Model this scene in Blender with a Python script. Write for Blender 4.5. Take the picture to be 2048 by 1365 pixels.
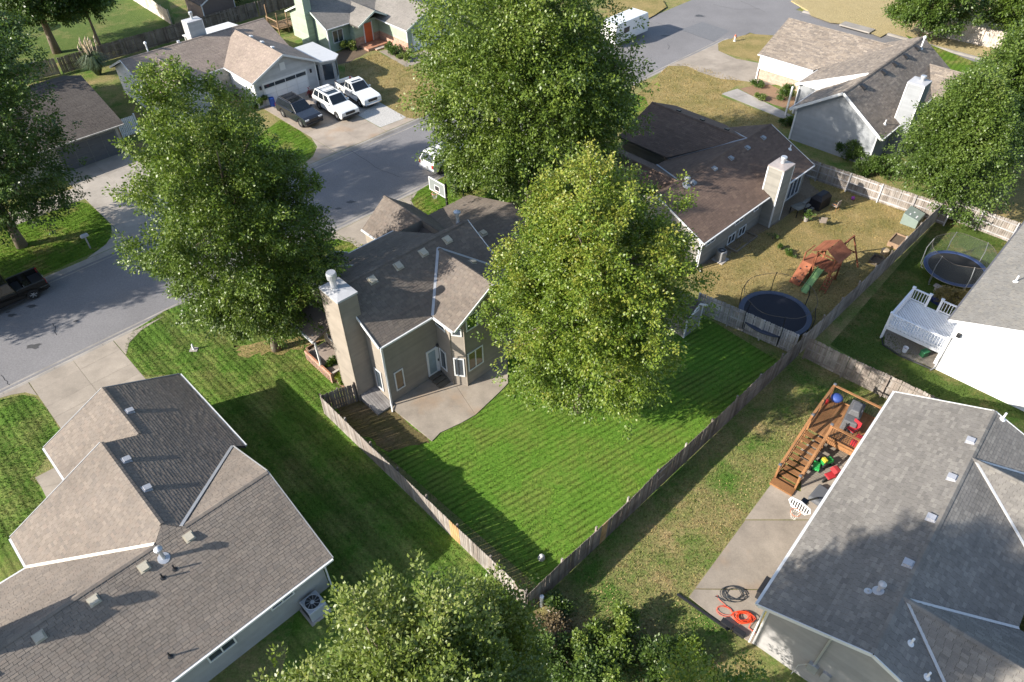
import bpy, math, random
import numpy as np
from mathutils import Vector, Matrix
random.seed(11); rng = np.random.default_rng(11)
for o in list(bpy.data.objects): bpy.data.objects.remove(o)
S = bpy.context.scene; COL = S.collection
R = math.radians
# ---------------- camera, sky, sun, exposure ----------------
CAM = (0.0, 0.0, 32.5)
cd = bpy.data.cameras.new('camera'); cam = bpy.data.objects.new('camera', cd); COL.objects.link(cam)
cd.sensor_width = 36.0; cd.lens = 36.0 * 1449.0 / 2048.0; cd.clip_end = 1500.0
cam.matrix_world = Matrix.Translation(CAM) @ Matrix.Rotation(R(90 - 43.25), 4, 'X') @ Matrix.Rotation(R(-0.83), 4, 'Z')
S.camera = cam
SUN_AZ, SUN_EL = 22.0, 26.5            # direction the shadows fall, and height of the sun
w = bpy.data.worlds.new('World'); S.world = w; w.use_nodes = True
nt = w.node_tree; bg = nt.nodes['Background']; sky = nt.nodes.new('ShaderNodeTexSky')
sky.sky_type = 'NISHITA'; sky.sun_disc = False; sky.sun_elevation = R(SUN_EL); sky.sun_rotation = R(90 - (SUN_AZ + 180))
sky.air_density = 1.0; sky.dust_density = 1.0; sky.ozone_density = 1.0
nt.links.new(sky.outputs[0], bg.inputs[0]); bg.inputs[1].default_value = 0.115
sl = bpy.data.lights.new('sun', 'SUN'); sun = bpy.data.objects.new('sun', sl); COL.objects.link(sun)
sl.energy = 4.6; sl.angle = R(0.55); sl.color = (1.0, 0.94, 0.85)
sun.rotation_euler = Vector((math.cos(R(SUN_AZ)) * math.cos(R(SUN_EL)), math.sin(R(SUN_AZ)) * math.cos(R(SUN_EL)), -math.sin(R(SUN_EL)))).to_track_quat('-Z', 'Y').to_euler()
vs = S.view_settings; vs.view_transform = 'Standard'; vs.look = 'None'; vs.exposure = 1.15; vs.gamma = 1.0; vs.use_curve_mapping = False
S.render.engine = 'CYCLES'

# ---------------- helpers ----------------
def lerp(a, b, t): return tuple(x + (y - x) * t for x, y in zip(a, b))
def tag(o, label=None, cat=None, group=None, kind=None):
    if label: o['label'] = label
    if cat: o['category'] = cat
    if group: o['group'] = group
    if kind: o['kind'] = kind
    return o
def link(name, data, parent=None):
    o = bpy.data.objects.new(name, data); COL.objects.link(o)
    if parent: o.parent = parent
    return o
def empty(name, loc, rz=0.0, label=None, cat=None, group=None):
    o = link(name, None); o.empty_display_size = .3
    o.location = tuple(loc) + (0.0,) * (3 - len(loc)); o.rotation_euler = (0, 0, R(rz))
    return tag(o, label, cat, group)
def copy_tree(o, parent=None):
    c = o.copy(); COL.objects.link(c); c.parent = parent
    for ch in o.children: copy_tree(ch, c)
    return c

class MB:
    """collects shapes and links them as one mesh object"""
    def __init__(s): s.v = []; s.f = []; s.t = []
    def add(s, vs, fs, t=0.0):
        o = len(s.v); s.v += [tuple(v) for v in vs]; s.f += [tuple(i + o for i in f) for f in fs]; s.t += [t] * len(fs); return s
    def box(s, c, d, rz=0.0, rx=0.0, t=0.0):
        a, b, h = d[0] / 2, d[1] / 2, d[2] / 2
        vs = [Vector((x, y, z)) for z in (-h, h) for y in (-b, b) for x in (-a, a)]
        if rx: vs = [Matrix.Rotation(rx, 3, 'X') @ v for v in vs]
        if rz: vs = [Matrix.Rotation(rz, 3, 'Z') @ v for v in vs]
        return s.add([v + Vector(c) for v in vs], [(0, 2, 3, 1), (4, 5, 7, 6), (0, 1, 5, 4), (2, 6, 7, 3), (0, 4, 6, 2), (1, 3, 7, 5)], t)
    def bx(s, x0, x1, y0, y1, z0, z1, t=0.0): return s.box(((x0 + x1) / 2, (y0 + y1) / 2, (z0 + z1) / 2), (x1 - x0, y1 - y0, z1 - z0), t=t)
    def beam(s, a, b, w, h, t=0.0):
        a = Vector(a); b = Vector(b); d = (b - a).normalized()
        x = d.cross(Vector((0, 0, 1)))
        x = Vector((1, 0, 0)) if x.length < 1e-4 else x.normalized()
        y = x.cross(d)
        vs = [p + x * (w / 2 * i) + y * (h / 2 * j) for p in (a, b) for i, j in ((-1, -1), (1, -1), (1, 1), (-1, 1))]
        return s.add(vs, [(0, 1, 2, 3), (7, 6, 5, 4), (0, 4, 5, 1), (1, 5, 6, 2), (2, 6, 7, 3), (3, 7, 4, 0)], t)
    def tube(s, pts, r, n=7, r2=None, closed=False):
        pts = [Vector(p) for p in pts]; m = len(pts); rings = []
        for i, p in enumerate(pts):
            if closed: d = pts[(i + 1) % m] - pts[i - 1]
            else: d = pts[min(i + 1, m - 1)] - pts[max(i - 1, 0)]
            d.normalize(); x = d.cross(Vector((0.13, 0.07, 1)));
            if x.length < .05: x = d.cross(Vector((1, 0, 0)))
            x.normalize(); y = d.cross(x)
            rr = r if r2 is None else r + (r2 - r) * i / max(1, m - 1)
            if isinstance(r, (list, tuple)): rr = r[i]
            rings.append([p + x * (rr * math.cos(6.28318 * k / n)) + y * (rr * math.sin(6.28318 * k / n)) for k in range(n)])
        vs = [v for q in rings for v in q]; fs = []
        for i in range(m if closed else m - 1):
            j = (i + 1) % m
            for k in range(n): fs.append((i * n + k, i * n + (k + 1) % n, j * n + (k + 1) % n, j * n + k))
        if not closed: fs += [tuple(range(n))[::-1], tuple((m - 1) * n + k for k in range(n))]
        return s.add(vs, fs)
    def lathe(s, prof, c=(0, 0, 0), n=20, cap=True):
        vs = [(c[0] + r * math.cos(6.28318 * k / n), c[1] + r * math.sin(6.28318 * k / n), c[2] + z) for r, z in prof for k in range(n)]
        fs = [(i * n + k, i * n + (k + 1) % n, (i + 1) * n + (k + 1) % n, (i + 1) * n + k) for i in range(len(prof) - 1) for k in range(n)]
        if cap: fs += [tuple(range(n))[::-1], tuple((len(prof) - 1) * n + k for k in range(n))]
        return s.add(vs, fs)
    def prism(s, poly, z0, z1):
        n = len(poly); a = sum(poly[i][0] * poly[(i + 1) % n][1] - poly[(i + 1) % n][0] * poly[i][1] for i in range(n))
        if a < 0: poly = poly[::-1]
        vs = [(p[0], p[1], z0) for p in poly] + [(p[0], p[1], z1) for p in poly]
        return s.add(vs, [tuple(range(n))[::-1], tuple(range(n, 2 * n))] + [(i, (i + 1) % n, n + (i + 1) % n, n + i) for i in range(n)])
    def sheet(s, poly, z):
        n = len(poly); a = sum(poly[i][0] * poly[(i + 1) % n][1] - poly[(i + 1) % n][0] * poly[i][1] for i in range(n))
        if a < 0: poly = poly[::-1]
        return s.add([(p[0], p[1], z) for p in poly], [tuple(range(n))])
    def extr(s, prof, y0, y1):
        """side profile (x, z) extruded along y"""
        n = len(prof)
        vs = [(p[0], y0, p[1]) for p in prof] + [(p[0], y1, p[1]) for p in prof]
        return s.add(vs, [tuple(range(n)), tuple(range(n, 2 * n))[::-1]] + [(i, n + i, n + (i + 1) % n, (i + 1) % n) for i in range(n)])
    def mesh(s, name, mat=None, smooth=False):
        me = bpy.data.meshes.new(name); me.from_pydata(s.v, [], s.f)
        if any(s.t):
            at = me.attributes.new('tint', 'FLOAT', 'FACE'); at.data.foreach_set('value', np.array(s.t, dtype=np.float32))
        if mat: me.materials.append(mat)
        if smooth: me.polygons.foreach_set('use_smooth', [True] * len(me.polygons))
        me.update(); return me
    def build(s, name, mat, parent=None, smooth=False, bevel=0.0, loc=None, rz=None, label=None):
        o = link(name, s.mesh(name, mat, smooth), parent)
        if bevel:
            m = o.modifiers.new('bevel', 'BEVEL'); m.width = bevel; m.segments = 2; m.limit_method = 'ANGLE'; m.angle_limit = R(40)
        if loc is not None: o.location = tuple(loc) + (0.0,) * (3 - len(loc))
        if rz is not None: o.rotation_euler = (0, 0, R(rz))
        if label: o['label'] = label
        return o

# ---------------- materials ----------------
class NT:
    def __init__(s, name):
        s.m = bpy.data.materials.new(name); s.m.use_nodes = True; s.t = s.m.node_tree; s.b = s.t.nodes['Principled BSDF']; s.out = s.t.nodes['Material Output']
    def n(s, typ, **kw):
        n = s.t.nodes.new('ShaderNode' + typ)
        for k, v in kw.items():
            if k in n.inputs: n.inputs[k].default_value = v
            else: setattr(n, k, v)
        return n
    def l(s, a, b): s.t.links.new(a, b)
    def noise(s, vec, scale, detail=3.0, rough=.6, dist=0.0):
        n = s.n('TexNoise'); n.inputs['Scale'].default_value = scale; n.inputs['Detail'].default_value = detail; n.inputs['Roughness'].default_value = rough; n.inputs['Distortion'].default_value = dist
        if vec is not None: s.l(vec, n.inputs['Vector'])
        return n.outputs['Fac']
    def ramp(s, fac, stops):
        n = s.n('ValToRGB'); e = n.color_ramp.elements
        while len(e) < len(stops): e.new(.5)
        for x, (p, c) in zip(e, stops): x.position = p; x.color = tuple(c) + (1,)
        s.l(fac, n.inputs[0]); return n.outputs[0]
    def math(s, op, a, b=None, clamp=False):
        n = s.n('Math', operation=op, use_clamp=clamp)
        for i, x in enumerate((a, b)):
            if x is None: continue
            if isinstance(x, (int, float)): n.inputs[i].default_value = x
            else: s.l(x, n.inputs[i])
        return n.outputs[0]
    def mix(s, fac, a, b, blend='MIX'):
        n = s.n('MixRGB', blend_type=blend)
        for i, x in enumerate((fac, a, b)):
            if isinstance(x, (int, float)): n.inputs[i].default_value = x
            elif isinstance(x, tuple): n.inputs[i].default_value = tuple(x) + (1,)
            else: s.l(x, n.inputs[i])
        return n.outputs[0]
    def pos(s): return s.n('NewGeometry').outputs['Position']
    def obj(s): return s.n('TexCoord').outputs['Object']
    def bump(s, h, strength=.5, dist=.02):
        n = s.n('Bump'); n.inputs['Strength'].default_value = strength; n.inputs['Distance'].default_value = dist
        s.l(h, n.inputs['Height']); s.l(n.outputs[0], s.b.inputs['Normal'])
    def set(s, **kw):
        for k, v in kw.items(): s.b.inputs[k.replace('_', ' ')].default_value = v
        return s
_mats = {}
def plain(name, col, rough=.7, var=.18, vs=2.0, metal=0.0, spec=.4, fine=.12, fs=40.0, bump=0.0, rnd=0.0):
    """a painted, metal, plastic or cloth surface: colour with uneven wear"""
    if name in _mats: return _mats[name]
    k = NT(name); p = k.obj()
    c = k.mix(k.math('MULTIPLY', k.noise(p, vs, 4), 1.0), tuple(x * (1 - var) for x in col), tuple(min(1, x * (1 + var)) for x in col))
    c = k.mix(k.noise(p, fs, 3), c, tuple(x * (1 - fine * 2) for x in col)) if 0 else c
    if fine:
        f = k.ramp(k.noise(p, fs, 2), [(.3, (1 - fine,) * 3), (.7, (1 + fine,) * 3)]); c = k.mix(1.0, c, f, 'MULTIPLY')
    if rnd:
        f = k.ramp(k.n('ObjectInfo').outputs['Random'], [(0, (1 - rnd,) * 3), (1, (1 + rnd,) * 3)]); c = k.mix(1.0, c, f, 'MULTIPLY')
    k.l(c, k.b.inputs['Base Color']); k.set(Roughness=rough, Metallic=metal, Specular_IOR_Level=spec)
    if bump: k.bump(k.noise(p, fs, 3), bump, .01)
    _mats[name] = k.m; return k.m
def shingle(name, cols, speck=.16, blotch=.12):
    k = NT(name); p = k.obj()
    at = k.n('Attribute', attribute_name='tint'); v = k.math('FRACT', k.math('ADD', at.outputs['Fac'], k.n('ObjectInfo').outputs['Random']))
    n = len(cols); c = k.ramp(v, [(i / (n - 1), x) for i, x in enumerate(cols)])
    q = k.pos()
    c = k.mix(1.0, c, k.ramp(k.noise(q, .45, 4), [(.3, (1 - blotch,) * 3), (.7, (1 + blotch,) * 3)]), 'MULTIPLY')
    c = k.mix(1.0, c, k.ramp(k.noise(q, 26, 3), [(.25, (1 - speck,) * 3), (.75, (1 + speck,) * 3)]), 'MULTIPLY')
    k.l(c, k.b.inputs['Base Color']); k.set(Roughness=.92, Specular_IOR_Level=.2); k.bump(k.noise(q, 90, 2), .35, .006); return k.m
def siding(name, col, var=.10):
    k = NT(name); p = k.obj(); at = k.n('Attribute', attribute_name='tint')
    c = k.mix(1.0, tuple(col), k.ramp(at.outputs['Fac'], [(0, (1 - var,) * 3), (1, (1 + var,) * 3)]), 'MULTIPLY')
    c = k.mix(1.0, c, k.ramp(k.noise(p, 1.3, 5), [(.3, (.90,) * 3), (.7, (1.08,) * 3)]), 'MULTIPLY')
    k.l(c, k.b.inputs['Base Color']); k.set(Roughness=.75, Specular_IOR_Level=.3); k.bump(k.noise(p, 60, 3), .2, .004); return k.m
def wood(name, cols, stain=.3, rough=.9):
    """weathered board: colour by board, grain along its length, stains"""
    k = NT(name); p = k.obj(); n = len(cols)
    mp = k.n('Mapping'); mp.inputs['Scale'].default_value = (14, 14, .8); k.l(p, mp.inputs[0])
    c = k.ramp(k.n('ObjectInfo').outputs['Random'], [(i / (n - 1), x) for i, x in enumerate(cols)])
    at = k.n('Attribute', attribute_name='tint')
    c = k.mix(1.0, c, k.ramp(at.outputs['Fac'], [(0, (1, 1, 1)), (.5, (.8, .8, .8)), (1, (1.25, 1.2, 1.15))]), 'MULTIPLY')
    g = k.noise(mp.outputs[0], 3.0, 5); c = k.mix(1.0, c, k.ramp(g, [(.3, (.72,) * 3), (.7, (1.2,) * 3)]), 'MULTIPLY')
    c = k.mix(1.0, c, k.ramp(k.noise(k.pos(), 1.1, 4), [(.35, (1 - stain,) * 3), (.65, (1 + stain * .5,) * 3)]), 'MULTIPLY')
    k.l(c, k.b.inputs['Base Color']); k.set(Roughness=rough, Specular_IOR_Level=.2); k.bump(g, .4, .006); return k.m
def concrete(name, col, stain=.25, rust=None):
    k = NT(name); q = k.pos()
    c = k.mix(k.ramp(k.noise(q, .5, 6, .65), [(.35, (0,) * 3), (.68, (1,) * 3)]), tuple(x * (1 - stain) for x in col), tuple(x * 1.1 for x in col))
    c = k.mix(1.0, c, k.ramp(k.n('ObjectInfo').outputs['Random'], [(0, (.9,) * 3), (1, (1.07,) * 3)]), 'MULTIPLY')
    c = k.mix(1.0, c, k.ramp(k.noise(q, 14, 5, .7), [(.3, (.88,) * 3), (.7, (1.09,) * 3)]), 'MULTIPLY')
    if rust: c = k.mix(k.ramp(k.noise(q, .33, 4), [(.52, (0,) * 3), (.75, (.8,) * 3)]), c, rust)
    k.l(c, k.b.inputs['Base Color']); k.set(Roughness=.9, Specular_IOR_Level=.25); k.bump(k.noise(q, 45, 4), .25, .006); return k.m
def asphalt(name, col):
    k = NT(name); q = k.pos()
    c = k.ramp(k.noise(q, .22, 5), [(.3, tuple(x * .88 for x in col)), (.7, tuple(x * 1.1 for x in col))])
    c = k.mix(1.0, c, k.ramp(k.noise(q, 9, 5, .75), [(.3, (.78,) * 3), (.7, (1.2,) * 3)]), 'MULTIPLY')
    c = k.mix(k.ramp(k.noise(q, .9, 6, .7, .6), [(.60, (0,) * 3), (.78, (.35,) * 3)]), c, tuple(x * .55 for x in col))
    k.l(c, k.b.inputs['Base Color']); k.set(Roughness=.93, Specular_IOR_Level=.2); k.bump(k.noise(q, 60, 3), .4, .008); return k.m
def grass(name, a, b, dry=(.30, .23, .10), dry_amt=.3, dry_scale=.35, row=None, row_w=.36, row_amt=.3, band=None, band_w=1.6, band_amt=.0, soft=.12, bump=.9, grain=.48):
    """lawn: two greens, worn dry patches, mower rows (row = heading in degrees)"""
    k = NT(name); q = k.pos()
    c = k.mix(k.ramp(k.noise(q, 1.4, 5, .65), [(.3, (0,) * 3), (.7, (1,) * 3)]), a, b)
    d = k.math('ADD', k.math('MULTIPLY', k.noise(q, dry_scale, 5, .62), .7), k.math('MULTIPLY', k.noise(q, 5.0, 4, .7), .3))
    t = .68 - .36 * dry_amt
    c = k.mix(k.ramp(d, [(t - soft * .5, (0,) * 3), (t + soft, (1,) * 3)]), c, k.mix(k.noise(q, 3.0, 4), dry, tuple(x * .72 for x in dry)))
    hgt = k.math('MULTIPLY', k.noise(q, 11, 5, .75), 1.0)
    def rows(head, wid):
        mp = k.n('Mapping'); mp.inputs['Rotation'].default_value = (0, 0, R(-head)); k.l(q, mp.inputs[0])
        wv = k.n('TexWave', wave_type='BANDS', bands_direction='Y'); wv.inputs['Scale'].default_value = 6.2832 / (wid * 20.0); wv.inputs['Distortion'].default_value = .6; wv.inputs['Detail'].default_value = 2; wv.inputs['Detail Scale'].default_value = 1.2
        k.l(mp.outputs[0], wv.inputs[0]); return wv.outputs['Fac']
    if row is not None:
        r = k.math('POWER', rows(row, row_w), 2.2); gate = k.math('MULTIPLY', r, k.ramp(k.noise(q, .7, 4), [(.36, (.25,) * 3), (.62, (1,) * 3)]))
        c = k.mix(1.0, c, k.ramp(gate, [(0, (1 + row_amt * .55,) * 3), (1, (1 - row_amt,) * 3)]), 'MULTIPLY')
        hgt = k.math('ADD', hgt, k.math('MULTIPLY', r, -.45))
    if band is not None: c = k.mix(1.0, c, k.ramp(rows(band, band_w), [(.2, (1 + band_amt,) * 3), (.8, (1 - band_amt,) * 3)]), 'MULTIPLY')
    c = k.mix(1.0, c, k.ramp(k.noise(q, 9, 6, .8), [(.28, (1 - grain,) * 3), (.72, (1 + grain,) * 3)]), 'MULTIPLY')
    at = k.n('Attribute', attribute_name='tint'); c = k.mix(1.0, c, k.ramp(at.outputs['Fac'], [(0, (1, 1, 1)), (.03, (.72, .75, .7)), (1, (1.75, 1.6, 1.5))]), 'MULTIPLY')
    k.l(c, k.b.inputs['Base Color']); k.set(Roughness=.95, Specular_IOR_Level=.1); k.bump(hgt, bump, .09); return k.m
def leaf(name, cols, trans=.30, rough=.42, spec=.45):
    k = NT(name); at = k.n('Attribute', attribute_name='tint'); n = len(cols)
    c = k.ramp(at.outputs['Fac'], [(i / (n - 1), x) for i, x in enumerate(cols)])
    k.l(c, k.b.inputs['Base Color']); k.set(Roughness=rough, Specular_IOR_Level=spec)
    tr = k.n('BsdfTranslucent'); k.l(k.mix(1.0, c, (1.05, 1.15, .5), 'MULTIPLY'), tr.inputs[0])
    mx = k.n('MixShader'); mx.inputs[0].default_value = trans; k.l(k.b.outputs[0], mx.inputs[1]); k.l(tr.outputs[0], mx.inputs[2]); k.l(mx.outputs[0], k.out.inputs[0]); return k.m
def brick(name, a, b, mortar=(.42, .38, .33)):
    k = NT(name); p = k.obj(); br = k.n('TexBrick'); br.inputs['Scale'].default_value = 1.0; br.inputs['Brick Width'].default_value = .22; br.inputs['Row Height'].default_value = .075; br.inputs['Mortar Size'].default_value = .012
    br.inputs['Color1'].default_value = a + (1,); br.inputs['Color2'].default_value = b + (1,); br.inputs['Mortar'].default_value = mortar + (1,)
    mp = k.n('Mapping'); mp.inputs['Rotation'].default_value = (R(90), 0, 0); sx = k.n('SeparateXYZ'); k.l(p, sx.inputs[0]); cx = k.n('CombineXYZ'); k.l(k.math('ADD', sx.outputs[0], sx.outputs[1]), cx.inputs[0]); k.l(sx.outputs[2], cx.inputs[1]); k.l(cx.outputs[0], br.inputs[0])
    c = k.mix(1.0, br.outputs[0], k.ramp(k.noise(p, 3, 4), [(.3, (.7,) * 3), (.7, (1.25,) * 3)]), 'MULTIPLY')
    k.l(c, k.b.inputs['Base Color']); k.set(Roughness=.9); k.bump(br.outputs['Fac'], -.5, .01); return k.m
def glass(name='glass', col=(.035, .045, .055), rough=.06):
    if name in _mats: return _mats[name]
    k = NT(name); p = k.pos(); c = k.mix(k.noise(p, .9, 3), tuple(x * .6 for x in col), tuple(x * 1.7 for x in col)); k.l(c, k.b.inputs['Base Color'])
    k.set(Roughness=rough, Specular_IOR_Level=.8, IOR=1.5); _mats[name] = k.m; return k.m
def paint(name, col, rough=.28, metal=.0, coat=.6):
    if name in _mats: return _mats[name]
    k = NT(name); p = k.obj(); c = k.mix(k.noise(p, 1.6, 4), tuple(x * .93 for x in col), tuple(min(1, x * 1.05) for x in col)); k.l(c, k.b.inputs['Base Color'])
    k.set(Roughness=rough, Metallic=metal, Coat_Weight=coat, Coat_Roughness=.08); _mats[name] = k.m; return k.m

# ---------------- building kit ----------------
def pip(x, y, poly):
    r = False; n = len(poly)
    for i in range(n):
        x0, y0 = poly[i]; x1, y1 = poly[i - 1]
        if (y0 > y) != (y1 > y) and x < (x1 - x0) * (y - y0) / (y1 - y0) + x0: r = not r
    return r
def clip_half(poly, a, b, c):
    """keep a*x + b*y + c >= 0"""
    out = []; n = len(poly)
    for i in range(n):
        p, q = poly[i], poly[(i + 1) % n]; dp = a * p[0] + b * p[1] + c; dq = a * q[0] + b * q[1] + c
        if dp >= 0: out.append(p)
        if (dp >= 0) != (dq >= 0):
            t = dp / (dp - dq); out.append((p[0] + (q[0] - p[0]) * t, p[1] + (q[1] - p[1]) * t))
    return out
from mathutils.geometry import tessellate_polygon
def tris2d(poly):
    r = []
    for t in tessellate_polygon([[Vector((p[0], p[1], 0)) for p in poly]]):
        a, b, c = [poly[i] for i in t]
        if (b[0] - a[0]) * (c[1] - a[1]) - (c[0] - a[0]) * (b[1] - a[1]) < 0: b, c = c, b
        r.append((a, b, c))
    return r
def clip_tri(poly, tri):
    for i in range(3):
        p, q = tri[i], tri[(i + 1) % 3]; a = -(q[1] - p[1]); b = q[0] - p[0]; poly = clip_half(poly, a, b, -(a * p[0] + b * p[1]))
        if len(poly) < 3: return []
    return poly
class Plane:
    def __init__(s, pts):
        s.p = [Vector(p) for p in pts]; n = Vector((0, 0, 0))
        for i in range(len(s.p)): n += s.p[i].cross(s.p[(i + 1) % len(s.p)])
        n.normalize(); s.n = n if n.z > 0 else -n
        s.ex = Vector((-s.n.y, s.n.x, 0))
        s.ex = s.ex.normalized() if s.ex.length > 1e-4 else Vector((1, 0, 0))
        s.ey = s.n.cross(s.ex)
        if s.ey.z < 0: s.ex = -s.ex; s.ey = -s.ey
        s.o = min(s.p, key=lambda q: q.z)
        s.q = [((p - s.o).dot(s.ex), (p - s.o).dot(s.ey)) for p in s.p]
    def at(s, u, v): return s.o.z - (s.n.x * (u - s.o.x) + s.n.y * (v - s.o.y)) / s.n.z
    def w(s, x, y, z=0.0): return s.o + s.ex * x + s.ey * y + s.n * z
    def mat(s, x, y, z=0.0):
        m = Matrix((s.ex, s.ey, s.n)).transposed().to_4x4(); m.translation = s.w(x, y, z); return m
def tab_mesh(w, h, mat, k):
    b = MB(); g = .006; z = .012 + .004 * k
    b.add([(g, 0, z), (w - g, 0, z), (w - g, h * 1.04, .004), (g, h * 1.04, .004), (g, 0, 0), (w - g, 0, 0), (g, h * 1.04, 0), (w - g, h * 1.04, 0)], [(0, 1, 2, 3), (4, 5, 1, 0), (4, 0, 3, 6), (5, 7, 2, 1)])
    return b.mesh('shingle', mat)
def roof(h, planes, deck, sh, tw=.305, th=.14, n_ind=0, irregular=False, thick=.16, ridges=(), capmat=None, name='roof'):
    """roof deck as one part; its shingle tabs are sub-parts (the nearest n_ind one by one, the rest joined)"""
    b = MB(); PL = [Plane(p) for p in planes]
    for p in PL:
        n = len(p.p); pts = p.p
        if (pts[1] - pts[0]).cross(pts[2] - pts[1]).z < 0 and n == 3: pts = pts[::-1]
        b.add([q for q in pts] + [q - Vector((0, 0, thick)) for q in pts], [tuple(range(n)), tuple(range(n, 2 * n))[::-1]] + [(i, n + i, n + (i + 1) % n, (i + 1) % n) for i in range(n)])
    ro = b.build(name, deck, h)
    hm = Matrix.Translation(h.location) @ h.rotation_euler.to_matrix().to_4x4(); cv = Vector(CAM)
    full = []; bulk = MB()
    for pi, p in enumerate(PL):
        xs = [q[0] for q in p.q]; ys = [q[1] for q in p.q]; T = tris2d(p.q); j = 0; y = 0.0
        while y < max(ys):
            hh = th; x = min(xs) - random.random() * tw - (j % 2) * tw / 2
            while x < max(xs):
                wd = tw * random.uniform(.45, 1.25) if irregular else tw
                c = [(x, y), (x + wd, y), (x + wd, y + hh), (x, y + hh)]
                ins = [pip(a * .999 + (x + wd / 2) * .001, e * .999 + (y + hh / 2) * .001, p.q) for a, e in c]
                t = random.random()
                if all(ins):
                    full.append((pi, x, y, wd, t))
                else:
                    rc = [(x + .006, y), (x + wd - .006, y), (x + wd - .006, y + hh), (x + .006, y + hh)]
                    for tr in T:
                        cp = clip_tri(rc, tr)
                        if len(cp) >= 3: bulk.add([p.w(a, e, .012 - .008 * (e - y) / hh) for a, e in cp], [tuple(range(len(cp)))], t + .001)
                x += wd
            y += hh; j += 1
    if n_ind:
        full.sort(key=lambda f: (hm @ PL[f[0]].w(f[1], f[2]) - cv).length)
        ms = [tab_mesh(tw, th, sh, k) for k in (0, .5, 1.2)]
        for f in full[:n_ind]:
            o = link('shingle', random.choice(ms), ro); o.matrix_basis = PL[f[0]].mat(f[1], f[2])
        full = full[n_ind:]
    for pi, x, y, wd, t in full:
        p = PL[pi]; z = random.uniform(.010, .018) if not irregular else random.choice((.008, .022)) + random.uniform(0, .004); g = .006
        bulk.add([p.w(x + g, y, z), p.w(x + wd - g, y, z), p.w(x + wd - g, y + th * 1.04, .004), p.w(x + g, y + th * 1.04, .004), p.w(x + g, y, 0), p.w(x + wd - g, y, 0)], [(0, 1, 2, 3), (4, 5, 1, 0)], t + .001)
    tag(bulk.build('shingles', sh, ro), kind='stuff')
    for a, c in ridges:
        m = MB(); a = Vector(a); c = Vector(c); L = (c - a).length; k = max(1, int(L / .25)); d = (c - a).normalized(); x = d.cross(Vector((0, 0, 1))).normalized()
        for i in range(k):
            p = a + d * (L * i / k); q = a + d * (L * (i + 1.04) / k); u0 = Vector((0, 0, .028)); u1 = Vector((0, 0, .018)); dn = Vector((0, 0, -.035))
            m.add([p + u0, q + u1, q + x * .13 + dn, p + x * .13 + dn + Vector((0, 0, .01)), q - x * .13 + dn, p - x * .13 + dn + Vector((0, 0, .01))], [(0, 1, 2, 3), (0, 5, 4, 1)], random.random() * .999 + .001)
        m.build('ridge_cap', sh, ro)
    return ro, PL
def strip(h, name, segs, mat, w=.10, d=.12, drop=0.0):
    for a, b in segs:
        a = Vector(a); b = Vector(b); a.z -= drop; b.z -= drop; MB().beam(a, b, w, d).build(name, mat, h)
def wall(h, p0, p1, z0, prof, mat, lap=.18, name='wall'):
    """vertical lap-sided wall from p0 to p1 (house on the left hand); prof = [(t, z), ...] along the top"""
    p0 = Vector((p0[0], p0[1], 0)); p1 = Vector((p1[0], p1[1], 0)); d = (p1 - p0); L = d.length; d.normalize(); n = Vector((d.y, -d.x, 0))
    if isinstance(prof, (int, float)): prof = [(0, prof), (L, prof)]
    poly = [(0, z0), (L, z0)] + [(t, z) for t, z in prof[::-1]]
    b = MB(); pt = lambda t, z, o: p0 + d * t + n * o + Vector((0, 0, z))
    b.add([pt(t, z, -.02) for t, z in poly], [tuple(range(len(poly)))], .5)
    zt = max(z for t, z in poly); z = z0
    while lap and z < zt:
        c = clip_half(clip_half(poly, 0, 1, -z), 0, -1, z + lap)
        if len(c) >= 3:
            tt = random.random() * .99 + .005
            b.add([pt(t, e, .030 - .028 * (e - z) / lap) for t, e in c], [tuple(range(len(c)))], tt)
            lo = [q for q in c if abs(q[1] - z) < 1e-5]
            if len(lo) >= 2:
                t0 = min(q[0] for q in lo); t1 = max(q[0] for q in lo); b.add([pt(t0, z, .030), pt(t1, z, .030), pt(t1, z, -.02), pt(t0, z, -.02)], [(0, 1, 2, 3)], tt)
        z += lap
    b.build(name, mat, h); return (p0, d, n)
def window(h, wl, t0, t1, z0, z1, fr, gl, mull=0, cross=0, name='window', fw=.075, off=.032):
    p0, d, n = wl; P = lambda t, z, o: p0 + d * t + n * (o + off) + Vector((0, 0, z))
    b = MB()
    def bar(ta, tb, za, zb, dep=.05):
        vs = [P(t, z, o) for o in (0, dep) for t, z in ((ta, za), (tb, za), (tb, zb), (ta, zb))]
        b.add(vs, [(4, 5, 6, 7), (0, 1, 5, 4), (1, 2, 6, 5), (2, 3, 7, 6), (3, 0, 4, 7)])
    bar(t0, t1, z0, z0 + fw); bar(t0, t1, z1 - fw, z1); bar(t0, t0 + fw, z0 + fw, z1 - fw); bar(t1 - fw, t1, z0 + fw, z1 - fw)
    for i in range(mull): t = t0 + (t1 - t0) * (i + 1) / (mull + 1); bar(t - fw * .4, t + fw * .4, z0 + fw, z1 - fw, .045)
    for i in range(cross): z = z0 + (z1 - z0) * (i + 1) / (cross + 1); bar(t0 + fw, t1 - fw, z - fw * .3, z + fw * .3, .04)
    f = b.build(name, fr, h)
    for i in range(mull + 1):
        ta = t0 + fw * .9 + (t1 - t0 - fw * 1.8) * i / (mull + 1); tb = t0 + fw * .9 + (t1 - t0 - fw * 1.8) * (i + 1) / (mull + 1)
        MB().add([P(t, z, .012) for t, z in ((ta, z0 + fw * .9), (tb, z0 + fw * .9), (tb, z1 - fw * .9), (ta, z1 - fw * .9))], [(0, 1, 2, 3)]).build('pane', gl, f)
    return f
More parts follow.
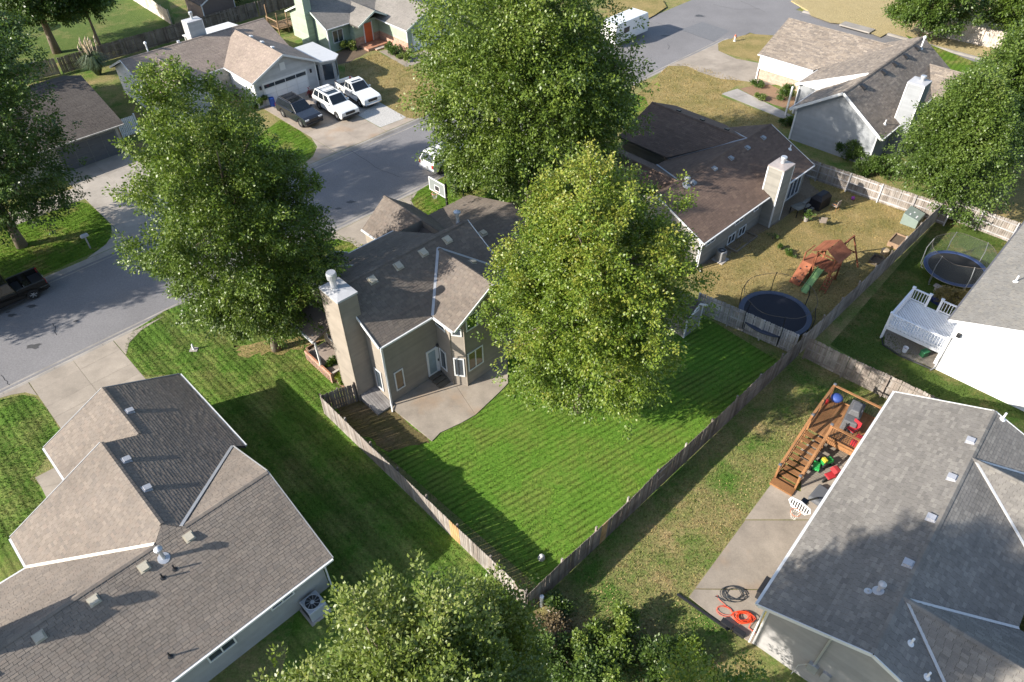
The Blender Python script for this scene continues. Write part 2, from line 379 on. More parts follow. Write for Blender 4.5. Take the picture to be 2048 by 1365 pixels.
def slab_on(h, wl, t0, t1, z0, z1, o0, o1, name, mat, parent=None):
    p0, d, n = wl; P = lambda t, z, o: p0 + d * t + n * o + Vector((0, 0, z))
    b = MB(); b.add([P(t, z, o) for o in (o0, o1) for t, z in ((t0, z0), (t1, z0), (t1, z1), (t0, z1))], [(0, 3, 2, 1), (4, 5, 6, 7), (0, 1, 5, 4), (1, 2, 6, 5), (2, 3, 7, 6), (3, 0, 4, 7)])
    return b.build(name, mat, parent or h)
def garage_door(h, wl, t0, t1, z1, fr, mat, gl, lights=4):
    f = slab_on(h, wl, t0 - .12, t1 + .12, 0, z1 + .12, .02, .05, 'garage_door', fr)
    rows = 4; zh = z1 / rows
    for r in range(rows):
        cols = lights
        for c in range(cols):
            a = t0 + (t1 - t0) * c / cols + .04; e = t0 + (t1 - t0) * (c + 1) / cols - .04; za = zh * r + .03; zb = zh * (r + 1) - .02
            if r == rows - 1 and gl: slab_on(h, wl, a, e, za + .08, zb - .06, .05, .075, 'pane', gl, f)
            else: slab_on(h, wl, a, e, za, zb, .05, .075, 'panel', mat, f)
    return f
_vent = {}
def box_vent(ro, pl, u, v, mat, s=1.0):
    k = (mat.name, s)
    if k not in _vent:
        b = MB(); a = .17 * s
        b.box((0, 0, .012), (.52 * s, .52 * s, .02))
        b.add([(-a, -a, .02), (a, -a, .02), (a, a, .02), (-a, a, .02), (-a * 1.15, -a * 1.25, .20 * s), (a * 1.15, -a * 1.25, .20 * s), (a * 1.15, a * 1.1, .12 * s), (-a * 1.15, a * 1.1, .12 * s)], [(0, 1, 5, 4), (1, 2, 6, 5), (2, 3, 7, 6), (3, 0, 4, 7), (4, 5, 6, 7)])
        _vent[k] = b.mesh('roof_vent', mat)
    o = link('roof_vent', _vent[k], ro); q = Vector((u, v, pl.at(u, v))); m = Matrix((pl.ex, pl.ey, pl.n)).transposed().to_4x4(); m.translation = q; o.matrix_basis = m; return o
def pipe_vent(ro, pl, u, v, mat, r=.05, hgt=.45, cap=False, name='vent_pipe'):
    z = pl.at(u, v); b = MB(); b.tube([(u, v, z - .1), (u, v, z + hgt)], r, 10)
    q = Vector((u, v, z)); b.tube([q - pl.n * .02, q + pl.n * .03, q + pl.n * .04], [r * 3.2, r * 3.0, r * 1.1], 12)
    if cap: b.lathe([(r * 1.1, 0), (r * 2.1, .04), (r * 2.1, .16), (r * .4, .26)], (u, v, z + hgt), 14)
    return b.build(name, mat, ro, smooth=False)
def fence(name, label, a, b, mats, h=1.78, pw=.14, gap=.008, bay=2.4, rails=3, rail_side=1, group='board fences between the yards', jit=.02, dog=True, z=0.0, lean=.012, special=None):
    a = Vector((a[0], a[1], z)); b = Vector((b[0], b[1], z)); d = b - a; L = d.length; hd = math.degrees(math.atan2(d.y, d.x))
    e = empty(name, a, hd, label, 'fence', group); mt = mats if isinstance(mats, (list, tuple)) else [mats]
    ms = []
    for k in range(3):
        hh = h + (k - 1) * jit; c = .03 if dog else .004; t = .009; w2 = pw / 2
        pr = [(-w2, .03), (w2, .03), (w2, hh - c), (w2 - c, hh), (-w2 + c, hh), (-w2, hh - c)]
        q = MB(); n = 6; q.add([(x, -t, zz) for x, zz in pr] + [(x, t, zz) for x, zz in pr], [tuple(range(n)), tuple(range(n, 2 * n))[::-1]] + [(i, n + i, n + (i + 1) % n, (i + 1) % n) for i in range(n)]); ms.append(q.mesh('picket', mt[0]))
    nb = max(1, round(L / bay)); N = int(L / (pw + gap)); wob = [random.uniform(-lean, lean) * 3 for _ in range(nb + 1)]; dz = [random.uniform(-.03, .03) for _ in range(nb + 1)]
    for i in range(N):
        x = (i + .5) * L / N; f = x / L * nb; j = min(int(f), nb - 1); f -= j; tl = wob[j] * (1 - f) + wob[j + 1] * f
        o = link('picket', random.choice(ms), e); o.location = (x, random.uniform(-.006, .006), dz[j] * (1 - f) + dz[j + 1] * f); o.rotation_euler = (-tl, random.uniform(-.012, .012), 0); o.scale.x = random.uniform(.94, 1.0)
        if special and special[0] <= x <= special[1]: o.material_slots[0].link = 'OBJECT'; o.material_slots[0].material = special[2]
    for j in range(nb):
        for zz in [.25 + k * (h - .5) / (rails - 1) for k in range(rails)]:
            MB().bx(j * L / nb + .03, (j + 1) * L / nb - .03, -.02 * rail_side - .02 if rail_side > 0 else .012, -.012 if rail_side > 0 else .04 + .012, zz - .045, zz + .045).build('rail', mt[-1], e)
    for j in range(nb + 1):
        MB().bx(j * L / nb - .045, j * L / nb + .045, -.14 if rail_side > 0 else .054, -.054 if rail_side > 0 else .14, 0, h + .02).build('post', mt[-1], e)
    return e

# ---------------- ground, street, lawns ----------------
ck, sk = math.cos(R(44)), math.sin(R(44))
def K(s, t): return (s * ck - t * sk, s * sk + t * ck)       # block frame: s along the street, t across it
M_ASPH = asphalt('asphalt', (.195, .187, .187)); M_GUT = concrete('gutter_concrete', (.33, .30, .265), .3); M_CONC = concrete('drive_concrete', (.345, .295, .24), .24); M_PATIO = concrete('patio_concrete', (.34, .29, .235), .3, (.33, .23, .15))
M_CONC2 = concrete('grey_concrete', (.36, .33, .30), .25)
M_SOIL = plain('soil', (.12, .085, .055), .95, .35, 1.2, fine=.25, fs=14, bump=.5)
M_LUSH = grass('grass_lush', (.074, .155, .018), (.11, .195, .027), (.20, .20, .055), .26, row=33, row_w=.36, row_amt=.42, bump=.45, grain=.30, soft=.25)
M_FRONT = grass('grass_front', (.066, .13, .012), (.10, .165, .020), (.33, .25, .10), .32, row=50, row_w=.5, row_amt=.25)
M_SIDE = grass('grass_side', (.062, .125, .017), (.098, .16, .028), (.30, .25, .10), .28, band=-46, band_w=1.9, band_amt=.14, row=-46, row_w=.42, row_amt=.15, soft=.25, bump=.7)
M_PATCHY = grass('grass_patchy', (.068, .142, .022), (.105, .178, .034), (.38, .28, .14), .56, .36, soft=.17)
M_DRY = grass('grass_dry', (.16, .15, .05), (.23, .19, .07), (.40, .295, .135), .60, .5, soft=.22)
M_STRAW = grass('grass_straw', (.33, .26, .13), (.40, .32, .165), (.45, .36, .19), .5, .6)
M_DIRT = grass('worn_dirt', (.15, .115, .055), (.105, .095, .035), (.21, .15, .085), .5, .6, row=33, row_w=.34, row_amt=.16)
tag(MB().sheet([(-500, -300), (500, -300), (500, 900), (-500, 900)], -.16).build('ground', M_PATCHY), kind='structure')
tag(MB().sheet([K(-140, 43.0), K(180, 43.0), K(180, 54.6), K(-140, 54.6)], -.125).build('street', M_ASPH), kind='structure')
tag(MB().sheet([K(81.6, 44.0), K(92.2, 44.0), K(92.2, -60), K(81.6, -60)], -.121).build('side_street', M_ASPH), kind='structure')
def lawn(name, poly, mat, z=0.0, thick=None):
    return tag((MB().prism(poly, z - thick, z) if thick else MB().sheet(poly, z)).build(name, mat), kind='structure')
# the two blocks of ground beside the street stand a kerb's height above it
lawn('yard_ground', [K(-140, -110), K(-140, 43.6), K(77.5, 43.6), K(80.5, 42.2), K(81.4, 39), K(81.4, -110)], M_PATCHY, 0.0, .3)
lawn('yard_ground', [K(-140, 53.9), K(67, 53.9), K(71, 55.2), K(73, 60), K(73, 190), K(-140, 190)], M_PATCHY, 0.0, .3)
lawn('yard_ground', [K(92.4, -110), K(92.4, 41), K(94.5, 45), K(101, 44), K(180, 43.6), K(180, -110)], M_STRAW, 0.0, .3)
# kerb and gutter pan, poured in bays
def kerb(s0, s1, t0, t1, ax='s', n=None, lip=1):
    n = n or int(abs(s1 - s0) / 3.05); e = empty('kerb', (K(s0, t0) if ax == 's' else K(t0, s0)), 44); tag(e, kind='structure')
    L = (s1 - s0) / n; wd = t1 - t0
    for i in range(n):
        a = i * L + .008; b = (i + 1) * L - .008
        # profile across: pan at street level sloping up to a rolled kerb
        pr = [(0, -.118), (.42 * wd, -.135), (.62 * wd, -.05), (.74 * wd, -.003), (wd, .004), (wd, -.3), (0, -.3)]
        vs = []
        for x in (a, b): vs += [((x, y, zz) if ax == 's' else (y, x, zz)) for y, zz in pr]
        m = len(pr); MB().add(vs, [tuple(range(m)), tuple(range(m, 2 * m))[::-1]] + [(k, m + k, m + (k + 1) % m, (k + 1) % m) for k in range(m)]).build('kerb_bay', M_GUT, e)
kerb(-44, 78, 44.35, 43.55); kerb(-44, 68, 53.1, 53.95); kerb(42, -20, 91.4, 92.45, 't')
# street wear: cracks and sealed joints as thin tar strips lying on the asphalt
M_TAR = plain('tar', (.035, .034, .034), .7, .3, 3, fine=.2)
def crack(pts, wd=.035):
    b = MB(); q = []
    for i in range(len(pts) - 1):
        for k in range(6):
            f = k / 6; q.append((pts[i][0] + (pts[i + 1][0] - pts[i][0]) * f + random.uniform(-.06, .06), pts[i][1] + (pts[i + 1][1] - pts[i][1]) * f + random.uniform(-.06, .06)))
    q.append(pts[-1])
    for i in range(len(q) - 1):
        d = Vector((q[i + 1][0] - q[i][0], q[i + 1][1] - q[i][1])); d.normalize(); x = Vector((-d.y, d.x)) * wd / 2
        b.add([(q[i][0] - x.x, q[i][1] - x.y, -.116), (q[i][0] + x.x, q[i][1] + x.y, -.116), (q[i + 1][0] + x.x, q[i + 1][1] + x.y, -.116), (q[i + 1][0] - x.x, q[i + 1][1] - x.y, -.116)], [(0, 1, 2, 3)])
    tag(b.build('street_crack', M_TAR), kind='structure')
for pts in ([(-32.35, 32.21),(-31.34, 31.33)], [(-31.23, 37.07),(-30.46, 35.90)], [(18.22, 91.39),(21.45, 87.98),(24.07, 84.93)], [(13.71, 76.87),(14.56, 76.06)], [(15.13, 80.04),(16.00, 78.78)], [(18.53, 84.38),(18.63, 83.64),(18.28, 82.91)], [(-14.59, 60.57),(-11.39, 56.90),(-9.50, 55.66)], [(26.58, 97.24),(28.87, 95.49),(32.05, 95.54)], [(30.24, 98.59),(32.40, 94.45)]): crack(pts)
tag(MB().sheet([(23.91, 91.33),(20.70, 88.81),(23.96, 84.93),(26.58, 88.26)], -.117).build('street_patch', plain('street_patch', (.15, .15, .155), .9, .15, 3, fine=.2)), kind='structure')
# lawns
KM = lambda *q: [K(*p) for p in q]
lawn('lawn', [(1.2, 17.2), (17.2, 31.9), (12.9, 36.9), (4.5, 38.9), (-6.9, 29.4), (-11.2, 29.3)], M_LUSH, .004)
lawn('lawn', [(-25.41, 34.73),(-25.47, 35.94),(-23.93, 38.10),(-21.39, 40.05),(-17.46, 44.72),(-14.82, 46.81),(-12.44, 46.55),(-11.22, 45.54),(-11.63, 41.25),(-13.01, 36.93),(-10.35, 30.83),(-11.36, 29.60),(-9.43, 26.85),(0.43, 16.25),(0.02, 12.82),(-10.37, 12.97),(-10.37, 17.30),(-17.71, 28.53),(-20.88, 31.90),(-23.25, 31.94),(-24.95, 33.69)], M_SIDE, .004)
lawn('lawn', [(-14.84, 46.95),(-12.44, 46.55),(-11.20, 45.40),(-11.99, 41.26),(-13.01, 36.93),(-15.62, 36.48),(-18.17, 41.40)], M_FRONT, .007)
lawn('lawn', [(-31.22, 29.99),(-30.04, 30.38),(-29.17, 30.15),(-27.93, 29.12),(-26.17, 27.16),(-26.55, 24.00),(-23.37, 22.33),(-25.80, 20.27),(-23.84, 18.29),(-25.84, 16.52),(-32.96, 22.81)], M_SIDE, .004)
lawn('lawn', [(0.67, 16.24),(18.13, 32.66),(19.70, 33.08),(23.16, 28.93),(21.67, 28.16),(18.83, 29.42),(13.95, 23.12),(8.22, 16.63),(8.87, 15.51),(10.87, 13.86),(11.43, 12.66),(-0.08, 12.82)], M_PATCHY, .004)
lawn('lawn', [(13.40, 41.84),(17.55, 47.15),(23.58, 51.71),(27.61, 56.48),(34.82, 49.53),(18.79, 33.80),(13.26, 38.45)], M_DRY, .004)
lawn('lawn', [(20.56, 33.76),(34.70, 48.81),(38.68, 44.95),(29.69, 27.24),(24.64, 28.90)], grass('grass_white_house', (.06, .10, .02), (.085, .125, .028), (.25, .19, .085), .35), .004)
lawn('lawn', [(13.17, 70.96),(17.39, 77.92),(19.41, 78.52),(21.80, 76.84),(24.87, 73.93),(21.48, 70.45),(26.54, 65.02),(21.10, 56.67),(11.40, 59.62)], M_DRY, .004)
lawn('lawn', [(11.53, 72.19),(13.85, 70.36),(14.11, 65.41),(10.03, 63.50)], M_FRONT, .007)
lawn('lawn', [(23.93, 83.73),(24.94, 84.90),(28.63, 86.91),(31.97, 86.16),(28.58, 77.93),(25.82, 80.07),(23.92, 81.55)], M_DRY, .004)
lawn('lawn', [(-8.52, 52.19),(-6.80, 54.27),(0.55, 61.82),(3.58, 57.16),(-0.82, 49.38),(-5.52, 47.39),(-7.20, 48.83),(-8.54, 51.05)], M_FRONT, .004)
lawn('lawn', [(-41.17, 49.70),(-36.70, 52.40),(-34.90, 51.90),(-33.05, 50.07),(-31.70, 48.40),(-31.12, 46.82),(-31.36, 45.38),(-33.93, 42.65),(-36.33, 40.11),(-38.91, 39.62),(-43.63, 49.77)], M_FRONT, .004)
lawn('lawn', [(-22.34, 66.55),(-19.91, 64.21),(-18.28, 61.91),(-17.69, 60.47),(-17.92, 58.84),(-18.83, 57.80),(-21.46, 54.92),(-24.70, 60.68)], M_FRONT, .004)
lawn('lawn', [(-18.05, 79.59),(-14.87, 82.98),(-8.37, 75.96),(-7.10, 72.82),(-8.19, 66.64),(-10.09, 66.17),(-13.33, 70.67),(-17.33, 75.00)], M_DRY, .004)
lawn('lawn', [(-64.27, 91.80),(-55.97, 106.26),(-46.89, 105.86),(-41.26, 92.90),(-48.20, 84.20),(-50.43, 81.43),(-56.56, 76.97)], grass('grass_far', (.08, .125, .03), (.11, .15, .04), (.24, .22, .09), .3), .004)
lawn('lawn', [(46.54, 85.91),(52.06, 75.78),(48.71, 72.14),(46.34, 78.64)], M_FRONT, .004)
lawn('lawn', [(39.22, 98.21),(37.87, 95.48),(37.57, 92.49),(39.12, 90.06),(41.28, 89.31),(43.36, 85.26),(57.01, 97.45)], M_STRAW, .006)
lawn('lawn', [(34.78, 49.90),(39.32, 45.59),(48.44, 58.53),(42.25, 58.71)], M_DRY, .006)
lawn('lawn', [(13.11, 99.31),(20.25, 99.01),(20.34, 96.39),(18.44, 93.61),(16.20, 90.96),(12.00, 88.83)], M_DRY, .004)
# worn strip between the house and the fence, flower bed soil
def patch(name, poly, mat, z, jag=.12):
    q = []
    for i in range(len(poly)):
        a, b = poly[i], poly[(i + 1) % len(poly)]
        for k in range(8): f = k / 8; q.append((a[0] + (b[0] - a[0]) * f + random.uniform(-jag, jag), a[1] + (b[1] - a[1]) * f + random.uniform(-jag, jag)))
    return lawn(name, q, mat, z)
patch('worn_ground', [(-11.25, 29.80),(-9.48, 29.56),(-7.08, 28.64),(-4.71, 26.25),(-7.11, 25.54),(-9.53, 27.52)], M_DIRT, .008)
patch('worn_ground', [(-18.14, 34.57),(-14.04, 35.35),(-12.49, 35.91),(-12.55, 34.46),(-15.02, 33.80),(-17.54, 33.53)], M_DRY, .008, .3)
patch('worn_ground', [(23.62, 54.74),(25.44, 56.54),(25.51, 51.27),(18.30, 45.46),(13.76, 41.83),(13.69, 43.34),(18.97, 48.15)], plain('bare_soil', (.20, .15, .10), .95, .3, 1.5, fine=.25, fs=12, bump=.5), .008, .25)
patch('garden_bed', [(-13.40, 34.10),(-13.05, 34.47),(-10.35, 30.83),(-10.31, 30.20)], M_SOIL, .010, .05)
patch('garden_bed', [(23.79, 72.02),(26.86, 73.49),(29.26, 69.28),(27.63, 67.11),(25.28, 69.41)], plain('mulch', (.24, .15, .09), .95, .3, 3, fine=.3, fs=20, bump=.6), .010, .1)
patch('garden_bed', [(-19.75, 82.43),(-18.26, 84.57),(-15.54, 83.73),(-17.60, 80.25),(-18.89, 79.62)], M_SOIL, .010, .1)
patch('garden_bed', [(24.67, 35.36),(25.82, 35.58),(27.41, 33.15),(26.23, 31.47),(24.91, 32.52),(24.09, 33.69)], plain('gravel', (.23, .20, .16), .95, .3, 6, fine=.3, fs=24, bump=.7), .010, .05)
# concrete: drives and walks are slabs with open joints
def slabs(name, quads, mat, z=.012, thick=.12, kind='structure'):
    e = empty(name, (sum(p[0] for p in quads[0]) / len(quads[0]), sum(p[1] for p in quads[0]) / len(quads[0]))); tag(e, kind=kind)
    for q in quads:
        cx = sum(p[0] for p in q) / len(q); cy = sum(p[1] for p in q) / len(q); g = .009
        pts = []
        for p in q:
            L = math.hypot(p[0] - cx, p[1] - cy); f = 1 - g / max(L, .1); pts.append((cx + (p[0] - cx) * f - e.location.x, cy + (p[1] - cy) * f - e.location.y))
        MB().prism(pts, z - thick, z + random.uniform(-.004, .004)).build('slab', mat, e)
    return e
def grid(c00, c10, c11, c01, nx, ny):
    r = []
    f = lambda a, b: lerp(lerp(c00, c10, a), lerp(c01, c11, a), b)
    for i in range(nx):
        for j in range(ny): r.append([f(i / nx, j / ny), f((i + 1) / nx, j / ny), f((i + 1) / nx, (j + 1) / ny), f(i / nx, (j + 1) / ny)])
    return r
rows_ = [43.55, 42.4, 40.6, 39.4, 37.6, 35.8]; cols_ = [.15, 2.85, 5.45]
slabs('driveway', [[K(cols_[i], rows_[j]), K(cols_[i + 1], rows_[j]), K(cols_[i + 1], rows_[j + 1]), K(cols_[i], rows_[j + 1])] for i in range(2) for j in range(5)] + [[K(.12, 43.55), K(-2.0, 43.55), K(-1.0, 43.2), K(-.3, 42.8), K(.12, 42.0)], [K(5.48, 43.55), K(9.0, 43.55), K(7.2, 43.25), K(6.1, 42.6), K(5.48, 41.6)]], M_CONC)
slabs('front_walk', [[(-26.34, 24.13),(-25.59, 24.79),(-24.54, 23.80),(-25.67, 23.46)], [(-25.67, 23.46),(-24.54, 23.80),(-24.99, 22.67)]], M_CONC)
def drive(ss, tt, extra=(), mat=M_CONC2): slabs('driveway', [[K(ss[i], tt[j]), K(ss[i + 1], tt[j]), K(ss[i + 1], tt[j + 1]), K(ss[i], tt[j + 1])] for i in range(len(ss) - 1) for j in range(len(tt) - 1)] + [[K(*p) for p in q] for q in extra], mat)
drive([11.0, 13.9, 16.9], [54.0, 56.8, 59.6, 62.4, 65.2, 68.3], [[(10.97, 54.0), (10.97, 57.2), (10.5, 55.8), (9.6, 54.8), (7.8, 54.0)], [(8.0, 62.6), (10.97, 62.6), (10.97, 65.0), (8.0, 65.0)], [(5.0, 62.6), (7.97, 62.6), (7.97, 65.0), (5.0, 65.0)]], concrete('left_drive_concrete', (.37, .33, .285), .22))  # this driveway has its own concrete tone
drive([23.0, 26.2, 29.5], [37.6, 40.6, 42.4, 43.5], [[(22.97, 43.5), (22.97, 41.6), (22.6, 42.6), (21.2, 43.5)], [(29.53, 43.5), (29.53, 41.8), (30.0, 42.8), (31.2, 43.5)]], M_CONC)
WARM = concrete('warm_concrete', (.37, .31, .25), .22, (.34, .22, .13)); drive([30.3, 33.2, 36.0], [54.0, 56.7, 59.2, 61.8, 64.4, 67.0], [[(30.27, 54.0), (30.27, 58.0), (29.7, 56.2), (28.4, 54.9), (26.2, 54.0)], [(36.03, 54.0), (39.5, 54.0), (39.1, 54.8), (36.03, 55.0)]], WARM)
lawn('gravel_apron', [K(36.05, 55.05), K(39.1, 54.85), K(39.3, 59.6), K(36.05, 58.6)], plain('white_gravel', (.42, .40, .37), .9, .25, 6, fine=.35, fs=14, bump=.8), .012)
lawn('gravel_apron', [K(36.05, 58.55), K(39.3, 59.55), K(39.3, 66.8), K(36.05, 66.8)], concrete('apron_concrete', (.30, .28, .26), .25), .010)
slabs('driveway', [[(17.47, 78.05),(24.23, 84.02),(23.84, 81.98),(19.56, 77.85)], [(19.56, 77.85),(23.84, 81.98),(25.28, 79.68),(20.60, 76.23)], [(20.60, 76.23),(25.28, 79.68),(27.60, 78.37),(22.37, 74.52)], [(22.37, 74.52),(27.60, 78.37),(28.92, 78.18),(26.70, 72.89),(24.95, 73.81)], [(28.92, 78.18),(30.66, 78.53),(29.53, 72.79),(26.70, 72.89)]], M_CONC)
slabs('front_walk', grid((21.69, 70.91), (23.63, 72.03), (27.50, 65.83), (26.36, 65.24), 1, 5), M_CONC2)
slabs('front_walk', [[(-14.74, 83.26),(-13.00, 84.07),(-9.46, 80.24),(-11.15, 78.67)], [(-9.46, 80.24),(-8.23, 81.73),(-9.49, 83.50),(-11.26, 81.00)]], M_CONC)

# oil drips and tyre scuffs on the street
M_OIL = plain('oil_stain', (.07, .068, .068), .6, .3, 4, fine=.3)
for q, r_ in (((-33.58, 38.96), .22), ((-34.52, 38.02), .2), ((-34.96, 38.35), .12), ((-31.51, 34.85), .3), ((-15.36, 49.75), .2), ((-14.08, 50.82), .15), ((-13.24, 51.78), .25), ((-4.03, 60.07), .3), ((-29.79, 37.29), .12), ((18.60, 86.99), .3), ((24.02, 93.38), .4)):
    pts = [(q[0] + r_ * random.uniform(.5, 1.2) * math.cos(6.283 * k / 11) * 1.8, q[1] + r_ * random.uniform(.5, 1.2) * math.sin(6.283 * k / 11)) for k in range(11)]; tag(MB().sheet(pts, -.1165).build('street_stain', M_OIL), kind='structure')

# ---------------- houses ----------------
WHITE = plain('white_trim', (.62, .62, .61), .5, .06, 1.5, fine=.05); GL = glass(); GLW = glass('glass_warm_reflection', (.10, .075, .045)); DECK = plain('roof_felt', (.075, .066, .06), .95, .2, 3)  # warm panes carry a brown reflection in their base colour
GALV = plain('galvanised', (.52, .53, .55), .45, .15, 4, metal=.55); PVC = plain('white_pvc', (.72, .72, .72), .5, .06, 3); BLKP = plain('black_plastic', (.02, .02, .022), .5, .2, 3); VENTD = plain('vent_dull', (.26, .27, .28), .6); VENTG = plain('vent_grey', (.45, .45, .47), .45, .12, 4, metal=.3); TANV = plain('tan_vent', (.42, .38, .30), .6, .1, 4); FLASH = plain('valley_flashing', (.42, .42, .43), .4, .15, 3, metal=.3)
SH_B = shingle('shingle_weathered_tan', [(.175, .148, .123), (.205, .171, .141), (.19, .162, .137), (.23, .192, .157), (.17, .146, .125), (.212, .173, .142)])
SH_M = shingle('shingle_brown_grey', [(.135, .112, .094), (.165, .136, .113), (.15, .128, .11), (.19, .157, .128), (.14, .118, .10), (.172, .138, .115)])
SH_R = shingle('shingle_laminated_grey', [(.165, .153, .137), (.195, .18, .16), (.18, .166, .15), (.235, .218, .192), (.155, .143, .13)])
SH_D = shingle('shingle_dark_brown', [(.125, .086, .066), (.155, .106, .08), (.142, .097, .075), (.178, .122, .09)])
SH_G = shingle('shingle_laminated_brown', [(.20, .165, .135), (.27, .225, .18), (.17, .145, .125), (.31, .26, .21)])
SH_N = shingle('shingle_pink_tan', [(.25, .20, .165), (.29, .235, .19), (.27, .215, .18), (.32, .26, .21)])
SH_T = shingle('shingle_grey', [(.19, .175, .155), (.23, .21, .185), (.215, .195, .175)])
SH_L = shingle('shingle_brown_shade_dark', [(.08, .068, .06), (.10, .086, .075), (.09, .077, .068)])  # brown made darker: tree shade over the left house roof put into colour
SH_W = shingle('shingle_old_grey', [(.21, .20, .18), (.25, .235, .21), (.23, .215, .19), (.27, .25, .215)])
SD_M = siding('siding_taupe', (.25, .215, .175), .05); SD_B = siding('siding_slate', (.30, .30, .29), .05); SD_R = siding('siding_shade_grey', (.29, .28, .27), .06); SD_W = siding('siding_white', (.74, .735, .72), .04); SD_D = siding('siding_olive_grey', (.24, .225, .195)); SD_G = siding('siding_shade_blue_grey', (.27, .28, .29), .05); SD_N = siding('siding_pale_grey', (.42, .42, .42)); SD_T = siding('siding_sage', (.30, .36, .27)); SD_L = siding('siding_tan', (.55, .42, .28))  # grey and blue-grey sidings darkened: wall shade of those houses put into colour
BRK = brick('brick_red', (.36, .14, .075), (.42, .19, .10)); BRK_L = brick('brick_pale', (.40, .36, .32), (.33, .30, .27), (.5, .47, .43)); BRK_P = brick('brick_pink', (.42, .26, .18), (.36, .21, .14))
CAPM = plain('chimney_cap_sheet', (.42, .42, .43), .6, .18, 3)
def poly_walls(h, pts, z, mat, lap=.2, skip=(), z0=0.0):
    r = []
    for i in range(len(pts)): r.append(None if i in skip else wall(h, pts[i], pts[(i + 1) % len(pts)], z0, z, mat, lap))
    return r
def downspout(h, p, z1, out, mat=WHITE):
    x, y = p; dx, dy = out; MB().tube([(x + dx * .4, y + dy * .4, z1), (x + dx * .1, y + dy * .1, z1 - .35), (x + dx * .1, y + dy * .1, .2), (x + dx * .6, y + dy * .6, .06)], .045, 4).build('downspout', mat, h)
def chimney(h, u0, u1, v0, v1, z0, z1, mat, capmat=None, trim=None, flue=None, flue_r=.2, lap=.18):
    e = MB().bx(u0 + .03, u1 - .03, v0 + .03, v1 - .03, z0, z1 - .02).build('chimney', mat, h)
    for a, b in (((u0, v0), (u1, v0)), ((u1, v0), (u1, v1)), ((u1, v1), (u0, v1)), ((u0, v1), (u0, v0))): wall(e, a, b, z0, z1, mat, lap, 'chimney_face')
    b = MB(); c = ((u0 + u1) / 2, (v0 + v1) / 2, z1 + .10)
    q = [(u0 - .05, v0 - .05), (u1 + .05, v0 - .05), (u1 + .05, v1 + .05), (u0 - .05, v1 + .05)]
    b.add([p + (z1 - .10,) for p in q] + [p + (z1 + .02,) for p in q] + [c], [(0, 3, 2, 1), (0, 1, 5, 4), (1, 2, 6, 5), (2, 3, 7, 6), (3, 0, 4, 7), (4, 5, 8), (5, 6, 8), (6, 7, 8), (7, 4, 8)]); b.build('chimney_cap', capmat or CAPM, e)
    if trim:
        for u in (u0, u1):
            for v in (v0, v1): MB().bx(u - .05, u + .05, v - .05, v + .05, z0, z1 - .1).build('corner_trim', trim, e)
    if flue:
        fu, fv, fh = flue; r = flue_r; MB().lathe([(r * .9, 0), (r * .75, .1), (r * .75, fh * .55), (r * 1.15, fh * .62), (r * 1.2, fh * .9), (r * 1.05, fh)], (fu, fv, z1 + .04), 18).build('flue', GALV, e, smooth=False)
    return e
# --- centre house
HM = empty('two_storey_house', (-7.29, 29.2), 43.2, 'taupe two-storey house with tall lap-sided chimney behind the fenced green lawn', 'house')
mainb = [(-.3, -.35, 5.1), (3.45, -.35, 5.1), (6.45, 2.57, 6.85), (9.3, -.20, 5.19), (9.3, 3.2, 7.23), (-.3, 3.2, 7.23)]
ro, PL = roof(HM, [mainb, [(3.45, -.35, 5.1), (3.45, -2.25, 5.1), (6.45, -2.25, 6.85), (6.45, 2.57, 6.85)], [(9.45, -.35, 5.1), (9.45, -2.25, 5.1), (6.45, -2.25, 6.85), (6.45, 2.57, 6.85)],
    [(-.3, 3.2, 7.23), (-.3, 7.1, 5.49), (1.7, 7.1, 5.49), (1.7, 8.2, 5.0), (7.1, 8.2, 5.0), (7.1, 3.2, 7.23)], [(7.1, 3.2, 7.23), (7.1, 8.2, 3.25), (9.3, 8.2, 3.25), (9.3, 3.2, 7.23)],
    [(9.45, 12.5, 4.75), (7.2, 12.5, 3.0), (7.2, 8.2, 3.0), (9.45, 6.1, 4.75)], [(9.45, 12.5, 4.75), (11.7, 12.5, 3.0), (11.7, 6.1, 3.0), (9.45, 6.1, 4.75)],
    [(2.4, 8.35, 5.62), (1.2, 8.35, 4.98), (1.2, 6.4, 4.98), (2.4, 6.4, 5.62)], [(2.4, 8.35, 5.62), (3.55, 8.35, 4.98), (3.55, 6.4, 4.98), (2.4, 6.4, 5.62)],
    [(9.3, 6.2, 4.05), (16, 6.2, 4.05), (16, 1.4, 2.65), (9.3, 1.4, 2.65)], [(9.3, 6.2, 4.05), (16, 6.2, 4.05), (16, 11, 2.65), (9.3, 11, 2.65)]], DECK, SH_M, .32, .145, 300,
    ridges=[((-.3, 3.2, 7.25), (9.3, 3.2, 7.25)), ((6.45, -2.25, 6.87), (6.45, 2.6, 6.87)), ((9.45, 6.1, 4.77), (9.45, 12.5, 4.77)), ((2.4, 6.4, 5.64), (2.4, 8.35, 5.64)), ((9.3, 6.2, 4.07), (16, 6.2, 4.07))])
for a, b in (((3.45, -.35, 5.11), (6.45, 2.57, 6.86)), ((9.45, -.35, 5.11), (6.45, 2.57, 6.86)), ((7.2, 8.25, 3.1), (9.45, 6.05, 4.8)), ((1.75, 7.1, 5.52), (2.2, 5.5, 6.2))): MB().beam(Vector(a) + Vector((0, 0, .03)), Vector(b) + Vector((0, 0, .03)), .16, .03).build('valley_flashing', FLASH, ro)
for u in (1.75, 3.6, 5.45, 7.3): box_vent(ro, PL[0], u, 2.72, TANV)
box_vent(ro, PL[2], 7.5, .7, TANV, .8); box_vent(ro, PL[9], 12.3, 5.2, TANV)
pipe_vent(ro, PL[4], 8.9, 3.6, GALV, .11, .75, True); 
